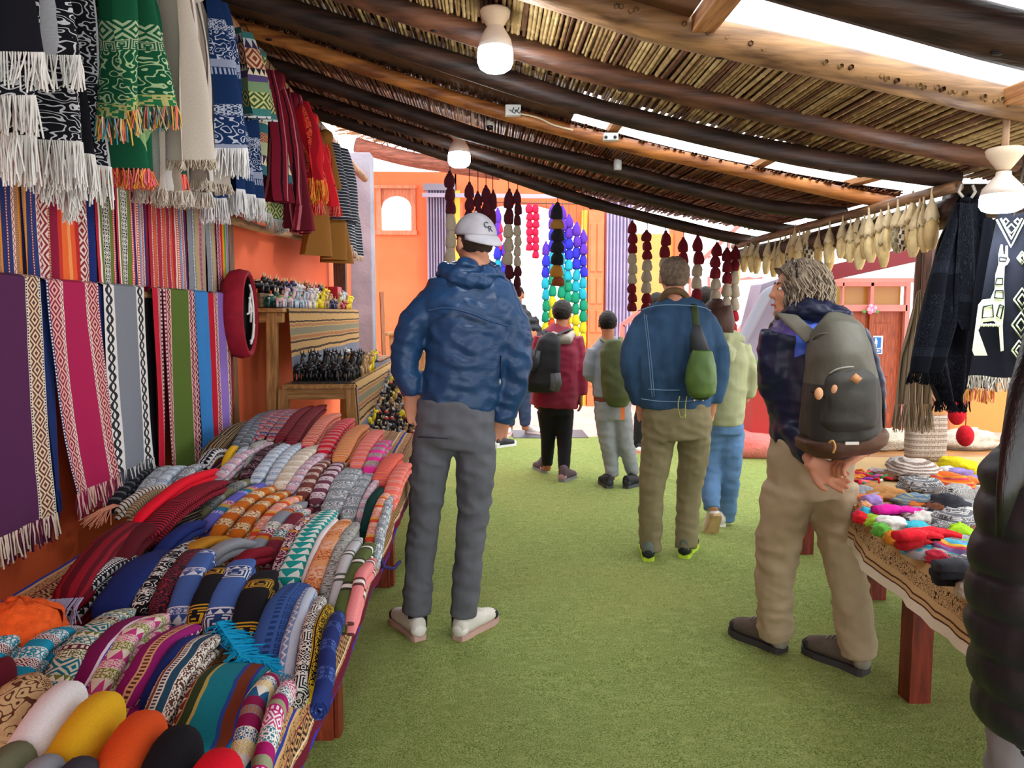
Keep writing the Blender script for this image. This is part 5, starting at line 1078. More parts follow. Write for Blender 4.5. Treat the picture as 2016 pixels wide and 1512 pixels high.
def strand(px, Y, ytop, seq, wpx, label, grp, cord_to=None):
    """seq: list of (colour, pixel height)"""
    top = at(px, ytop, Y=Y); root = thing('pompom_strand', label, 'tassel', top, grp); w = wpx*Y/FPX; y = ytop; rk = random.Random(px)
    ct = cord_to if cord_to is not None else top.z+.25; tot = sum(s_[1] for s_ in seq)
    mb = MB(); mb.tube([(top.x, Y, ct), (top.x, Y, top.z-(tot*.9)*Y/FPX)], .003, 4); mb.build('cord', flat('#2a2024'), root)
    for c, h in seq:
        p = at(px, y+h/2, Y=Y); hh = h*Y/FPX
        if c not in _pm: _pm[c] = pom_mesh(c)
        o = bpy.data.objects.new('pompom', _pm[c]); o.parent = root; o.location = (rk.uniform(-.08, .08)*w, rk.uniform(-.006, .006), p.z-top.z); o.scale = (w*rk.uniform(.88, 1.08), w, hh*1.22); o.rotation_euler = (0, rk.uniform(-.09, .09), rk.uniform(0, 6)); col.objects.link(o); y += h
M, Bg = '#6e1024', '#c2b29a'; DM = '#4f0d1c'
GA = 'maroon and beige tassel strands under the far roof edge'
Y5 = 5.5
def zr(Y): return 2.2
for px, yt, seq, w, lb in ((886, 340, [(DM, 26)]*3+[(Bg, 33)]*3+[(DM, 28)]*2, 21, 'first maroon and beige tassel strand from the left'),
    (924, 362, [(DM, 25)]*3+[(Bg, 26)]*2, 19, 'maroon tassel strand left of the cap, its beige part behind the cap'), (941, 380, [(DM, 24)]*2, 16, 'short two-piece maroon tassel strand above the cap'), (957, 368, [(DM, 27)]*4, 20, 'four-piece maroon tassel strand just above the cap'), (970, 378, [(DM, 30)]*3, 15, 'slim maroon tassel strand right of the four-piece one'),
    (1001, 376, [(DM, 31)]*2+[(Bg, 27)]*3+[(DM, 27)]*3, 19, 'long maroon and beige tassel strand right of the cap'), (1019, 376, [(DM, 22)]*3+[(Bg, 20)]*4+[(DM, 20)]*3, 15, 'slim maroon and beige tassel strand with ten pieces'),
    (1098, 402, [('#22202a', 27), ('#b8823c', 20), ('#22202a', 23), ('#22202a', 23), ('#1a1c20', 24), ('#c8862a', 24), ('#9a4a24', 18)], 26, 'large black and ochre tassel strand in front of the bright doorway'),
    (1246, 437, [('#7c1020', 20)]*3+[(Bg, 20)]*3+[('#7c1020', 18)]*3, 18, 'left maroon and beige tassel strand in front of the lilac gate'), (1274, 455, [('#7c1020', 18)]*3+[(Bg, 22)]*3+[('#7c1020', 20)]*4, 20, 'second maroon and beige strand before the yellow wall'),
    (1310, 457, [('#7c1020', 24)]*2+[(Bg, 22)]*2, 20, 'maroon strand above the head of the man in denim'), (1346, 470, [('#7c1020', 24)]*2, 20, 'short maroon strand right of the head of the man in denim'), (1375, 466, [('#7c1020', 26)]*2+[(Bg, 24)]*2+[('#7c1020', 22)]*2, 20, 'maroon strand with a broad beige middle'),
    (1411, 480, [('#7c1020', 22)]*3+[(Bg, 22)]*2, 21, 'maroon strand with a beige end'), (1432, 490, [('#7c1020', 22)]*3+[(Bg, 26)]*2+[(Bg, 20)]*2, 20, 'maroon strand with a long beige lower part'), (1448, 487, [('#7c1020', 22)]*2+[(Bg, 26)]*3+[('#b81830', 22)]*3, 19, 'last strand of the row, maroon, beige and red')):
    strand(px, Y5, yt, seq, w, lb, GA, cord_to=interp([a[0] for a in PB['G']], [a[1] for a in PB['G']], at(px, yt, Y=Y5).x)+.03)
V, B1, C1, G1c, Y1c, O1, R1c = '#6a3ac8', '#3a3ad8', '#28b8d0', '#18a078', '#f0e030', '#f05a28', '#e01a4a'
rain = [V, V, B1, B1, C1, C1, G1c, G1c, Y1c, Y1c, O1, O1, R1c, R1c]
GB = 'rainbow tassel strands in the bright doorway'; Yr = 9.3
for px, yt, n0, n1, w, h, lb in ((980, 412, 0, 7, 15, 24, 'rainbow strand half hidden by the maroon ones, left of the doorway'), (992, 480, 0, 5, 14, 22, 'short rainbow strand right of the cap'), (1075, 478, 1, 14, 15, 22, 'shorter rainbow strand left of the large black one'), (1088, 405, 0, 12, 16, 22, 'rainbow strand behind the large black one, left'),
    (1107, 408, 0, 12, 16, 22, 'rainbow strand behind the large black one, right'), (1120, 425, 0, 13, 17, 21, 'rainbow strand right of the large black one'), (1135, 440, 0, 14, 17, 22, 'bright rainbow strand second from the door frame'), (1149, 455, 0, 14, 15, 22, 'rainbow strand touching the yellow door frame')):
    top = at(px, 400, Y=Yr).z
    strand(px, Yr, yt, [(c, h) for c in rain[n0:n1]], w, lb, GB, cord_to=at(px, 396, Y=Yr).z)
for px, n, lb in ((1042, 6, 'left one of two bright pink-red tassel strands'), (1055, 7, 'right one of two bright pink-red tassel strands')):
    strand(px, Yr, 402, [('#ee1f50', 15)]*n, 14, lb, GB, cord_to=at(px, 396, Y=Yr).z)
strand(984, 9.3, 440, [('#ee2f5a', 17)]*3, 12, 'small pink tassel strand behind the long maroon one', GB)
mb = MB(); mb.tube([at(960, 398, Y=Yr), at(1160, 402, Y=Yr)], .008, 6); tag(mb.build('tassel_line', flat('#6a4a3a')), 'line across the doorway from which the rainbow tassels hang', 'line')
# ============================================================ right side
YT = 9.2
tp = lambda px, py, Y=YT: at(px, py, Y=Y)
SALM = mat('#d0847a', .6, .06, 4, .1)
def bxw(px0, px1, py0, py1, Y, d, m, name, parent=None, bev=.004):
    A = tp(px0, py1, Y); B = tp(px1, py0, Y); mb = MB(); mb.box((A.x, Y-d, A.z), (B.x, Y, B.z)); o = mb.build(name, m, parent, smooth=False)
    return bevel(o, bev) if bev else o
door = thing('door_2', None, None, tp(1710, 960)); struct(door)
OW = wood('#a8522a', '#7d3516', 2, .4)
bxw(1655, 1782, 612, 960, YT+.05, .05, OW, 'door_leaf', door)
for (a, b) in ((1664, 1698), (1713, 1752)):
    for (c, d) in ((636, 742), (756, 800), (812, 900)): bxw(a, b, c, d, YT-.0, .02, OW, 'door_panel', door, .012)
bxw(1703, 1709, 612, 960, YT-.0, .05, OW, 'door_stile', door)
GL = flat('#a8772c', .3, .5)
for (a, b) in ((1653, 1709), (1715, 1772)): bxw(a, b, 563, 602, YT+.03, .02, GL, 'window_pane', door, 0)
for (a, b, c, d) in ((1643, 1655, 552, 960), (1770, 1780, 552, 960), (1708, 1717, 552, 606), (1643, 1780, 552, 564), (1643, 1782, 600, 613)): bxw(a, b, c, d, YT-.02, .06, SALM, 'door_frame', door)
sg = thing('restroom_sign', 'blue and white sign with a standing figure on the orange wooden door', 'sign', tp(1724, 696))
bxw(1711, 1738, 661, 697, YT-.03, .006, flat('#f0f2f4', .5), 'sign_board', sg, 0); bxw(1714, 1735, 664, 685, YT-.037, .003, flat('#1668b8', .4), 'blue_panel', sg, 0); bxw(1714, 1735, 687, 695, YT-.037, .003, flat('#1668b8', .4), 'blue_panel', sg, 0)
mb = MB(); c = tp(1724.5, 668, YT-.045); mb.ball(c, (.012, .004, .012), 10, 7); p = tp(1724.5, 677, YT-.045)
mb.box((p.x-.015, YT-.047, p.z-.008), (p.x+.015, YT-.042, p.z+.042)); mb.box((p.x-.01, YT-.047, p.z-.05), (p.x+.01, YT-.042, p.z)); o = mb.build('figure', flat('#f4f6f8', .5), sg, smooth=False); tag(o, kind=None)
def text(body, loc, size, m, parent, rot=(PI/2, 0, 0), name='lettering', ext=.001):
    cu = bpy.data.curves.new(name, 'FONT'); cu.body = body; cu.size = size; cu.extrude = ext; cu.align_x = 'CENTER'; cu.align_y = 'CENTER'
    t_ = bpy.data.objects.new(name, cu); col.objects.link(t_); t_.rotation_euler = rot; t_.location = loc; bpy.context.view_layer.update()
    me = bpy.data.meshes.new_from_object(t_.evaluated_get(bpy.context.evaluated_depsgraph_get())); o = bpy.data.objects.new(name, me); bpy.data.objects.remove(t_)
    o.rotation_euler = rot; o.location = Vector(loc)-worldloc(parent); o.parent = parent; me.materials.clear(); me.materials.append(m); col.objects.link(o); return o
p = tp(1724.5, 691, YT-.042); text('SS.HH', p, .042, flat('#e8eef4'), sg)
fl_ = tp(1714, 612, YT-.1); rs = thing('fabric_rose', 'pink fabric rose with green leaves fixed above the orange wooden door', 'flower', fl_)
for i in range(9): 
    mb = MB(); a = i*2.4; r0 = .012*i**.6; mb.ball(fl_+Vector((r0*math.cos(a), -.02, r0*math.sin(a)+.02)), (.03, .02, .03), 8, 5); mb.build('petal', flat('#ee7fa4' if i % 2 else '#f4b0c4', .7), rs)
for s_ in (-1, 1): mb = MB(); mb.ball(fl_+Vector((s_*.075, 0, -.01)), (.03, .008, .02), 8, 5); mb.build('leaf', flat('#5a9a4a', .7), rs)
def plane_wall(px0, px1, py0, py1, Y, m, nm='wall_right'): return struct(bxw(px0, px1, py0, py1, Y+.3, .3, m, nm, None, 0))
plane_wall(1618, 1643, 552, 980, YT, mat('#b08a3c', .85, .06, 2, .2)); plane_wall(1780, 1806, 552, 980, YT, GREYW); plane_wall(1806, 1980, 552, 980, YT, mat('#c88a4a', .85, .06, 2, .2)); plane_wall(1980, 2300, 552, 980, YT, GREYW)
mb = MB(); mb.box((2.3, YT+.05, -.3), (8, YT+.35, .4)); struct(mb.build('wall_right', GREYW, smooth=False))
A, B = tp(1600, 545, 5.9), tp(2040, 447, 5.2); mb = MB(); mb.beam(A, B, .09, .11); tag(mb.build('steel_beam', flat('#7c262e', .45, .4), smooth=False), 'maroon steel beam slanting behind the corn cobs and the black blankets', 'beam')
A, B = tp(1600, 552, 8.9), tp(2040, 552, 8.9); mb = MB(); mb.beam(A, B, .05, .05); struct(mb.build('trim_5', SALM, smooth=False))
m, t, b = newmat('milky_roof', .5, .3); t.nodes.remove(b); tl = t.nodes.new('ShaderNodeBsdfTranslucent'); tl.inputs[0].default_value = (.62, .62, .62, 1); t.links.new(tl.outputs[0], t.nodes['Material Output'].inputs[0])
mb = MB(); mb.grid(lambda a, b: (lerp(2.3, 6.5, a), lerp(5.9, YT+.4, b), lerp(2.12, 1.90, b)+.012*math.sin(a*160)), 120, 2); tag(mb.build('corrugated_roof', m), 'milky white corrugated plastic roof over the restroom doors', 'roof')
# bench with fleeces
bz = .62; bench = thing('bench', 'wooden bench with a red-brown leg beyond the right table, fleeces on it', 'bench', (2.6, 4.6, 0))
BW = wood('#b07a44', '#8a5a30', 0, .5)
mb = MB(); mb.box((1.93, 4.3, bz-.045), (3.7, 4.58, bz)); bevel(mb.build('seat_board', BW, bench, smooth=False), .006); mb = MB(); mb.box((1.93, 4.6, bz-.045), (3.7, 4.9, bz)); bevel(mb.build('seat_board', BW, bench, smooth=False), .006)
for x, y in ((1.94, 4.5), (3.6, 4.5)): mb = MB(); mb.box((x-.05, y-.05, 0), (x+.05, y+.05, bz-.045)); bevel(mb.build('leg', wood('#7d2f1c', '#561c0e', 2, .45), bench, smooth=False), .005)
mb = MB(); mb.box((2.2, 4.31, .36), (3.6, 4.34, bz-.05)); mb.build('apron', wood('#c79058', '#a06a38', 0, .5), bench, smooth=False)
FLE = mat('#e8dcc6', .95, .12, 30, 1, .02)
def lump(c, r, m, name, label, cat, grp=None, amp=.18, fr=2.5, rz=0, n=22):
    mb = MB(); mb.ball((0, 0, 0), 1, n, n*2//3); cz, sz = math.cos(rz), math.sin(rz); vs = []
    for v in mb.v:
        k = 1+amp*nz(v[0]*fr+c[0]*7, v[1]*fr+c[1]*7, v[2]*fr)+amp*.4*nz(v[0]*fr*3+c[0]*7, v[1]*fr*3, v[2]*fr*3+c[1]); x, y, z = v[0]*r[0]*k, v[1]*r[1]*k, max(-.6, v[2])*r[2]*k
        vs.append((c[0]+x*cz-y*sz, c[1]+x*sz+y*cz, c[2]+z))
    mb.v = vs; mb.uv = [[(q[0]*.1, q[1]*.1) for q in f] for f in mb.uv]; o = mb.build(name, m); return tag(o, label, cat, grp)
for px, py, w, lb in ((1735, 866, .2, 'cream fleece heaped on the bench left of the striped bag'), (1895, 885, .2, 'cream rolled fleece on the bench right of the striped bag'), (1775, 880, .12, 'small cream fleece between the larger one and the striped bag')):
    p = at(px, py, Y=4.6); lump((p.x, 4.6, bz+.045), (w, .12, .075 if w > .15 else .05), FLE, 'sheep_fleece', lb, 'fleece', None, .3, 3)
# right table: an angled top with printed cloth
RT = [(1.30, 1.72), (1.325, 1.95), (1.465, 2.9), (1.93, 3.9), (3.1, 3.9), (3.1, 1.72)]; rz_ = .70
rt = thing('display_table', 'low wooden table on the right heaped with gloves, hats and socks', 'table', (2.2, 2.5, 0))
mb = MB(); mb.prism(RT, rz_-.04, rz_-.008); mb.build('table_top', BW, rt, smooth=False)
for x, y in ((1.45, 1.85), (1.62, 2.72), (2.0, 3.75), (3.0, 3.7), (3.0, 1.85)): mb = MB(); mb.box((x-.04, y-.04, 0), (x+.04, y+.04, rz_-.04)); mb.build('leg', wood('#7d2f1c', '#561c0e', 2, .45), rt, smooth=False)
RC = textile('cloth_right', S((.09, 0, '#c9a878', '#c9a878'), (.05, 9, '#c9a878', '#3a2a20'), (.02, 0, '#cfae7e', '#cfae7e'), (.006, 0, '#5a3826', '#5a3826'), (.012, 0, '#cfae7e', '#cfae7e'), (.005, 0, '#5a3826', '#5a3826'), (.03, 0, '#e9e0ca', '#e9e0ca')), 'v')
edge = RT[:4]; pts = smooth_path([(x, y, 0) for x, y in edge], 14); mb = MB(); n = len(pts)-1
nm_ = [Vector((-(pts[min(i+1, n)]-pts[max(0, i-1)]).normalized().y, (pts[min(i+1, n)]-pts[max(0, i-1)]).normalized().x, 0)) for i in range(n+1)]
def hem(a, b):
    i = min(n, int(round(a*n))); p = pts[i]; w = .011*math.sin(i*1.1)+.006*math.sin(i*2.7)
    return p+nm_[i]*(.012+b*(.03+w))+Vector((0, 0, rz_-.0-.155*b*(1+.06*math.sin(i*.9))))
mb.grid(hem, n, 8, 3.2, .155)
# v runs down the hem
mb.uv = [[(q[0], .058+q[1]) for q in f] for f in mb.uv]
top = [(p.x, p.y) for p in pts]+[(3.1, 3.9), (3.1, 1.72)]; k0 = len(mb.v)
mb.add([(x+.0, y, rz_) for x, y in top], [list(range(len(top)))[::-1]], [(y, .02) for x, y in top])
i_ = [(p+nm_[i]*.012) for i, p in enumerate(pts)]; mb.add([(p.x, p.y, rz_) for p in i_]+[(p.x, p.y, rz_) for p in pts], [(i, i+1, n+2+i, n+1+i) for i in range(n)], [(0, .03)]*(2*n+2))
o = mb.build('tablecloth', RC); tag(o, 'tan printed cloth with dark figures and a cream hem on the right table', 'tablecloth')
# goods
def glove(c, L, m, label, rz=0., grp='knitted gloves heaped on the right table', tilt=0, h=.018):
    root = thing('knitted_glove', label, 'glove', c, grp); ca, sa = math.cos(rz), math.sin(rz)
    def w(x, y, z): return (c[0]+x*ca-y*sa, c[1]+x*sa+y*ca, c[2]+z)
    mb = MB(); mb.tube([w(-L*.35, 0, h), w(-L*.2, 0, h), w(0, 0, h*1.1), w(L*.18, 0, h)], [(L*.15, h*.8), (L*.14, h*.85), (L*.2, h), (L*.17, h*.7)], 12, flat_=.8, upv=(0, 0, 1)); mb.build('palm', m, root)
    for i, (f, l) in enumerate(((-.13, .22), (-.045, .28), (.045, .27), (.13, .2))):
        mb = MB(); mb.tube([w(L*.1, f*L*1.1, h), w(L*.25, f*L*1.25, h*1.15), w(L*(.2+l), f*L*1.4, h*.8)], [L*.045, L*.043, L*.032], 7); mb.build('finger', m, root)
    mb = MB(); mb.tube([w(-L*.08, L*.12, h), w(L*.05, L*.26, h), w(L*.14, L*.3, h*.8)], [L*.05, L*.045, L*.032], 7); mb.build('thumb', m, root); return root
GT = {}
def kn(c): return mat(c, .95, .15, 60, .8, .004)
tx('g_llama', S((.03, 4, '#d8d6d2', '#3a3c44'), (.012, 0, '#6a6c74', '#6a6c74'))); tx('g_brown', S((.012, 4, '#cfc0b4', '#6a4a44'), (.008, 0, '#e0d6cc', '#e0d6cc'))); tx('g_tie', S((.02, 0, '#e8682a', '#e8682a'), (.01, 0, '#e04a6a', '#e04a6a'), (.012, 0, '#f09a3a', '#f09a3a')))
tx('g_rain', S((.012, 0, '#e8506a', '#e8506a'), (.01, 0, '#f0c84a', '#f0c84a'), (.012, 0, '#58b8d8', '#58b8d8'), (.03, 0, '#9a84c8', '#9a84c8'))); tx('g_blue', S((.02, 9, '#6a86a8', '#d8c84a'), (.01, 0, '#5a7698', '#5a7698')))
tx('g_bw', S((.02, 3, '#e6e4e0', '#2a2c34'), (.01, 4, '#e6e4e0', '#2a2c34')))
GOODS = [ # px, py, half width px, half depth px, height m, material, name, label, category
 (1715, 943, 34, 8, .03, 'beads', 'keyring_pile', '', ''), (1800, 925, 45, 22, .07, 'g_brown', 'knitted_hat', 'large brown and cream striped knitted hat at the back of the right table', 'hat'), (1733, 968, 42, 15, .035, '#b9824c', 'knitted_hat', 'tan knitted hat with a ribbed pattern near the man with the backpack', 'hat'),
 (1885, 915, 26, 12, .05, '#e8d81a', 'knitted_hat', 'bright yellow knitted hat at the back of the right table', 'hat'), (1870, 945, 36, 14, .045, 'g_tie', 'scarf', 'orange and pink tie-dyed scarf below the bright yellow hat', 'scarf'), (1812, 955, 36, 14, .05, 'g_llama', 'knitted_hat', 'white and grey llama-patterned hat right of the tan one', 'hat'),
 (1882, 972, 34, 14, .05, 'g_bw', 'knitted_hat', 'white knitted hat with small black diamonds', 'hat'), (1868, 992, 34, 12, .05, '#34363e', 'knitted_hat', 'dark grey hat in front of the white diamond one', 'hat'), (1806, 985, 44, 11, .035, 'g_blue', 'headband', 'blue-grey headband with yellow marks in front of the llama hat', 'headband'),
 (1880, 1022, 40, 18, .05, 'g_llama', 'knitted_hat', 'grey and white llama hat at the right, beside the woman in black', 'hat'), (1704, 1000, 16, 10, .03, '#dba070', 'sock', 'light orange sock near the left table corner', 'sock'), (1716, 985, 20, 9, .03, '#a58ad0', 'sock', 'lilac sock left of the magenta gloves', 'sock'),
 (1700, 968, 22, 10, .035, '#9aa0a8', 'sock', 'grey sock behind the lilac one', 'sock'), (1695, 1018, 13, 8, .03, '#e02030', 'sock', 'red sock at the very left table corner', 'sock'), (1708, 1012, 16, 7, .035, '#38bcd8', 'sock', 'turquoise sock at the left table corner', 'sock'),
 (1722, 1024, 18, 8, .03, '#a4d03a', 'sock', 'lime green sock at the left table corner', 'sock'), (1735, 1042, 14, 8, .03, '#6ac04a', 'sock', 'green sock under the white ones', 'sock'), (1755, 1030, 30, 11, .035, '#e8e6e0', 'sock', 'white sock in front of the magenta gloves', 'sock'), (1815, 1020, 36, 9, .035, '#dcd8d0', 'sock', 'off-white sock behind the red gloves', 'sock'),
 (1890, 1048, 24, 10, .04, '#a8d82a', 'sock', 'lime sock right of the red gloves', 'sock'), (1760, 1058, 18, 10, .03, '#d88a2a', 'sock', 'orange and green sock left of the red gloves', 'sock'), (1838, 1062, 18, 9, .03, '#58c0e0', 'sock', 'sky blue sock between the red gloves and the rainbow scarf', 'sock'),
 (1890, 1082, 48, 22, .04, 'g_rain', 'scarf', 'pastel rainbow and lilac scarf at the front of the right table', 'scarf'), (1845, 1098, 18, 12, .03, '#c83048', 'tassel', 'red and white tassel at the corner of the rainbow scarf', 'tassel'), (1842, 1000, 20, 9, .03, '#7a4a34', 'sock', 'brown sock right of the magenta gloves', 'sock'), (1835, 1014, 16, 8, .03, '#22242a', 'sock', 'black sock next to the brown one', 'sock'),
 (1905, 1160, 20, 12, .03, '#dedcd6', 'sock', 'white sock in front of the black gloves', 'sock'), (1950, 980, 34, 18, .05, '#d8d4cc', 'knitted_hat', 'cream hat beside the shoulder of the woman in black', 'hat'), (1940, 1120, 30, 18, .04, '#5a5c64', 'knitted_hat', 'mid-grey hat beside the woman in black', 'hat'), (1780, 912, 22, 10, .04, 'g_bw', 'knitted_hat', 'small black and white hat behind the large striped one', 'hat'),
]
for g_ in GOODS:
    px, py, hw, hd, h, m, nm, lb, cat = g_; p = at(px, py, Z=rz_+h*.6); sc = p.y/FPX; mm = T[m] if m in T else (kn(m) if m != 'beads' else None)
    if m == 'beads':
        rk = random.Random(8)
        for i in range(34):
            q = at(1715+rk.uniform(-32, 34), 941+rk.uniform(-12, 12), Z=rz_+.01); a = rk.uniform(0, 6.28); l = rk.uniform(.02, .035); d = Vector((math.cos(a), math.sin(a), 0))*l
            q.z = rz_+.008+.012*rk.random(); mb = MB(); mb.tube([q-d, q+Vector((-d.y*.4, d.x*.4, .008)), q+d], .006, 6); c = rk.choice((('purple', '#8a3ab0'), ('red', '#d82a3a'), ('green', '#3a9a4a'), ('white', '#e8e6e0'), ('orange', '#e88a2a'), ('pink', '#e85a9a'), ('blue', '#3a6ac8')))
            tag(mb.build('braided_keyring', flat(c[1], .8)), c[0]+' braided keyring in the small heap at the left back of the right table', 'keyring', c[0]+' braided keyrings')
        continue
    dep = hd*sc*p.y/(CAMH-rz_)*.8
    lump((p.x, p.y, rz_+h*.45), (hw*sc*1.08, max(.035, min(.12, dep)), h*.85), mm, nm, lb, cat, 'socks heaped on the right table' if nm == 'sock' else None, .35, 2.2, rf.uniform(-.3, .3))
for px, py, L, c, lb, rz, dz in ((1752, 1002, .17, '#d81c98', 'magenta glove, left one, lying on the other', .1, .03), (1788, 1006, .17, '#d81c98', 'magenta glove, right one under its pair', -.25, .012), (1800, 1052, .18, '#e01c2c', 'bright red glove on top of the pile', .2, .05), (1838, 1048, .17, '#e01c2c', 'bright red glove under the top one, fingers right', -.1, .03), (1795, 1068, .16, '#c8202a', 'darker red glove at the front of the red pair', .5, .02),
     (1885, 1112, .17, '#3a3c44', 'charcoal glove on top of the dark stack', 0, .055), (1880, 1126, .17, '#22242a', 'black glove in the dark stack under the charcoal one', .08, .03), (1885, 1140, .17, '#1a1b20', 'black glove at the bottom of the dark stack', -.05, .005)):
    p = at(px, py, Z=rz_+dz+.02); glove((p.x, p.y, rz_+dz), L, kn(c), lb, rz)
rk = random.Random(77); FC = [('white', '#e4e2dc'), ('light grey', '#a8aab0'), ('charcoal', '#33353c'), ('lilac', '#9c88cc'), ('orange', '#e07a3a'), ('pink', '#e85a90'), ('turquoise', '#3ab4c8'), ('lime', '#9ccc3a'), ('brown', '#7a5038'), ('red', '#c8283a')]
for i in range(64):
    px = rk.uniform(1690, 1935); py = rk.uniform(925, 1125); lim = 1690+max(0, py-1030)*1.75
    if px < lim+14: continue
    p = at(px, py, Z=rz_+.01); nm, c = rk.choice(FC[:3] if rk.random() < .5 else FC); lump((p.x, p.y, rz_+.012), (rk.uniform(.05, .08), rk.uniform(.03, .05), .02), kn(c) if rk.random() < .6 or nm not in ('white', 'light grey', 'charcoal') else T['g_llama' if nm != 'white' else 'g_bw'], 'sock', nm+' folded sock lying low in the heap on the right table', 'sock', nm+' folded socks in the heap on the right table', .35, 2.2, rk.uniform(-.8, .8), 14)
# striped bag standing on the table
bg = thing('woven_bag', 'cream and brown striped woven bag with a tan leather top and straps', 'bag', at(1822, 905, Y=3.8)); tx('bag', S((.012, 4, '#d8ccc0', '#5a463c'), (.006, 0, '#8a7468', '#8a7468'), (.01, 8, '#e2d8cc', '#6a5248')), 'v')
A = at(1783, 903, Y=3.8); B = at(1862, 815, Y=3.8); A.z = max(A.z, rz_+.005)
mb = MB(); mb.tube([((A.x+B.x)/2, 3.8, z) for z in np.linspace(A.z, B.z, 8)], [((B.x-A.x)/2*k, .05*k) for k in (.98, 1, 1.02, 1.02, 1.01, 1, .99, .97)], 24, flat_=.6, upv=(0, 1, 0)); mb.build('bag_body', T['bag'], bg)
B2 = at(1862, 793, Y=3.8); mb = MB(); mb.tube([((A.x+B.x)/2, 3.8, z) for z in (B.z, B2.z)], [((B.x-A.x)/2*.98, .05), ((B.x-A.x)/2*.93, .045)], 24, flat_=.6, upv=(0, 1, 0), caps=False); mb.build('leather_top', flat('#b07a48', .6), bg)
mb = MB(); P = [at(x, y, Y=3.77) for x, y in ((1795, 800), (1800, 770), (1812, 757), (1828, 770), (1845, 800))]; mb.tube(smooth_path(P, 5), (.008, .004) and .007, 6); mb.build('strap', flat('#8a5c38', .6), bg)
# red hats hanging
for px, py, w, h, lb in ((1884, 812, 17, 26, 'upper red knitted hat hanging behind the right table'), (1900, 858, 16, 22, 'lower red knitted hat hanging behind the right table')):
    p = at(px, py, Y=4.1); s_ = 4.1/FPX; mb = MB(); mb.ball(p, (w*s_, .05, h*s_), 14, 10); mb.tube([p+Vector((0, 0, h*s_*.8)), p+Vector((0, 0, h*s_+1.05))], .003, 4); tag(mb.build('knitted_hat', kn('#c8182a')), lb, 'hat')
mb = MB(); p = at(1868, 900, Y=4.95); mb.box((p.x-.02, 4.95, 0), (p.x+.03, 5.0, 2.0)); struct(mb.build('trim_6', wood('#d88850', '#b0643a', 2), smooth=False))
# hanging goods at right --------------------------------------------------
def layerY(root, prof, Y, key, folds=3, amp=.03, fringe=None, fl=.05, seed=0, uw=None, nm='blanket_layer', ph=0, nv=36):
    """prof: rows (py, left px, right px) from top to hem, hanging in the plane Y"""
    rows = [(at(l, py, Y=Y), at(r, py, Y=Y)) for py, l, r in prof]; n = len(rows)-1
    def f(a, b):
        t = b*n; i = min(int(t), n-1); u = t-i; u2 = u
        L = rows[i][0].lerp(rows[i+1][0], u2); Rr_ = rows[i][1].lerp(rows[i+1][1], u2); p = L.lerp(Rr_, a); w = Rr_.x-L.x
        A = amp*min(1, w/.12)
        return Vector((p.x, Y+A*math.sin(folds*2*PI*(a+.05*nz(b*2, seed))+ph)+.4*A*math.sin(folds*5*a+seed+b*2), p.z+.004*math.sin(a*9+seed)))
    h = rows[0][0].z-rows[-1][0].z; mb = MB(); mb.grid(f, 60, nv, uw or .5, h); mb.build(nm, T[key], root)
    if fringe:
        pts = [f(i/40, .998) for i in range(41)]
        for ci, c in enumerate(fringe): fringe_strip(pts, fl, c, 'fringe', root, None, 420/len(fringe), .002, .007, seed=seed+ci)
    return f
tx('b_blk2', S((.16, 9, '#10131c', '#272b36'), (.03, 5, '#2a2f3a', '#12151e'), (.06, 0, '#10131c', '#10131c')), 'v', scale=1.3)
tx('b_blk3', S((.3, 0, '#11141e', '#11141e')), 'v'); tx('b_brfr', S((.01, 0, '#a3947c', '#a3947c'), (.004, 0, '#6f6350', '#6f6350')), 'u')
bl = thing('hanging_blanket', 'black blanket with dark grey woven scrolls hanging at the right from a hook', 'blanket', at(1890, 790, Y=2.95))
layerY(bl, [(382, 1888, 1925), (420, 1868, 1938), (470, 1845, 1948), (560, 1825, 1942), (700, 1806, 1934), (790, 1850, 1905)], 2.98, 'b_blk2', 2.5, .04, ['#15171f'], .04, 41, .6)
layerY(bl, [(390, 1890, 1930), (450, 1880, 1952), (505, 1895, 1955)], 2.93, 'b_blk2', 2, .03, None, seed=42)
layerY(bl, [(400, 1882, 1908), (520, 1840, 1890), (640, 1810, 1880), (735, 1795, 1850)], 2.9, 'b_blk2', 2, .03, ['#101218'], .04, 43)
layerY(bl, [(400, 1890, 1925), (560, 1880, 1935), (620, 1880, 1934), (650, 1895, 1920)], 2.87, 'b_blk2', 1.5, .02, None, seed=44)
mb = MB(); mb.tube([at(1893, 362, Y=2.95), at(1888, 378, Y=2.95), at(1896, 388, Y=2.95)], .006, 6); mb.build('hook', flat('#b8b4a8', .4, .5), bl); mb = MB(); mb.tube([at(1915, 364, Y=2.95), at(1920, 378, Y=2.95), at(1912, 390, Y=2.95)], .006, 6); mb.build('hook', flat('#b8b4a8', .4, .5), bl)
ll = thing('hanging_blanket', 'black blanket with a large pale green llama woven on it, at the right edge', 'blanket', at(1970, 760, Y=2.55))
mb = MB(); mb.tube([(1.78, 2.55, at(1990, 420, Y=2.55).z-.01), (1.78, 2.5, 2.03)], .004, 5); mb.build('cord', flat('#2a2420'), ll)
fL = layerY(ll, [(418, 1966, 2040), (500, 1950, 2050), (620, 1928, 2050), (742, 1908, 2052)], 2.55, 'b_blk3', 1.2, .012, ['#d9d6c8', '#8a8a84'], .045, 51, .6)
PG = flat('#cfe0b4', .9)
def motif(pts, name='woven_motif', w=None, Y=2.527, closed=True):
    P = [at(x, y, Y=Y) for x, y in pts]; mb = MB()
    if w: mb.tube(P+([P[0]] if closed else []), (w), 5)
    else: n = len(P); mb.add(P, [list(range(n))])
    return mb.build(name, PG, ll)
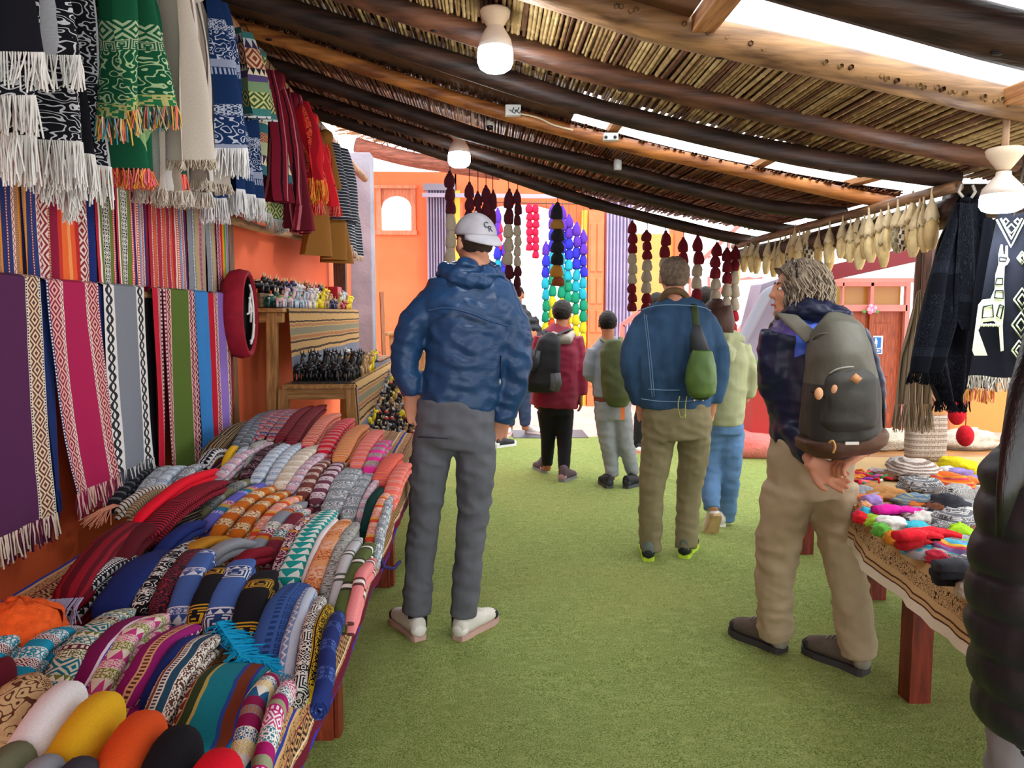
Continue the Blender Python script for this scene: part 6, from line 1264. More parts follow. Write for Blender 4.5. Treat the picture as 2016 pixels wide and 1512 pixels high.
motif([(1944, 700), (1918, 700), (1914, 690), (1926, 600), (1934, 590), (1950, 588), (1958, 570), (1960, 540), (1966, 520), (1966, 500), (1970, 482), (1974, 482), (1975, 500), (1979, 502), (1980, 484), (1984, 484), (1984, 505), (1988, 512), (1984, 520), (1978, 524), (1976, 560), (1978, 600), (1974, 640), (1976, 690), (1970, 692), (1966, 640), (1956, 632), (1936, 634), (1926, 650)][::-1])
KM = PG
for P_ in ([(1936, 604), (1954, 600), (1956, 624), (1934, 626)], [(1962, 548), (1974, 548), (1974, 560), (1960, 560)], [(1960, 572), (1975, 572), (1975, 588), (1958, 586)], [(1968, 600), (1976, 602), (1970, 628), (1962, 622)], [(1968, 506), (1982, 508), (1980, 514), (1968, 514)]):
    mb = MB(); P = [at(x, y, Y=2.523) for x, y in P_]; mb.tube(P+[P[0]], .0028, 4); mb.build('woven_motif', flat('#141822', .9), ll)
for i in range(9):
    mb = MB(); mb.ball(at(1932+i*4.6, 640+(i % 2)*.5, Y=2.522), (.0045, .003, .006), 6, 4); mb.build('woven_dot', PG, ll)
for q in ([(1962, 432), (1990, 486), (2018, 432)], [(1970, 430), (1991, 470), (2012, 430)]): motif(q, w=.0032, closed=False)
for cx_, cy_, r_ in ((1991, 450, 9), (1980, 436, 6), (2003, 436, 6)): motif([(cx_-r_, cy_), (cx_, cy_-r_), (cx_+r_, cy_), (cx_, cy_+r_)], w=.0026)
for cx_, cy_, r_ in ((2012, 508, 9), (2012, 590, 16), (2010, 640, 18), (2006, 690, 14)):
    motif([(cx_-r_, cy_), (cx_, cy_-r_*1.4), (cx_+r_, cy_), (cx_, cy_+r_*1.4)], w=.003); motif([(cx_-r_*.5, cy_), (cx_, cy_-r_*.7), (cx_+r_*.5, cy_), (cx_, cy_+r_*.7)], w=.003)
yb = thing('hanging_blanket', 'small dark cloth with yellow and pink fringe below the llama blanket', 'blanket', at(1940, 800, Y=2.75)); layerY(yb, [(430, 1935, 1965), (560, 1915, 1975), (740, 1902, 1968), (765, 1905, 1960)], 2.75, 'b_blk3', 1.5, .02, ['#e8b84a', '#e86a7a', '#e8c87a'], .05, 55)
bf = thing('hanging_shawl', 'long beige-brown yarn shawl hanging left of the black blanket', 'shawl', at(1800, 820, Y=3.5), None)
layerY(bf, [(572, 1806, 1820), (620, 1795, 1828), (700, 1778, 1830), (795, 1768, 1832)], 3.5, 'b_brfr', 4, .03, ['#a3947c', '#8a7a62'], .12, 61, .3)
mb = MB(); pt = at(1812, 575, Y=3.5); mb.tube([(pt.x, 3.5, pt.z), (pt.x, 3.5, 1.98)], .003, 5); mb.build('cord', flat('#2a2420'), bf)
# corn cobs -----------------------------------------------------
def cob_mesh(c1, c2, seed):
    rk = random.Random(seed); mb = MB(); rows = 12; L = 13
    prof = lambda t: .026*math.sin(PI*min(.98, .12+t*.80))**.6
    n = rows*2; vs = []
    for i in range(L*2+1):
        t = i/(L*2); r = prof(t)
        for j in range(n):
            a = 2*PI*j/n; k = 1+(.10 if j % 2 == 0 else -.10)+(.05 if i % 2 else -.03); vs.append((r*k*math.cos(a), r*k*math.sin(a), -.135*t))
    fs = []; mi = []
    for i in range(L*2):
        for j in range(n): mb.m = 1 if (c2 and hash((i//2*31+j//2*17+seed)) % 5 < 2) else 0; fs = [(i*n+j, (i+1)*n+j, (i+1)*n+(j+1) % n, i*n+(j+1) % n)]; mb.f += [list(fs[0])]; mb.mi.append(mb.m); mb.uv.append([(0, 0)]*4)
    mb.v += vs; mb.f.append([L*2*n+j for j in range(n)]); mb.mi.append(0); mb.uv.append([(0, 0)]*n)
    o = mb.build('kernels', [mat(c1, .5, .12, 30, .2), flat(c2 or c1, .5)], origin=(0, 0, 0)); d = o.data; bpy.data.objects.remove(o); return d
COBS = [cob_mesh('#e6d096', None, 1), cob_mesh('#dcc184', None, 2), cob_mesh('#d9cba8', '#3a3440', 3), cob_mesh('#c4b488', '#8a8a70', 4)]
def husk_mesh(seed):
    rk = random.Random(seed); mb = MB(); n = 16; prof = [(.004, .12), (.005, .085), (.009, .07), (.02, .04), (.028, .005), (.03, -.012), (.024, -.014)]
    vs = [(r*(1+.16*math.sin(j*3+seed))*math.cos(2*PI*j/n), r*(1+.16*math.sin(j*3+seed))*math.sin(2*PI*j/n), z+(.012*math.sin(j*2+seed) if z < 0 else 0)) for r, z in prof for j in range(n)]
    mb.add(vs, [(i*n+j, (i+1)*n+j, (i+1)*n+(j+1) % n, i*n+(j+1) % n) for i in range(len(prof)-1) for j in range(n)])
    o = mb.build('husk', mat('#d9c69c', .8, .12, 25, .6), origin=(0, 0, 0)); d = o.data; bpy.data.objects.remove(o); return d
HUSKS = [husk_mesh(i) for i in range(3)]
COBP = [1452, 1468, 1481, 1493, 1512, 1526, 1537, 1546, 1556, 1563, 1574, 1583, 1592, 1612, 1632, 1635, 1657, 1664, 1674, 1686, 1695, 1703, 1712, 1722, 1733, 1741, 1748, 1766, 1780, 1794, 1803, 1812, 1818, 1832]
for i, px in enumerate(COBP):
    rk = random.Random(i*3+1); p = at(px, 470, X=1.86+rk.uniform(-.03, .03)); ky = 3 if i in (12, 29) else 0; dark = i in (8, 12, 23, 27, 28); z = 1.865-rk.uniform(0, .05)-(.04 if i % 5 == 0 else 0)
    root = thing('corn_cob', ('speckled dark and cream' if dark else 'pale yellow')+' dried corn cob, '+ORD[i]+' from left under the roof edge', 'corn cob', (p.x, p.y, z), ('dark speckled' if dark else 'pale yellow')+' corn cobs along the roof edge')
    s_ = rk.uniform(.82, 1.02)
    for nm, me in (('kernels', COBS[2+i % 2] if dark else COBS[i % 2]), ('husk', HUSKS[i % 3])):
        o = bpy.data.objects.new(nm, me); o.parent = root; col.objects.link(o)
    root.scale = (s_, s_, s_); root.rotation_euler = (rk.uniform(-.06, .06), rk.uniform(-.08, .08), rk.uniform(0, 6))
# lamps -----------------------------------------------------------
def bulb(px, Y, pyb, pyt, wpx, label, holder_py, zc, rod=False):
    c = at(px, (pyb+pyt)/2, Y=Y); s_ = Y/FPX; r = wpx*s_/2; root = thing('light_bulb', label, 'lamp', c, 'white light bulbs under the roof'); h = (pyb-pyt)*s_/2
    mb = MB(); prof = [(.2, -1.0), (.62, -.93), (.88, -.75), (1.0, -.45), (1.0, .1), (.96, .35)]; mb.lathe(c, [(r*a, h*z*.85-.0) for a, z in prof], 24); mb.build('glowing_globe', flat('#f4f8ff', .4, .3, 14), root)
    mb = MB(); mb.lathe(c, [(r*.97, h*.3), (r*.9, h*.7), (r*.6, h*1.15), (r*.36, h*1.5), (r*.33, h*1.75)], 24); mb.build('bulb_body', flat('#e8dcd0', .5, .4), root)
    zh = at(px, holder_py, Y=Y).z; mb = MB(); mb.lathe((c.x, c.y, zh), [(r*.3, -.03), (r*.42, -.02), (r*.78, .012), (r*.86, .03), (r*.8, .036)], 24); mb.build('lamp_holder', flat('#e4d2b8', .5, .4), root)
    mb = MB(); 
    if rod: mb.tube([(c.x, c.y, zh+.03), (c.x, c.y, zh+.15)], .011, 8)
    mb.tube([(c.x, c.y, zh+.02), (c.x+.01, c.y, zc)], .003, 5); mb.build('cord', flat('#c8a888' if rod else '#3a3028'), root)
    L = bpy.data.lights.new('bulb_light', 'POINT'); L.energy = 11; L.color = (.93, .96, 1); L.shadow_soft_size = r*1.1; lo = bpy.data.objects.new('bulb_light', L); lo.location = c-Vector((0, 0, h+.03+r*.4)); col.objects.link(lo)
bulb(975, 2.62, 146, 70, 68, 'round white bulb hanging left of centre under the roof, the nearest of the left two', 42, 2.5)
bulb(904, 4.6, 333, 285, 43, 'round white bulb farther back, above the cap of the man in blue', 272, 2.5)
bulb(1973, 2.45, 424, 362, 80, 'large round white bulb at the right edge, beside the black blankets', 315, 2.1, True)
# small fittings under the roof
def fitting(px, py, Y, w, h, m, name, label, cat):
    p = at(px, py, Y=Y); s_ = Y/FPX; mb = MB(); mb.box((p.x-w*s_/2, Y-.02, p.z-h*s_/2), (p.x+w*s_/2, Y+.02, p.z+h*s_/2)); return tag(bevel(mb.build(name, m, smooth=False), .004), label, cat)
WP = flat('#dcdcd8', .5, .4)
b = fitting(1010, 218, 3.62, 30, 20, WP, 'junction_box', 'open white junction box with wires on the log in the middle of the roof', 'box')
for k in range(4): p = at(1003+k*5, 216+(k % 2)*4, Y=3.59); mb = MB(); mb.tube([p, p+Vector((.012, -.004, -.008)), p+Vector((.02, 0, .01))], .0022, 5); mb.build('wire', flat('#2a2c34'), b)
b = fitting(1202, 270, 3.62, 28, 14, WP, 'socket_box', 'white double wall socket under the roof beside the small sky gap', 'socket')
for k in (-1, 1): p = at(1202+k*9, 270, Y=3.598); mb = MB(); mb.ball(p, (.008, .003, .008), 8, 5); mb.build('socket_hole', flat('#2a2c34'), b)
p = at(1216, 318, Y=4.15); s_ = 4.15/FPX; sb = thing('spray_bottle', 'clear spray bottle hung on the dark roof log', 'bottle', p); BT = flat('#d8dcdc', .15, .5)
mb = MB(); mb.lathe(p, [(.018, -.045), (.022, -.04), (.022, 0), (.014, .02), (.008, .028)], 14); mb.build('bottle_body', BT, sb); mb = MB(); mb.box((p.x-.008, p.y-.03, p.z+.028), (p.x+.02, p.y+.012, p.z+.05)); bevel(mb.build('spray_head', flat('#c8c8c4', .4), sb, smooth=False), .003)
p = at(964, 248, Y=4.12); cm = thing('security_camera', 'small white and black dome camera on the roof log', 'camera', p); mb = MB(); mb.lathe(p, [(.02, 0), (.022, .02), (.018, .03)], 14); mb.build('camera_base', WP, cm); mb = MB(); mb.ball(p-Vector((0, 0, .004)), .018, 12, 8); mb.build('lens_dome', flat('#15151a', .1, .5), cm)
def cable(pts, label): mb = MB(); mb.tube(smooth_path(pts, 6), .004, 5); tag(mb.build('cable', flat('#d8c8a8')), label, 'cable')
cable([at(1026, 224, Y=3.61), at(1060, 232, Y=3.61), at(1090, 246, Y=3.61), at(1128, 256, Y=3.61)], 'pale cable running right from the junction box along the log')
# ============================================================ people
def remesh(mb, voxel, m, name, parent, smooth=2, disp=None, seed=0):
    o = mb.build('tmp', m); off = o.location.copy(); md = o.modifiers.new('r', 'REMESH'); md.mode = 'VOXEL'; md.voxel_size = voxel
    if smooth: ms = o.modifiers.new('s', 'SMOOTH'); ms.factor = .6; ms.iterations = smooth
    dg = bpy.context.evaluated_depsgraph_get(); me = bpy.data.meshes.new_from_object(o.evaluated_get(dg)); bpy.data.objects.remove(o)
    n = len(me.vertices); co = np.empty(n*3, dtype=np.float32); me.vertices.foreach_get('co', co); co = co.reshape(-1, 3)+np.array(off)
    if disp:
        nr = np.empty(n*3, dtype=np.float32); me.vertices.foreach_get('normal', nr); nr = nr.reshape(-1, 3)
        d = np.array([disp(float(c[0]), float(c[1]), float(c[2])) for c in co]); co = co+nr*d[:, None]
    w = worldloc(parent); co = co-np.array(w); me.vertices.foreach_set('co', co.astype(np.float32).ravel()); me.polygons.foreach_set('use_smooth', [True]*len(me.polygons)); me.update()
    me.materials.clear(); me.materials.append(m); me.name = name; ob = bpy.data.objects.new(name, me); ob.parent = parent; col.objects.link(ob); return ob
def paint(ob, m, cond):
    me = ob.data; me.materials.append(m); k = len(me.materials)-1; w = worldloc(ob)
    for f in me.polygons:
        if cond(f.center+w): f.material_index = k
def zone(ob, c0, zones, rough):
    m, t, b = newmat('zone', rough, .35); v = coords(t, 'Object'); sp = t.nodes.new('ShaderNodeSeparateXYZ'); t.links.new(v, sp.inputs[0]); X, Y, Z = (Nx(t, sp.outputs[i]) for i in range(3))
    n = noise_n(t, v, 6); colr = mixc(t, Nx(t, n.outputs[0])*.25, c0, '#000000')
    for c, pl in zones:
        k = None
        for a, b_, c_, d in pl: q = (X*a+Y*b_+Z*c_).gt(d); k = q if k is None else k*q
        colr = mixc(t, k, colr, c)
    t.links.new(colr, b.inputs['Base Color']); n2 = noise_n(t, v, 24, 4); bump(t, b, n2.outputs[0], .4, .005); ob.data.materials.clear(); ob.data.materials.append(m)
def wr(amp, fx=7, fz=16, seed=0, tilt=.0):
    def f(x, y, z):
        q = nz(x*fx+z*tilt*fx, y*fx+seed, z*fz); q2 = nz(x*fx*2.3-z*tilt*9, y*fx*2+seed, z*fz*1.9+5); r_ = 1-abs(q)*2
        return amp*(.75*(r_-.55)+.5*q2)
    return f
SKIN = mat('#c68a6c', .55, .05, 6, .1, .002); SKIN2 = mat('#a86c4c', .55, .05, 6, .1, .002)
def head(mb, c, yaw, pitch=0, s=1.0, roll=0):
    f = Vector((-math.sin(yaw), math.cos(yaw), math.sin(pitch))).normalized(); u = Vector((0, 0, 1)); sd_ = f.cross(u).normalized(); u = sd_.cross(f)
    L = lambda a, b, z: Vector(c)+(f*a+sd_*b+u*z)*s
    import mathutils
    M = mathutils.Matrix((sd_, f, u)).transposed()
    B = lambda p, r, n=14, m=10: mb.ball(p, tuple(k*s for k in r), n, m, M)
    B(L(-.012, 0, .025), (.076, .094, .088), 18, 12); B(L(.03, 0, -.02), (.06, .062, .075)); B(L(.045, 0, -.078), (.042, .042, .034)); B(L(.0, 0, -.05), (.058, .06, .05))
    B(L(.088, 0, -.004), (.012, .016, .03), 10, 8); B(L(.097, 0, -.022), (.016, .017, .013), 10, 8); B(L(.078, 0, -.055), (.024, .014, .009), 10, 8); B(L(.078, 0, -.066), (.02, .013, .008), 10, 8); B(L(.078, 0, -.092), (.02, .016, .014), 10, 8)
    for k in (-1, 1):
        B(L(.068, k*.032, .022), (.024, .018, .009), 10, 8); B(L(.055, k*.038, -.022), (.024, .026, .022), 10, 8); B(L(-.005, k*.079, -.008), (.009, .02, .033), 10, 8)
    mb.tube([L(-.02, 0, -.06), L(-.03, 0, -.13), L(-.035, 0, -.19)], [.056*s, .055*s, .065*s], 14)
    return L, M
def face_parts(L, M, parent, s, browc='#2a1c14', lip='#a85a50'):
    for k in (-1, 1):
        mb = MB(); mb.ball(L(.078, k*.031, .004), (.012*s, .009*s, .006*s), 10, 6, M); mb.build('eye', flat('#f0ece8', .2), parent)
        mb = MB(); mb.ball(L(.086, k*.031, .004), (.005*s, .003*s, .005*s), 8, 6, M); mb.build('iris', flat('#241810', .2), parent)
        mb = MB(); mb.tube([L(.086, k*.014, .022), L(.086, k*.032, .027), L(.074, k*.05, .022)], [.003*s, .004*s, .002*s], 6); mb.build('eyebrow', flat(browc), parent)
    mb = MB(); mb.tube([L(.092, -.02, -.06), L(.099, 0, -.059), L(.092, .02, -.06)], [.002*s, .005*s, .002*s], 6); mb.build('lips', flat(lip), parent)
def hairshell(L, M, parent, s, m, front=.02, low=-.05, thick=1.12, bulk=.0, seed=0, long=None, name='hair', rough=.012):
    """shell of hair over the skull leaving the face free"""
    mb = MB(); n, k = 40, 24; vs = []
    for i in range(k+1):
        t = i/k; ph = PI/2-t*PI*.78
        for j in range(n):
            a = 2*PI*j/n; x = math.cos(ph)*math.cos(a); y = math.cos(ph)*math.sin(a); z = math.sin(ph)
            fr = max(0, y)                               # toward the face
            lim = lerp(low, front+.04, min(1, max(0, (y+.1))**.8 if y > -.1 else 0))
            rr_ = thick+bulk*(1-z)*.5+rough*6*nz(x*5+seed, y*5, z*9)
            zz = z*.088*rr_+.025; 
            if zz < lim: zz = lim
            vs.append(L(-.012+y*.094*rr_*(1 if zz > lim else .97), x*.078*rr_*(1 if zz > lim else .96), zz))
    mb.add(vs, [(i*n+j, (i+1)*n+j, (i+1)*n+(j+1) % n, i*n+(j+1) % n) for i in range(k) for j in range(n)]); o = mb.build(name, m, parent); return o
def strands(L, parent, m, n, fn, r=.003, name='hair_strands'):
    mb = MB()
    for i in range(n): mb.tube(fn(i), [r*.6, r, r*.8, r*.3], 5, caps=False)
    return tag(mb.build(name, m, parent), None, None, None, 'stuff')
def shoe(parent, heel, yaw, Ln, up, sole, accent=None, lift=0, pitch=0, name='shoe', collar=.09, label=None, toe=None, fat=1.0):
    """heel: ground point, toe points along yaw (0 = away)"""
    f = Vector((-math.sin(yaw)*math.cos(pitch), math.cos(yaw)*math.cos(pitch), math.sin(pitch))); sd_ = Vector((math.cos(yaw), math.sin(yaw), 0)); u = sd_.cross(f).normalized(); h = Vector(heel)+Vector((0, 0, lift))
    Q = lambda a, b, z: h+f*a*Ln+sd_*b*fat+u*z*fat
    wd_ = [(-.03, .026), (.02, .034), (.12, .037), (.3, .036), (.5, .042), (.7, .05), (.85, .047), (.95, .036), (1.0, .018)]
    mb = MB(); n = len(wd_); vs = [Q(a, -w, 0) for a, w in wd_]+[Q(a, w, 0) for a, w in wd_[::-1]]; vs2 = [Q(a, -w*1.05, .028) for a, w in wd_]+[Q(a, w*1.05, .028) for a, w in wd_[::-1]]; N = 2*n
    mb.add(vs+vs2, [list(range(N))[::-1], list(range(N, 2*N))]+[(i, (i+1) % N, N+(i+1) % N, N+i) for i in range(N)]); sh = MB()
    prof = [(-.03, .028, .03, collar), (.03, .036, .03, collar), (.2, .037, .03, collar*.98), (.35, .039, .03, .088), (.55, .044, .028, .072), (.75, .047, .026, .058), (.9, .039, .024, .046), (.98, .02, .02, .03)]
    pts = [Q(a, 0, .02+hh/2) for a, w, z, hh in prof]; sh.tube(pts, [(w*fat, hh/2*fat) for a, w, z, hh in prof], 16, flat_=.9, upv=tuple(u)); o = sh.build(name, up, parent)
    mb.build('sole', sole, o, smooth=False)
    tc = MB(); tc.tube([Q(a, 0, .018+hh/2) for a, hh in ((.82, .05), (.9, .047), (.97, .036), (1.0, .02))], [(.048*fat, .026*fat), (.043*fat, .025*fat), (.03, .018), (.012, .008)], 14, flat_=.9, upv=tuple(u)); tc.build('toe_cap', toe or accent or sole, o)
    hc = MB(); hc.tube([Q(a, 0, .018+.03) for a in (-.05, .0, .08)], [(.022*fat, .022*fat), (.036*fat, .03*fat), (.0385*fat, .03*fat)], 14, upv=tuple(u)); hc.build('heel_counter', accent or sole, o)
    if accent:
        for k in range(4): a = .36+.07*k; z = .02+interp([.35, .55, .75], [.09, .076, .062], a); mb = MB(); mb.tube([Q(a, -.024, z-.004), Q(a, 0, z+.003), Q(a, .024, z-.004)], .003, 5); mb.build('lace', accent, o)
    if label: o['label'] = label
    return o
def hand(mb, w, d, side, s=1.0, curl=.5, nrm=(0, -1, 0)):
    """w wrist, d direction of the hand, side = towards the thumb, nrm = palm normal"""
    w = Vector(w); d = Vector(d).normalized(); n = Vector(nrm); n = (n-d*n.dot(d)).normalized(); sd_ = d.cross(n).normalized()
    if sd_.dot(Vector(side)) < 0: sd_ = -sd_
    P = lambda a, b, c=0: w+(d*a+sd_*b+n*c)*s
    mb.tube([P(-.02, 0), P(.02, 0), P(.055, 0), P(.085, 0)], [(.026*s, .02*s), (.034*s, .019*s), (.042*s, .017*s), (.04*s, .014*s)], 12, flat_=.85, upv=tuple(n))
    for i, (b, l) in enumerate(((.031, .072), (.0105, .08), (-.0105, .074), (-.031, .058))):
        a0 = P(.075, b); q = [a0]; ang = 0; cur = a0
        for k, fr in enumerate((.42, .32, .26)): ang += curl*(.5 if k == 0 else 1); cur = cur+(d*math.cos(ang)+n*math.sin(ang)+sd_*b*.8)*l*fr*s; q.append(cur)
        mb.tube(q, [.0098*s, .0092*s, .0085*s, .0068*s], 8)
    mb.tube([P(.015, .025), P(.045, .05, .006), P(.07, .058, .014), P(.088, .056, .022)], [.014*s, .012*s, .0105*s, .0075*s], 8)
def sock_leg(): pass
class Fig:
    def __init__(s, label, Y, name='person', cat='person', feet=None, group=None):
        s.Y = Y; s.k = Y/FPX; g = at(feet[0], feet[1], Y=Y); s.root = thing(name, label, cat, (g.x, Y, 0), group)
    def p(s, px, py, dy=0): return at(px, py, Y=s.Y+dy)
    def torso(s, mb, rows, dep, dys=None):
        """rows: (py, left px, right px[, depth factor])"""
        pts = []; rad = []
        for r in rows:
            c = s.p((r[1]+r[2])/2, r[0], r[4] if len(r) > 4 else 0); pts.append(c); w = (r[2]-r[1])/2*s.k; rad.append((w, w*dep if len(r) < 4 or r[3] is None else r[3]))
        mb.tube(pts, rad, 22, upv=(0, -1, 0), flat_=.92)
    def limb(s, mb, js, rads): mb.tube(smooth_path([s.p(*j) for j in js], 4), [interp(range(len(rads)), rads, i/4) for i in range(4*(len(js)-1)+1)], 14)
def noisef(a, f=9, seed=0): return lambda x, y, z: a*nz(x*f+seed, y*f, z*f)
# ---- 1 man in the blue windbreaker
F = Fig('person in crinkled blue hooded windbreaker, grey trousers and pale backwards cap', 3.35, feet=(880, 1250)); r = F.root
bd = MB(); L, M = head(bd, F.p(934, 478), math.radians(32), .0, .98)
F.limb(bd, [(868, 602, 0), (808, 680, .02), (808, 772, .0)], [.05, .045, .032]); F.limb(bd, [(984, 602, 0), (1012, 690, .0), (990, 800, .03)], [.05, .045, .032])
F.torso(bd, [(545, 890, 960), (580, 860, 990), (700, 855, 985), (820, 840, 960), (850, 850, 950)], .6)
F.limb(bd, [(856, 850, 0), (840, 1010, .0), (824, 1200, .02), (818, 1228, .02)], [.07, .042, .03, .03]); F.limb(bd, [(935, 850, 0), (932, 1010, .0), (914, 1200, .0), (910, 1225, 0)], [.07, .042, .03, .03])
hand(bd, F.p(808, 775, -.01), (.18, -.0, -1), (1, -.2, 0), 1.0, .35, (0.3, -1, 0)); hand(bd, F.p(992, 805, .04), (-.2, .1, -1), (-1, 0, 0), 1.0, .3, (0, -1, 0))
body = remesh(bd, .0075, SKIN, 'body', r, 1)
face_parts(L, M, body, .98)
JB = mat('#1d4068', .40, .12, 5, .55, .008, (1, 1, 1.6), .4, None, 0, 13)
mb = MB(); F.torso(mb, [(512, 888, 962, .06), (538, 868, 985, .085), (556, 842, 1010, .105), (600, 826, 1022, .125), (660, 838, 1008, .13), (730, 838, 992, .125), (785, 826, 982, .12), (804, 828, 978, .118)], .6)
F.limb(mb, [(866, 590, 0), (818, 640, .0), (798, 705, .01), (806, 752, -.02), (812, 776, -.02)], [.075, .078, .066, .055, .045]); F.limb(mb, [(986, 590, 0), (1010, 650, .0), (1016, 730, .01), (998, 795, .02), (985, 830, .02)], [.075, .08, .07, .06, .05])
jk = remesh(mb, .0095, JB, 'jacket', r, 2, wr(.012, 9, 13, 1, .9))
mb = MB()
for i in range(7): a = i/7*2*PI; mb.ball(F.p(928+58*math.cos(a)*.78, 534+12*math.sin(a*2+1), -.03-.06*math.sin(a)), (.05, .05, .034), 10, 8)
mb.tube([F.p(868, 530, -.03), F.p(900, 545, -.09), F.p(945, 552, -.1), F.p(985, 535, -.04)], [.035, .045, .045, .03], 12)
remesh(mb, .009, JB, 'hood', r, 2, wr(.012, 14, 26, 4, .6))
for pts in ([(838, 612), (880, 606), (925, 616), (960, 630), (1000, 642)],): mb = MB(); mb.tube(smooth_path([F.p(x, y, -.132-.012*math.cos((x-920)/60)) for x, y in pts], 5), .0045, 6); mb.build('yoke_seam', JB, jk)
mb = MB(); mb.tube([F.p(986, 700, -.085), F.p(985, 745, -.085)], .003, 5); mb.build('zip', flat('#0e1a2c'), jk); mb = MB(); mb.ball(F.p(984, 752, -.088), (.005, .004, .014), 8, 6); mb.build('zip_pull', flat('#9aa0a8', .3, .5, 0, .6), jk)
PG1 = mat('#5c5e66', .75, .07, 6, .3, .003)
mb = MB(); F.torso(mb, [(785, 822, 974, .125), (830, 818, 976, .13), (868, 816, 976, .12), (880, 822, 968, .11)], .6)
F.limb(mb, [(856, 860, 0), (843, 930, 0), (838, 1005, .01), (826, 1110, .02), (820, 1206, .02)], [.094, .088, .074, .067, .064]); F.limb(mb, [(934, 860, 0), (937, 930, 0), (932, 1005, .0), (922, 1110, .0), (912, 1212, 0)], [.094, .088, .074, .066, .062])
tr_ = remesh(mb, .0095, PG1, 'trousers', r, 3, wr(.010, 9, 13, 9, .7)); mb = MB(); mb.tube([F.p(822, 860, -.118), F.p(860, 862, -.128), F.p(890, 864, -.115)], .003, 5); mb.build('pocket_seam', flat('#2c2d34'), tr_)
g = at(826, 1262, Z=0); WHS = mat('#d9d5cc', .6, .06, 20, .2); shoe(r, (g.x, g.y-.0, 0), math.radians(28), .29, WHS, flat('#c8a49a', .7), flat('#e8e4dc'), toe=flat('#1c1c22', .6), label='white running shoe with black toe, the left one')
g = at(903, 1262, Z=0); shoe(r, (g.x, g.y, 0), math.radians(-34), .29, WHS, flat('#c8a49a', .7), flat('#e8e4dc'), toe=flat('#1c1c22', .6), label='white running shoe with black toe, the right one')
for px in (822, 908): mb = MB(); mb.tube([F.p(px, 1195, .01), F.p(px, 1236, .02)], [.045, .043], 12); mb.build('sock', flat('#121216', .9), r)
# cap worn backwards
cap = mat('#a9a6ac', .85, .12, 14, .3); mb = MB(); n, k = 32, 12; vs = []
for i in range(k+1):
    t = i/k; ph = PI/2*(1-t)
    for j in range(n): a = 2*PI*j/n; vs.append(L(-.012+.105*math.cos(ph)*math.sin(a), .089*math.cos(ph)*math.cos(a), .030+.099*math.sin(ph)-.012*t*math.sin(a+PI)))
mb.add(vs, [(i*n+j, (i+1)*n+j, (i+1)*n+(j+1) % n, i*n+(j+1) % n) for i in range(k) for j in range(n)]); cp = mb.build('cap', cap, r); sm = cp.modifiers.new('s', 'SOLIDIFY'); sm.thickness = .004
mb = MB(); mb.ball(L(-.012, 0, .130), .007, 8, 6); mb.build('button', cap, cp)
bv = []
for i in range(5):
    for j in range(13): a = -PI/2+(j-6)/6*1.15; q = i/4; bv.append(L(-.012+(.104+.068*q*math.cos((j-6)/6*1.3))*math.sin(a), (.089+.006*q)*math.cos(a)*(1+.0*q), .026-(.04*q*q+.012*q)*(.35+.65*math.cos((j-6)/6*1.5))))
mb = MB(); mb.add(bv, [(i*13+j, (i+1)*13+j, (i+1)*13+j+1, i*13+j+1) for i in range(4) for j in range(12)]); br = mb.build('brim', mat('#bdbcc4', .8, .06, 20, .2), cp); sm = br.modifiers.new('s', 'SOLIDIFY'); sm.thickness = .005
for ch, dx, dz in (('C', -.010, .008), ('R', .010, -.008)):
    o = text(ch, L(-.113, .0+dx, .058+dz), .036, flat('#3c3e4c'), cp, (PI/2-.3, 0, math.radians(30)), 'embroidery', .0015)
hr = mat('#3a2c24', .8, .2, 60, .6); hairshell(L, M, r, .98, hr, front=.03, low=-.055, thick=1.03, seed=1)
mb = MB(); mb.tube([L(.02, .082, .03), L(.09, .075, .035), L(.12, .06, .04)], .003, 5); mb.ball(L(.115, .05, .03), (.012, .02, .014), 8, 6, M); mb.build('sunglasses', flat('#141418', .2, .5), cp)
# ---- 2 facing man with crossed arms
F = Fig('person facing the camera with crossed arms in a black quilted jacket', 9.15, feet=(1018, 852)); r = F.root
bd = MB(); L, M = head(bd, F.p(1018, 582), PI-.25, 0, 1.0)
F.torso(bd, [(606, 1004, 1034), (640, 990, 1048), (700, 992, 1044), (740, 995, 1042)], .6); 
for a, b, c in ((1008, 1004, 1003), (1028, 1032, 1034)): F.limb(bd, [(a, 740, 0), (b, 795, 0), (c, 846, 0)], [.08, .055, .04])
F.limb(bd, [(992, 640, 0), (985, 680, -.02), (1015, 672, -.2)], [.045, .04, .03]); F.limb(bd, [(1050, 640, 0), (1056, 680, -.02), (1025, 668, -.22)], [.045, .04, .03]); hand(bd, F.p(1035, 662, -.22), (1, 0, .2), (0, 0, 1), 1.0, .4, (0, 1, 0)); hand(bd, F.p(1010, 672, -.2), (-1, 0, .1), (0, 0, 1), 1.0, .4, (0, 1, 0))
body = remesh(bd, .01, SKIN2, 'body', r, 1); face_parts(L, M, body, 1.0); hairshell(L, M, r, 1.0, mat('#1c1614', .8, .2, 50, .5), front=.05, low=-.02, thick=1.05)
BK = mat('#22222a', .5, .2, 6, .5, .01)
mb = MB(); F.torso(mb, [(600, 1004, 1034, .07), (622, 988, 1048, .12), (660, 984, 1054, .15), (700, 986, 1052, .15), (742, 988, 1050, .15)], .6)
F.limb(mb, [(996, 625, 0), (984, 680, -.04), (1012, 676, -.19)], [.085, .08, .06]); F.limb(mb, [(1044, 625, 0), (1060, 680, -.04), (1030, 668, -.2)], [.085, .08, .06])
remesh(mb, .014, BK, 'jacket', r, 2, lambda x, y, z: .008*math.sin(z*70))
mb = MB(); F.torso(mb, [(735, 990, 1048, .14), (770, 990, 1048, .13)], .6)
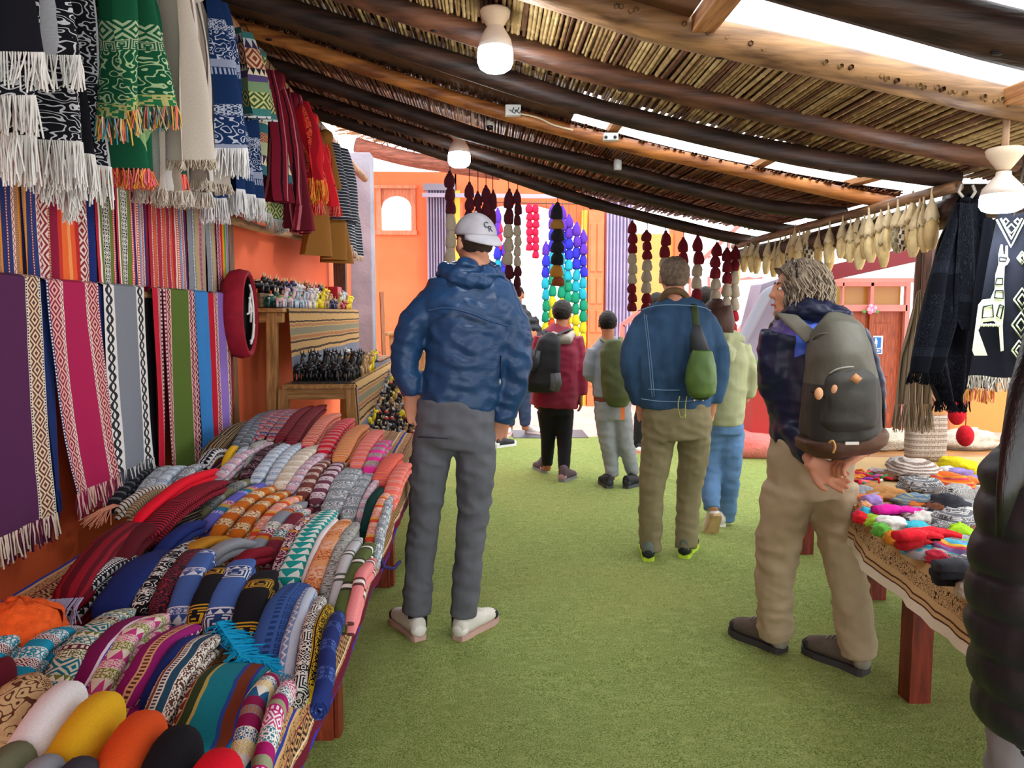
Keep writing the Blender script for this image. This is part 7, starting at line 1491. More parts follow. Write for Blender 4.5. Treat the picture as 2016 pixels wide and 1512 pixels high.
for a, b, c in ((1006, 1003, 1003), (1031, 1033, 1034)): F.limb(mb, [(a, 765, 0), (b, 800, 0), (c, 838, 0)], [.1, .08, .065])
remesh(mb, .014, mat('#2c3a56', .8, .1, 8, .3), 'trousers', r, 2, wr(.006, 8, 14, 3)); WS = flat('#ece8e6', .6)
for px, yw in ((1003, PI-.2), (1036, PI+.9)): g = at(px, 852, Z=0); shoe(r, (g.x, F.Y+.08, 0), yw, .27, WS, flat('#f0ded8', .6), flat('#d8b0a8'))
# ---- 3 woman in dark red jacket
F = Fig('person with short black hair in a dark red jacket, black leggings and hiking boots', 6.75, feet=(1095, 940)); r = F.root
bd = MB(); L, M = head(bd, F.p(1108, 617), -.55, 0, .95)
F.torso(bd, [(648, 1085, 1125), (680, 1068, 1135), (760, 1070, 1132), (800, 1068, 1132)], .65)
F.limb(bd, [(1066, 668, 0), (1056, 720, 0), (1060, 775, -.02)], [.045, .04, .03]); F.limb(bd, [(1136, 668, 0), (1142, 725, 0), (1143, 778, -.02)], [.045, .04, .03]); hand(bd, F.p(1143, 780, -.02), (.05, 0, -1), (-1, .5, 0), 1.0, .4, (-1, 0, 0)); hand(bd, F.p(1060, 775, -.02), (0, .2, -1), (1, 0, 0), 1.0, .4, (0, -1, 0))
F.limb(bd, [(1078, 800, 0), (1078, 860, .02), (1077, 925, .1)], [.08, .05, .035]); F.limb(bd, [(1110, 800, 0), (1110, 860, .0), (1110, 935, -.2)], [.08, .05, .035])
body = remesh(bd, .009, SKIN2, 'body', r, 1); face_parts(L, M, body, .95)
HB = mat('#17130f', .6, .25, 60, .7); hairshell(L, M, r, .95, HB, front=.03, low=-.075, thick=1.16, seed=3, rough=.014)
RJ = mat('#7c1330', .6, .12, 6, .35)
mb = MB(); F.torso(mb, [(640, 1088, 1122, .07), (655, 1068, 1134, .11), (690, 1056, 1144, .14), (740, 1052, 1140, .16), (780, 1044, 1140, .18), (800, 1042, 1138, .185)], .65)
F.limb(mb, [(1068, 664, 0), (1056, 720, 0), (1060, 768, -.03)], [.075, .07, .055]); F.limb(mb, [(1132, 664, 0), (1142, 725, 0), (1144, 778, -.02)], [.075, .07, .055])
remesh(mb, .012, RJ, 'jacket', r, 3, wr(.008, 7, 12, 12, .3)); mb = MB(); mb.tube([F.p(1085, 655, -.06), F.p(1098, 668, -.12), F.p(1118, 668, -.12), F.p(1128, 655, -.06)], [.03, .05, .05, .03], 12); remesh(mb, .012, mat('#a29c92', .8, .08, 9, .3), 'hood', r, 2)
LG = mat('#0e0e14', .8, .1, 8, .2); mb = MB(); F.torso(mb, [(780, 1058, 1130, .15), (815, 1060, 1128, .14)], .65)
F.limb(mb, [(1078, 810, 0), (1079, 860, .03), (1077, 915, .1)], [.1, .068, .05]); F.limb(mb, [(1109, 810, 0), (1111, 865, -.06), (1110, 925, -.18)], [.1, .068, .05]); remesh(mb, .012, LG, 'leggings', r, 2, wr(.003))
BT_ = mat('#5c4a52', .8, .15, 12, .4); 
for px, py, yw in ((1072, 932, .25), (1106, 950, -.55)): g = at(px, py, Z=0); shoe(r, (g.x, g.y, 0), yw, .25, BT_, flat('#8a8a90', .7), flat('#b08a94'), collar=.13)
def backpack(label, pts, w, F, m, dy, m2=None, straps=None, lowm=None, name='backpack'):
    """pts: (px, py, half width px, depth m) from top to bottom"""
    root = thing(name, label, 'bag', F.p(pts[-1][0], pts[-1][1], dy)); mb = MB()
    mb.tube([F.p(a, b, dy) for a, b, c, d in pts], [(c*F.k, d) for a, b, c, d in pts], 20, upv=(0, -1, 0), flat_=.75); o = remesh(mb, max(.008, .0022*F.Y), m, 'bag_body', root, 2, wr(.005, 8, 10, 2)); return root
bp_ = backpack('black backpack with grey side pocket worn over one shoulder on the dark red jacket', [(1088, 655, 10, .04), (1082, 672, 22, .08), (1073, 715, 30, .1), (1066, 755, 34, .11), (1066, 772, 26, .08)], 0, F, mat('#17171c', .6, .15, 8, .4), -.2)
mb = MB(); mb.tube(smooth_path([F.p(1096, 660, -.2), F.p(1112, 652, -.13), F.p(1126, 648, -.02)], 4), [(.022, .008)]*9, 8); mb.build('strap', flat('#3a3c42', .7), bp_); mb = MB(); mb.tube(smooth_path([F.p(1078, 668, -.2), F.p(1070, 655, -.12), F.p(1074, 650, -.02)], 4), [(.022, .008)]*9, 8); mb.build('strap', flat('#1c1c22', .7), bp_)
mb = MB(); mb.tube([F.p(1092, 735, -.27), F.p(1094, 755, -.28), F.p(1090, 768, -.27)], [(.05, .05), (.055, .05), (.045, .045)], 14); mb.build('side_pocket', mat('#54555a', .7, .1, 9, .3), bp_)
mb = MB(); mb.tube([F.p(1056, 690, -.3), F.p(1052, 715, -.31), F.p(1048, 730, -.3)], [(.04, .03), (.045, .03), (.035, .025)], 12); mb.build('front_pocket', mat('#2a2a30', .35, .3, 16, .7), bp_)
sg_ = MB(); sg_.tube([L(.05, -.075, .06), L(.06, 0, .105), L(.05, .075, .06)], .004, 6); sg_.build('sunglasses', flat('#c8a860', .3, .5), r)
# ---- 4 boy
F = Fig('person, a boy with cropped black hair in a grey sweatshirt and grey joggers', 6.35, feet=(1218, 955)); r = F.root
bd = MB(); L, M = head(bd, F.p(1196, 637), .05, 0, .92)
F.torso(bd, [(668, 1183, 1213), (690, 1168, 1228), (770, 1175, 1225), (800, 1178, 1232)], .6)
F.limb(bd, [(1168, 690, 0), (1160, 730, .0), (1180, 738, .18)], [.04, .036, .028]); F.limb(bd, [(1228, 690, 0), (1236, 735, 0), (1226, 742, .18)], [.04, .036, .028]); hand(bd, F.p(1184, 738, .18), (.5, 1, 0), (0, 0, 1), .85, .5, (0, 1, 0)); hand(bd, F.p(1224, 742, .18), (-.3, 1, 0), (0, 0, 1), .85, .5, (0, 1, 0))
F.limb(bd, [(1190, 800, 0), (1198, 870, .0), (1204, 945, .0)], [.07, .045, .032]); F.limb(bd, [(1222, 800, 0), (1232, 870, .0), (1245, 940, .05)], [.07, .045, .032])
body = remesh(bd, .009, SKIN2, 'body', r, 1); face_parts(L, M, body, .92); hairshell(L, M, r, .92, mat('#0f0d0c', .6, .25, 60, .6), front=.03, low=-.05, thick=1.05, seed=5)
GS = mat('#8d939d', .9, .08, 8, .3); mb = MB(); F.torso(mb, [(662, 1184, 1212, .06), (680, 1166, 1228, .09), (720, 1166, 1232, .11), (780, 1166, 1236, .115)], .6)
F.limb(mb, [(1170, 688, 0), (1160, 735, .0), (1178, 740, .13)], [.062, .06, .045]); F.limb(mb, [(1226, 688, 0), (1238, 735, .0), (1228, 742, .13)], [.062, .06, .045]); remesh(mb, .011, GS, 'sweatshirt', r, 3, wr(.006, 8, 12, 20))
mb = MB(); F.torso(mb, [(774, 1168, 1238, .112), (788, 1168, 1240, .116)], .6); remesh(mb, .011, flat('#7c3c34', .8), 'shirt_hem', r, 1)
GJ = mat('#8f9297', .9, .1, 9, .3); mb = MB(); F.torso(mb, [(785, 1168, 1242, .115), (825, 1170, 1244, .12)], .6)
F.limb(mb, [(1190, 815, 0), (1196, 865, .0), (1202, 905, .01), (1206, 938, .0)], [.088, .075, .065, .052]); F.limb(mb, [(1224, 815, 0), (1230, 865, -.02), (1238, 900, .0), (1246, 934, .04)], [.088, .075, .065, .052]); remesh(mb, .011, GJ, 'joggers', r, 3, wr(.008, 8, 16, 22))
for px, py, yw in ((1200, 962, .1), (1232, 962, -.75)): g = at(px, py, Z=0); shoe(r, (g.x, g.y, 0), yw, .24, mat('#1e1e24', .6, .15, 12, .3), flat('#4a4a50', .7), flat('#303038'))
bp_ = backpack('olive green backpack on the back of the boy in grey', [(1208, 668, 14, .05), (1208, 690, 26, .08), (1213, 740, 30, .11), (1216, 780, 29, .12), (1216, 800, 18, .08)], 0, F, mat('#4b5230', .6, .2, 8, .5), -.19)
for a, b in (((1196, 676), (1186, 668)), ((1222, 676), (1222, 664))): mb = MB(); mb.tube([F.p(*a, -.2), F.p(*b, -.08), F.p(b[0], b[1]+4, 0)], [(.02, .007)]*3, 8); mb.build('strap', flat('#5a6038', .7), bp_)
mb = MB(); p = F.p(1226, 812, -.21); mb.box((p.x-.016, p.y, p.z-.06), (p.x+.016, p.y+.004, p.z+.06)); tag(mb.build('orange_tag', flat('#f07838'), bp_, smooth=False), 'orange tag'); mb = MB(); mb.tube([F.p(1226, 798, -.205), F.p(1225, 790, -.22)], .003, 5); mb.build('tag_loop', flat('#303018'), bp_)
# ---- 5 man in denim jacket
F = Fig('person in a blue denim jacket and khaki trousers walking away, short greying hair', 4.45, feet=(1315, 1098)); r = F.root
bd = MB(); L, M = head(bd, F.p(1327, 547), .0, .0, 1.03)
F.torso(bd, [(590, 1300, 1352), (615, 1270, 1385), (720, 1262, 1392), (800, 1268, 1392)], .6)
F.limb(bd, [(1280, 645, 0), (1252, 710, .02), (1262, 790, .06)], [.05, .045, .033]); F.limb(bd, [(1378, 645, 0), (1405, 710, .02), (1402, 790, .06)], [.05, .045, .033]); hand(bd, F.p(1262, 788, .06), (.2, .2, -1), (1, 0, 0), 1.0, .3); hand(bd, F.p(1402, 788, .06), (-.2, .2, -1), (-1, 0, 0), 1.0, .3)
F.limb(bd, [(1298, 830, 0), (1290, 940, -.02), (1280, 1085, -.02)], [.085, .055, .04]); F.limb(bd, [(1365, 830, 0), (1362, 940, .06), (1352, 1080, .0)], [.085, .055, .04])
body = remesh(bd, .009, SKIN, 'body', r, 1); face_parts(L, M, body, 1.03)
HG = mat('#7d6c5a', .75, .3, 45, .8, .004, c2='#55493e'); hairshell(L, M, r, 1.03, HG, front=.03, low=-.055, thick=1.07, seed=8, rough=.01)
DN = mat('#3a5a7c', .85, .3, 5, .5, .003, (1, 1, .5), .2, '#213850', 0, 60)
mb = MB(); F.torso(mb, [(584, 1302, 1350, .07), (600, 1272, 1384, .1), (622, 1250, 1408, .125), (680, 1248, 1408, .145), (740, 1252, 1402, .145), (798, 1260, 1400, .14), (803, 1262, 1398, .13)], .6)
F.limb(mb, [(1274, 634, 0), (1248, 690, .02), (1246, 740, .03), (1262, 792, .05)], [.078, .076, .068, .056]); F.limb(mb, [(1384, 634, 0), (1410, 690, .02), (1412, 740, .03), (1404, 792, .05)], [.078, .076, .068, .056])
jk = remesh(mb, .0105, DN, 'denim_jacket', r, 3, wr(.008, 6, 10, 31, .2)); ST = flat('#6d8aa8', .8)
for pts, dd in (([(1256, 612), (1290, 602), (1330, 600), (1380, 604), (1400, 612)], -.14), ([(1272, 620), (1280, 690), (1288, 780)], -.145), ([(1268, 618), (1276, 690), (1284, 782)], -.143), ([(1262, 785), (1300, 790), (1350, 790), (1398, 784)], -.15), ([(1276, 766), (1310, 768), (1340, 768)], -.15)):
    mb = MB(); mb.tube(smooth_path([F.p(x, y, dd+.05*abs((x-1328)/75)**2.2) for x, y in pts], 6), .0028, 5); mb.build('stitching', ST, jk)
for px in (1366, 1383): mb = MB(); mb.ball(F.p(px, 788, -.15+.05*abs((px-1328)/75)**2), .008, 8, 6); mb.build('button', flat('#c8c8cc', .3, .5, 0, .8), jk)
mb = MB(); mb.tube(smooth_path([F.p(1302, 592, -.02), F.p(1312, 576, -.08), F.p(1330, 572, -.1), F.p(1346, 578, -.08), F.p(1354, 592, -.02)], 4), [(.02, .018)]*17, 10); mb.build('collar', mat('#6a5238', .9, .15, 25, .5), jk)
KH = mat('#7e7557', .85, .08, 6, .3); mb = MB(); F.torso(mb, [(792, 1264, 1398, .135), (830, 1262, 1402, .14), (862, 1266, 1402, .13)], .6)
F.limb(mb, [(1298, 850, 0), (1290, 910, .0), (1282, 975, -.02), (1281, 1084, -.02)], [.102, .09, .074, .066]); F.limb(mb, [(1367, 850, 0), (1364, 910, .03), (1356, 975, .06), (1350, 1080, .0)], [.102, .09, .074, .066]); remesh(mb, .0105, KH, 'trousers', r, 3, wr(.009, 9, 14, 33, .6))
HS = mat('#5f6a62', .8, .15, 14, .4); 
for px, py, yw in ((1276, 1106, -.18), (1346, 1100, -.45)): g = at(px, py, Z=0); shoe(r, (g.x, g.y, 0), yw, .29, HS, flat('#b8d83a', .6), flat('#1e2420'), collar=.1)
# drawstring bag
bp_ = thing('drawstring_bag', 'green drawstring bag hanging from the shoulder over the denim jacket', 'bag', F.p(1380, 780, -.24)); GB_ = mat('#4f6b32', .45, .15, 7, .5); 
mb = MB(); mb.tube([F.p(a, b, -.22) for a, b in ((1382, 690), (1380, 720), (1380, 752), (1380, 775), (1380, 784))], [(.055, .05), (.08, .07), (.09, .08), (.08, .07), (.045, .04)], 20, upv=(0, -1, 0)); remesh(mb, .01, GB_, 'bag_body', bp_, 2, wr(.005, 12, 8, 7))
mb = MB(); mb.tube([F.p(a, b, -.2) for a, b in ((1372, 640), (1372, 662), (1378, 695))], [(.022, .02), (.04, .035), (.056, .05)], 18, upv=(0, -1, 0)); mb.build('upper_panel', mat('#34383c', .6, .15, 9, .4), bp_)
mb = MB(); mb.tube([F.p(1380, 770, -.22), F.p(1380, 786, -.22)], [(.082, .072), (.04, .04)], 18, upv=(0, -1, 0)); mb.build('bag_base', mat('#26361c', .5, .15, 9, .4), bp_)
mb = MB(); mb.tube(smooth_path([F.p(1371, 645, -.19), F.p(1368, 610, -.15), F.p(1366, 598, -.06), F.p(1368, 596, .02)], 4), [(.02, .006)]*13, 8); mb.build('strap', flat('#33401f', .7), bp_)
for dx in (0, 14): mb = MB(); mb.tube(smooth_path([F.p(1338+dx, 780, -.17), F.p(1335+dx, 800, -.18), F.p(1340+dx*.6, 822, -.17), F.p(1350, 815, -.17)], 5), .0035, 6); mb.build('drawstring', flat('#a0a860'), bp_)
# ---- 6 woman in pale green jacket
F = Fig('person with brown hair, pale olive hooded jacket and jeans, one foot lifted behind', 5.05, feet=(1425, 1045)); r = F.root
bd = MB(); L, M = head(bd, F.p(1408, 622), .1, 0, .93)
F.torso(bd, [(655, 1385, 1430), (680, 1375, 1450), (760, 1382, 1458), (820, 1385, 1460)], .6); F.limb(bd, [(1452, 690, 0), (1468, 740, .02), (1466, 790, .08)], [.043, .04, .03]); F.limb(bd, [(1375, 690, 0), (1368, 750, .02), (1372, 790, .1)], [.043, .04, .03])
hand(bd, F.p(1464, 790, .09), (-.2, 1, 0), (0, 0, 1), .9, .4, (-1, 0, 0)); hand(bd, F.p(1374, 790, .11), (.2, 1, 0), (0, 0, 1), .9, .4, (1, 0, 0))
F.limb(bd, [(1402, 840, 0), (1396, 920, .02), (1404, 1005, -.15)], [.08, .055, .036]); F.limb(bd, [(1436, 840, 0), (1432, 920, .0), (1427, 1020, .08)], [.08, .055, .036])
body = remesh(bd, .009, SKIN, 'body', r, 1); face_parts(L, M, body, .93)
HBR = mat('#4a3026', .5, .3, 30, .6, .004, (1, 1, .2)); hairshell(L, M, r, .93, HBR, front=.03, low=-.12, thick=1.13, seed=11)
mb = MB(); mb.tube([F.p(1415, 605, -.06), F.p(1422, 640, -.07), F.p(1424, 668, -.06)], [(.085, .05), (.085, .045), (.06, .03)], 18, upv=(0, -1, 0)); mb.build('long_hair', HBR, r)
OJ = mat('#9ba07a', .85, .08, 7, .3); mb = MB(); F.torso(mb, [(648, 1388, 1432, .07), (668, 1376, 1460, .11), (710, 1380, 1472, .135), (770, 1384, 1468, .14), (836, 1388, 1462, .14)], .6)
F.limb(mb, [(1456, 682, 0), (1474, 735, .02), (1470, 780, .06)], [.07, .066, .055]); F.limb(mb, [(1378, 682, 0), (1370, 740, .02), (1374, 780, .08)], [.07, .066, .055]); remesh(mb, .0115, OJ, 'jacket', r, 3, wr(.008, 7, 12, 41, .3))
mb = MB(); mb.tube([F.p(1412, 668, -.08), F.p(1436, 700, -.14), F.p(1440, 708, -.13)], [(.07, .04), (.1, .05), (.06, .03)], 16); mb.tube([F.p(1395, 660, -.06), F.p(1430, 668, -.1), F.p(1462, 668, -.04)], [.035, .045, .03], 12); remesh(mb, .011, OJ, 'hood', r, 2, wr(.008, 12, 18, 44))
JN = mat('#5f83ad', .85, .15, 6, .3, .003, (1, 1, 1), .2, None, 0, 60); mb = MB(); F.torso(mb, [(825, 1388, 1462, .13), (852, 1388, 1462, .13)], .6)
F.limb(mb, [(1404, 850, 0), (1398, 915, .02), (1402, 1003, -.14)], [.095, .075, .055]); F.limb(mb, [(1438, 850, 0), (1436, 925, .0), (1430, 1024, .07)], [.095, .078, .058]); remesh(mb, .0115, JN, 'jeans', r, 3, wr(.008, 7, 16, 46))
g = at(1428, 1046, Z=0); shoe(r, (g.x, F.Y+.02, 0), -.1, .25, flat('#e4dfd4', .6), flat('#efece6', .6), flat('#d8d4cc')); p = F.p(1402, 1008, -.14); shoe(r, (p.x+.02, p.y-.05, p.z-.02), .15, .25, flat('#d8cdb8', .6), mat('#b89c6c', .7, .15, 14, .3), flat('#d8d4cc'), pitch=-1.1)
# ---- 7 heads and legs glimpsed behind the man in denim
F = Fig('person with cropped dark hair almost hidden between the denim jacket and the pale olive jacket', 6.3, feet=(1390, 950)); r = F.root
bd = MB(); L, M = head(bd, F.p(1388, 592), .1, 0, 1.0); F.torso(bd, [(625, 1372, 1404), (650, 1350, 1425), (720, 1355, 1422), (780, 1356, 1420)], .6)
for a, b in ((1374, 1372), (1402, 1404)): F.limb(bd, [(a, 780, 0), (b, 860, 0), (b, 950, 0)], [.08, .055, .04])
remesh(bd, .011, SKIN2, 'body', r, 1); hairshell(L, M, r, 1.0, mat('#1f1814', .7, .25, 60, .6), front=.04, low=-.04, thick=1.06)
mb = MB(); F.torso(mb, [(622, 1370, 1406, .07), (642, 1346, 1430, .12), (720, 1350, 1426, .14), (790, 1352, 1424, .14)], .6); remesh(mb, .014, mat('#3a3436', .8, .1, 7, .3), 'jacket', r, 2, wr(.007))
mb = MB(); F.torso(mb, [(780, 1354, 1422, .13), (810, 1354, 1422, .13)], .6)
for a, b in ((1374, 1373), (1402, 1404)): F.limb(mb, [(a, 800, 0), (b, 870, 0), (b, 935, 0)], [.095, .075, .06])
remesh(mb, .014, mat('#26303f', .8, .1, 7, .3), 'trousers', r, 2, wr(.006)); 
for px in (1373, 1404): g = at(px, 950, Y=F.Y); shoe(r, (g.x, F.Y-.06, 0), 0, .27, flat('#2a58c8', .6), flat('#e0e0e4', .6))
F = Fig('person in black trousers and pink-soled trainers, mostly hidden behind the denim jacket', 7.9, feet=(1262, 900)); r = F.root
bd = MB(); L, M = head(bd, F.p(1292, 598), .2, 0, .98); F.torso(bd, [(625, 1280, 1306), (645, 1262, 1322), (700, 1264, 1320), (760, 1264, 1318)], .6)
for a, b in ((1274, 1262), (1306, 1290)): F.limb(bd, [(a, 760, 0), (b, 820, 0), (b-4, 890, 0)], [.08, .055, .04])
remesh(bd, .012, SKIN2, 'body', r, 1); hairshell(L, M, r, .98, mat('#1a1410', .7, .25, 60, .6), front=.04, low=-.06, thick=1.1)
mb = MB(); F.torso(mb, [(622, 1278, 1308, .07), (640, 1258, 1326, .12), (700, 1262, 1322, .14), (770, 1262, 1322, .14)], .6); remesh(mb, .014, mat('#2c2830', .8, .1, 7, .3), 'jacket', r, 2, wr(.007))
mb = MB(); F.torso(mb, [(760, 1262, 1322, .13), (785, 1262, 1320, .13)], .6)
for a, b in ((1274, 1262), (1306, 1290)): F.limb(mb, [(a, 780, 0), (b, 825, 0), (b-4, 880, 0)], [.09, .075, .06])
remesh(mb, .014, mat('#15151b', .8, .1, 7, .3), 'trousers', r, 2, wr(.006))
for px in (1256, 1286): g = at(px, 890, Y=F.Y); shoe(r, (g.x, F.Y-.06, 0), -.2, .26, flat('#1c1c22', .6), flat('#f08a8c', .6), flat('#f0f0f0'))
# ---- 10 person hidden behind the man in blue
F = Fig('person in dark jeans almost hidden behind the man in blue, only the shoes showing', 8.3, feet=(938, 880)); r = F.root
bd = MB(); L, M = head(bd, F.p(935, 606), .2, 0, .9); F.torso(bd, [(632, 924, 946), (650, 908, 962), (700, 910, 960), (750, 912, 960)], .6)
for a, b, c in ((922, 905, 893), (950, 968, 982)): F.limb(bd, [(a, 750, 0), (b, 810, 0), (c, 875, 0)], [.08, .055, .04])
remesh(bd, .012, SKIN2, 'body', r, 1); hairshell(L, M, r, .9, mat('#1a1410', .7, .25, 60, .6), front=.04, low=-.06, thick=1.1)
mb = MB(); F.torso(mb, [(630, 922, 948, .07), (646, 904, 966, .12), (700, 908, 962, .14), (770, 908, 962, .14)], .6); remesh(mb, .014, mat('#34405a', .8, .1, 7, .3), 'jacket', r, 2, wr(.007))
mb = MB(); F.torso(mb, [(745, 910, 960, .13), (772, 908, 962, .13)], .6)
for a, b, c in ((922, 906, 893), (950, 968, 982)): F.limb(mb, [(a, 768, 0), (b, 815, 0), (c, 862, 0)], [.09, .07, .055])
remesh(mb, .014, mat('#1f3050', .8, .1, 7, .3), 'jeans', r, 2, wr(.006)); SNK = mat('#2a2c33', .6, .15, 12, .3)
for px, yw in ((890, .4), (976, -.9)): g = at(px, 878, Y=F.Y); shoe(r, (g.x, F.Y-.08, 0), yw, .28, SNK, flat('#d8d8dc', .6), flat('#e8e8ea'))
# ---- 8 man with the grey backpack
F = Fig('person with wavy grey-brown hair, navy jacket, khaki trousers and hands clasped behind', 3.02, feet=(1600, 1300)); r = F.root
bd = MB(); L, M = head(bd, F.p(1572, 572), math.radians(82), .03, 1.0)
F.torso(bd, [(620, 1548, 1620, .07), (650, 1530, 1650, .09), (760, 1530, 1655, .1), (860, 1535, 1665, .11), (920, 1540, 1665, .11)], .6)
F.limb(bd, [(1528, 660, -.02), (1540, 790, .04), (1600, 908, -.22)], [.045, .04, .03]); F.limb(bd, [(1660, 670, .04), (1690, 790, .02), (1692, 888, -.25)], [.045, .04, .03])
hand(bd, F.p(1600, 912, -.235), (.80, -.02, -.50), (-.3, 0, -1), 1.05, .32, (-.1, -1, .15)); hand(bd, F.p(1694, 890, -.27), (-.88, -.12, -.40), (-.2, 0, 1), 1.05, .85, (.1, .1, -1))
F.limb(bd, [(1560, 930, 0), (1534, 1080, .02), (1524, 1250, .1)], [.085, .058, .042]); F.limb(bd, [(1630, 930, 0), (1662, 1090, -.02), (1686, 1290, -.06)], [.085, .058, .042])
body = remesh(bd, .0056, SKIN, 'body', r, 1); face_parts(L, M, body, 1.0, '#4a3a2c')
GH = mat('#8a7c68', .7, 0, 40, .8, .004, (1, 1, .35), .3, '#453c32'); hairshell(L, M, r, 1.0, GH, front=.045, low=-.075, thick=1.13, bulk=.14, seed=14, rough=.02)
rh = random.Random(4)
def lock(i):
    a = rh.uniform(-2.6, 2.6) ; up = rh.uniform(-.02, .10); rr_ = 1.08+.12*rh.random(); x = -.012-.094*math.cos(a)*math.sqrt(max(0, 1-(up/.12)**2))*rr_; y = .08*math.sin(a)*math.sqrt(max(0, 1-(up/.12)**2))*rr_
    l = rh.uniform(.06, .13); w1 = rh.uniform(-.014, .014); return [L(x, y, up+.02), L(x-.02, y*1.1+w1, up+.02-l*.35), L(x-.012, y*1.12-w1, up+.02-l*.7), L(x-.028, y*1.05+w1, up+.02-l)]
strands(L, r, flat('#8c7d68', .6), 420, lambda i: lock(i) if True else None, .0032); strands(L, r, flat('#4c4238', .6), 160, lambda i: lock(i), .0034)
mb = MB(); mb.tube([L(.03, -.085, .045), L(.03, -.06, .10), L(.03, 0, .125), L(.03, .06, .10), L(.03, .085, .045)], .004, 6); mb.build('sunglasses', flat('#1c1c22', .2, .5), r)
mb = MB(); mb.ball(L(.06, 0, -.105), (.028, .026, .018), 10, 8); remesh(mb, .006, mat('#5a4c40', .9, .3, 60, .8), 'beard', r, 1)
NV = mat('#151d3c', .42, .15, 6, .4, .004, (1, 1, 1), .4, None, 0, 22)
mb = MB(); F.torso(mb, [(600, 1560, 1620, .07), (622, 1528, 1655, .1), (660, 1512, 1680, .125), (740, 1514, 1682, .135), (830, 1516, 1680, .135), (866, 1518, 1682, .13)], .6)
F.limb(mb, [(1540, 652, -.01), (1530, 730, .0), (1545, 800, .02), (1582, 870, -.12), (1600, 898, -.2)], [.085, .082, .072, .06, .048]); F.limb(mb, [(1668, 660, .03), (1700, 740, .02), (1706, 810, .02), (1695, 860, -.12), (1694, 876, -.22)], [.08, .078, .07, .058, .048])
jk = remesh(mb, .0095, NV, 'jacket', r, 3, wr(.010, 8, 15, 51, .5))
mb = MB(); mb.tube(smooth_path([F.p(1536, 640, .06), F.p(1570, 612, -.06), F.p(1620, 612, -.1), F.p(1668, 636, -.06)], 4), [interp([0, 6, 12], [.035, .05, .03], i) for i in range(13)], 12); mb.tube([F.p(1590, 600, -.07), F.p(1660, 625, -.12), F.p(1688, 645, -.1)], [.04, .04, .014], 10); remesh(mb, .009, mat('#141a34', .45, .15, 6, .4), 'hood', r, 2, wr(.012, 13, 24, 57, .5))
o_ = worldloc(jk); q1, q2, q3 = F.p(1530, 690), F.p(1600, 618), F.p(1556, 652)
zone(jk, '#151d3c', [('#51407a', [(1, 0, 0, q1.x-.03-o_.x), (-1, 0, 0, -(q3.x)+o_.x), (.25, 0, 1, q3.z-.01-o_.z+.25*(q1.x-o_.x))]), ('#3f60cc', [(1, 0, 0, q3.x-o_.x-.02), (-1, 0, 0, -q2.x+o_.x), (-.45, 0, 1, q3.z-.09-o_.z-.45*(q3.x-o_.x))])], .42)
KH2 = mat('#a8967a', .85, .07, 6, .3); mb = MB(); F.torso(mb, [(858, 1516, 1676, .13), (900, 1510, 1680, .14), (950, 1510, 1678, .13), (975, 1520, 1670, .12)], .6)
F.limb(mb, [(1556, 960, 0), (1535, 1050, .02), (1526, 1140, .05), (1526, 1250, .1)], [.112, .094, .08, .072]); F.limb(mb, [(1634, 960, 0), (1655, 1060, -.02), (1672, 1150, -.04), (1690, 1290, -.06)], [.108, .092, .078, .074]); remesh(mb, .0095, KH2, 'trousers', r, 3, wr(.010, 9, 14, 60, .6))
BS = mat('#5a5048', .8, .15, 14, .4)
g = at(1543, 1292, Z=0); shoe(r, (g.x, g.y+.02, 0), math.radians(30), .275, BS, flat('#3c3a3c', .6), flat('#8a8478'), collar=.12, toe=flat('#26262a', .6), fat=1.15); g = at(1706, 1334, Z=0); shoe(r, (g.x, g.y+.02, 0), math.radians(32), .275, BS, flat('#3c3a3c', .6), flat('#8a8478'), collar=.12, toe=flat('#26262a', .6), fat=1.15)
bp_ = thing('backpack', 'large dark grey backpack with a brown leather base on the man in navy', 'bag', F.p(1660, 895, -.3)); GBP = mat('#46453f', .65, .12, 8, .4); D = -.24
mb = MB(); mb.tube([F.p(a, b, D+dd) for a, b, dd in ((1644, 632, .03), (1646, 650, 0), (1650, 700, -.02), (1655, 780, -.03), (1655, 845, -.02), (1656, 862, -.0))], [(.05, .05), (.088, .085), (.107, .11), (.127, .122), (.134, .125), (.12, .11)], 24, upv=(0, -1, 0), flat_=.72); bb = remesh(mb, .009, GBP, 'bag_body', bp_, 2, wr(.009, 7, 7, 71)); zone(bb, '#565448', [('#2d2c2a', [(.12, 0, -1, -(F.p(0, 740).z-worldloc(bb).z))])], .6)
mb = MB(); mb.tube([F.p(a, b, D-.01) for a, b in ((1654, 850), (1655, 858), (1656, 876), (1657, 890))], [(.15, .125), (.158, .132), (.152, .128), (.12, .1)], 24, upv=(0, -1, 0), flat_=.72); remesh(mb, .009, mat('#4c3222', .5, .15, 9, .4), 'leather_base', bp_, 2, wr(.004))
mb = MB(); mb.tube([F.p(a, b, D-.105) for a, b in ((1670, 725), (1672, 745), (1672, 790), (1668, 835), (1668, 848))], [(.07, .03), (.092, .055), (.1, .065), (.1, .06), (.08, .04)], 20, upv=(0, -1, 0), flat_=.75); fp = remesh(mb, .009, mat('#34332f', .65, .12, 8, .4), 'front_pocket', bp_, 2, wr(.004))
def onbag(pts, r_, m, nm, par, d=-.175): mb = MB(); mb.tube(smooth_path([F.p(x, y, D+d+dd) for x, y, dd in pts], 4), r_, 6); return mb.build(nm, m, par)
onbag([(1632, 736, .01), (1650, 726, -.0), (1680, 722, .0), (1708, 724, .03)], .003, flat('#8a8a84'), 'zip', bb, -.13)
onbag([(1600, 668, .08), (1612, 658, .04), (1640, 656, .02), (1668, 660, .05)], .003, flat('#5a5a54'), 'zip', bb, -.1)
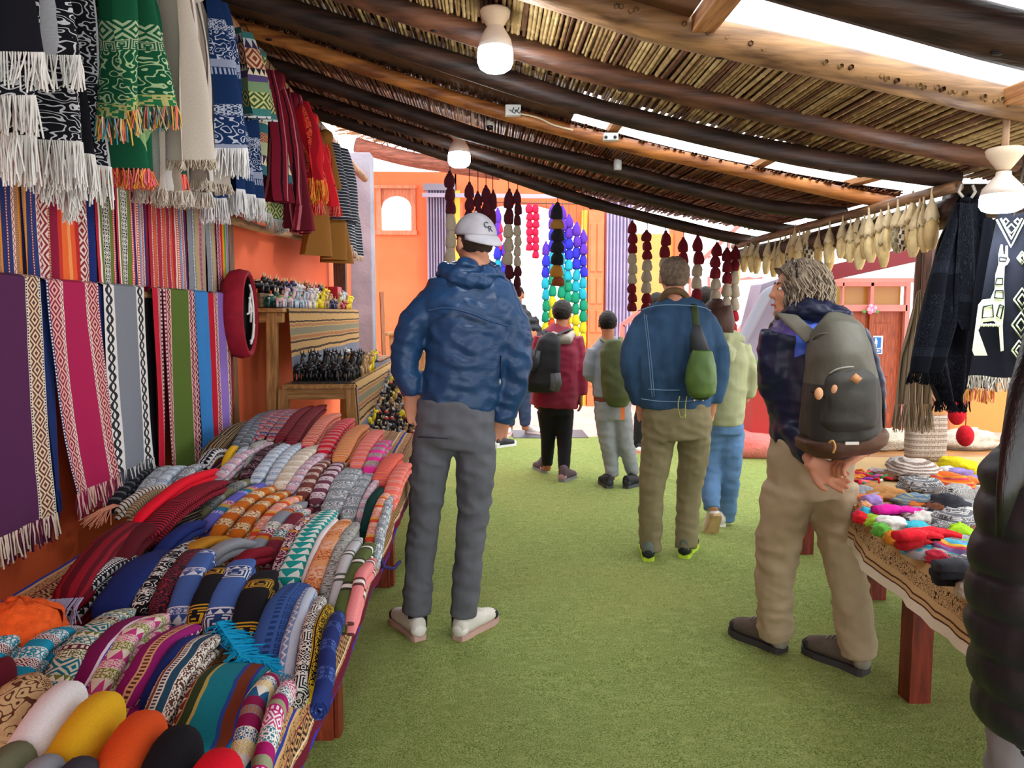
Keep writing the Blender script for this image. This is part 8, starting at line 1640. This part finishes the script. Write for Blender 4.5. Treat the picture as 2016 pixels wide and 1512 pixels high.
P = [F.p(x, y, D-.178) for x, y in ((1686, 735), (1698, 745), (1688, 756), (1672, 747))]; mb = MB(); mb.add(P+[p+Vector((0, .006, 0)) for p in P], [(3, 2, 1, 0), (4, 5, 6, 7)]+[(i, (i+1) % 4, 4+(i+1) % 4, 4+i) for i in range(4)]); mb.build('leather_patch', flat('#a8764c', .6), fp)
for x, y, c in ((1645, 768, '#c8946a'), (1612, 775, '#c8946a')): mb = MB(); mb.ball(F.p(x, y, D-.145), (.016, .01, .022), 10, 8); mb.build('patch', flat(c, .6), fp)
onbag([(1598, 770, .06), (1625, 780, .01), (1650, 790, -.0)], .006, flat('#141414'), 'bungee', bb, -.13); onbag([(1600, 800, .06), (1630, 850, .02)], .005, flat('#1c1c1c'), 'bungee', bb, -.13)
onbag([(1632, 872, 0), (1640, 868, -.01), (1644, 880, -.015), (1640, 892, -.01)], .004, flat('#b88a50'), 'lace', bb, -.15); mb = MB(); p = F.p(1678, 873, D-.152); mb.box((p.x-.024, p.y, p.z-.005), (p.x+.024, p.y+.006, p.z+.005)); mb.build('badge', flat('#c8c4bc'), bb, smooth=False)
mb = MB(); mb.tube(smooth_path([F.p(1600, 668, D+.02), F.p(1570, 640, -.15), F.p(1548, 622, -.08), F.p(1530, 632, .05), F.p(1524, 680, .1)], 4), [(.032, .009)]*17, 10, upv=(0, -1, .3)); mb.build('strap', mat('#6a675c', .8, .1, 12, .3), bp_); mb = MB(); mb.tube(smooth_path([F.p(1660, 655, D+.02), F.p(1662, 632, -.14), F.p(1664, 622, -.04), F.p(1676, 640, .08)], 4), [(.03, .009)]*13, 10, upv=(0, -1, .3)); mb.build('strap', mat('#6a675c', .8, .1, 12, .3), bp_)
mb = MB(); mb.tube(smooth_path([F.p(1612, 655, D-.03), F.p(1622, 636, D-.03), F.p(1645, 636, D-.03), F.p(1652, 655, D-.03)], 4), .006, 8); mb.build('grab_loop', flat('#2a55b0', .5), bp_)
mb = MB(); mb.tube([F.p(1722, 765, D+.03), F.p(1724, 800, D+.02), F.p(1722, 830, D+.03)], [(.02, .03), (.024, .035), (.012, .02)], 12); mb.build('side_pocket', flat('#7a1626', .6), bp_); mb = MB(); mb.tube(smooth_path([F.p(1722, 762, D), F.p(1736, 772, D-.02), F.p(1740, 820, D-.02), F.p(1738, 860, D)], 4), .006, 6); mb.build('side_strap', flat('#121214'), bp_)
# ---- 9 woman at the right edge
F = Fig('person at the right edge in a black quilted jacket, with long black hair', 1.32, feet=(2070, 1500)); r = F.root
rows = [(640, 2040, 2130, .06), (760, 2000, 2160, .09), (860, 1960, 2190, .12), (1000, 1950, 2200, .13), (1150, 1965, 2200, .13), (1300, 1985, 2200, .13)]
bd = MB(); L, M = head(bd, (1.09, 1.35, 1.45), -.3, 0, .93); cx = 1.13
bd.tube([(cx, 1.32, 1.28), (cx, 1.32, 1.2), (cx, 1.32, 1.0), (cx, 1.32, .75)], [(.06, .06), (.16, .08), (.13, .085), (.14, .1)], 18, upv=(0, -1, 0))
for k in (-1, 1): bd.tube([(cx+k*.085, 1.32, .78), (cx+k*.09, 1.33, .42), (cx+k*.095, 1.34, .08)], [.08, .055, .04], 14); bd.tube([(cx+k*.12, 1.32, 1.15), (cx+k*.155, 1.34, .95), (cx+k*.13, 1.42, .84)], [.045, .04, .03], 12); hand(bd, (cx+k*.13, 1.44, .83), (-k*.4, 1, 0), (0, 0, 1), .9, .4, (-k, 0, 0))
body = remesh(bd, .0085, SKIN2, 'body', r, 1); face_parts(L, M, body, .93)
PB_ = mat('#16181f', .5, .2, 5, .35, .006, (1, 1, 1), .45, None, 0, 22)
mb = MB(); mb.tube([(cx, 1.32, 1.285), (cx, 1.32, 1.24), (cx, 1.32, 1.16), (cx, 1.32, 1.0), (cx, 1.32, .82), (cx, 1.32, .70), (cx, 1.32, .66)], [(.09, .08), (.17, .11), (.215, .14), (.22, .145), (.215, .15), (.195, .15), (.17, .14)], 26, upv=(0, -1, 0))
for k in (-1, 1): mb.tube([(cx+k*.13, 1.32, 1.16), (cx+k*.155, 1.33, 1.0), (cx+k*.155, 1.35, .88), (cx+k*.12, 1.39, .83)], [.08, .07, .062, .05], 16)
jk = remesh(mb, .0085, PB_, 'quilted_jacket', r, 2, lambda x, y, z: .014*abs(math.sin((z+.02*nz(x*4, y*4))*PI/.075))**.5+.004*nz(x*26, y*26, z*20))
mb = MB(); mb.tube(smooth_path([(cx-.13, 1.24, 1.23), (cx-.05, 1.18, 1.245), (cx+.05, 1.18, 1.245), (cx+.13, 1.24, 1.23)], 4), [(.03, .03)]*13, 10); mb.build('collar', PB_, jk)
HK = mat('#0e0c0f', .35, .3, 30, .5, .004, (1, 1, .15), .5); hairshell(L, M, r, .93, HK, front=.04, low=-.1, thick=1.12, seed=17)
mb = MB(); mb.tube([(1.11, 1.30, 1.58), (1.07, 1.27, 1.52), (1.0, 1.225, 1.44), (.945, 1.2, 1.36), (.89, 1.18, 1.29), (.85, 1.165, 1.235), (.822, 1.155, 1.18), (.812, 1.155, 1.10)], [(.05, .05), (.10, .06), (.10, .05), (.095, .04), (.07, .03), (.04, .02), (.018, .012), (.005, .005)], 18, upv=(0, -1, 0)); mb.build('long_hair', HK, r)
mb = MB()
for k in (-1, 1): mb.tube([(cx+k*.085, 1.32, .76), (cx+k*.095, 1.33, .42), (cx+k*.1, 1.34, .1)], [.105, .08, .06], 16)
mb.tube([(cx, 1.32, .82), (cx, 1.32, .7)], [(.15, .11), (.17, .12)], 18, upv=(0, -1, 0)); remesh(mb, .0095, mat('#83868c', .9, .12, 9, .3), 'trousers', r, 2, wr(.008, 8, 14, 80))
for k in (-1, 1): shoe(r, (cx+k*.1, 1.27, 0), -.1*k, .25, flat('#dcdce0', .6), flat('#e8e8ea', .6), flat('#c8c8cc'))
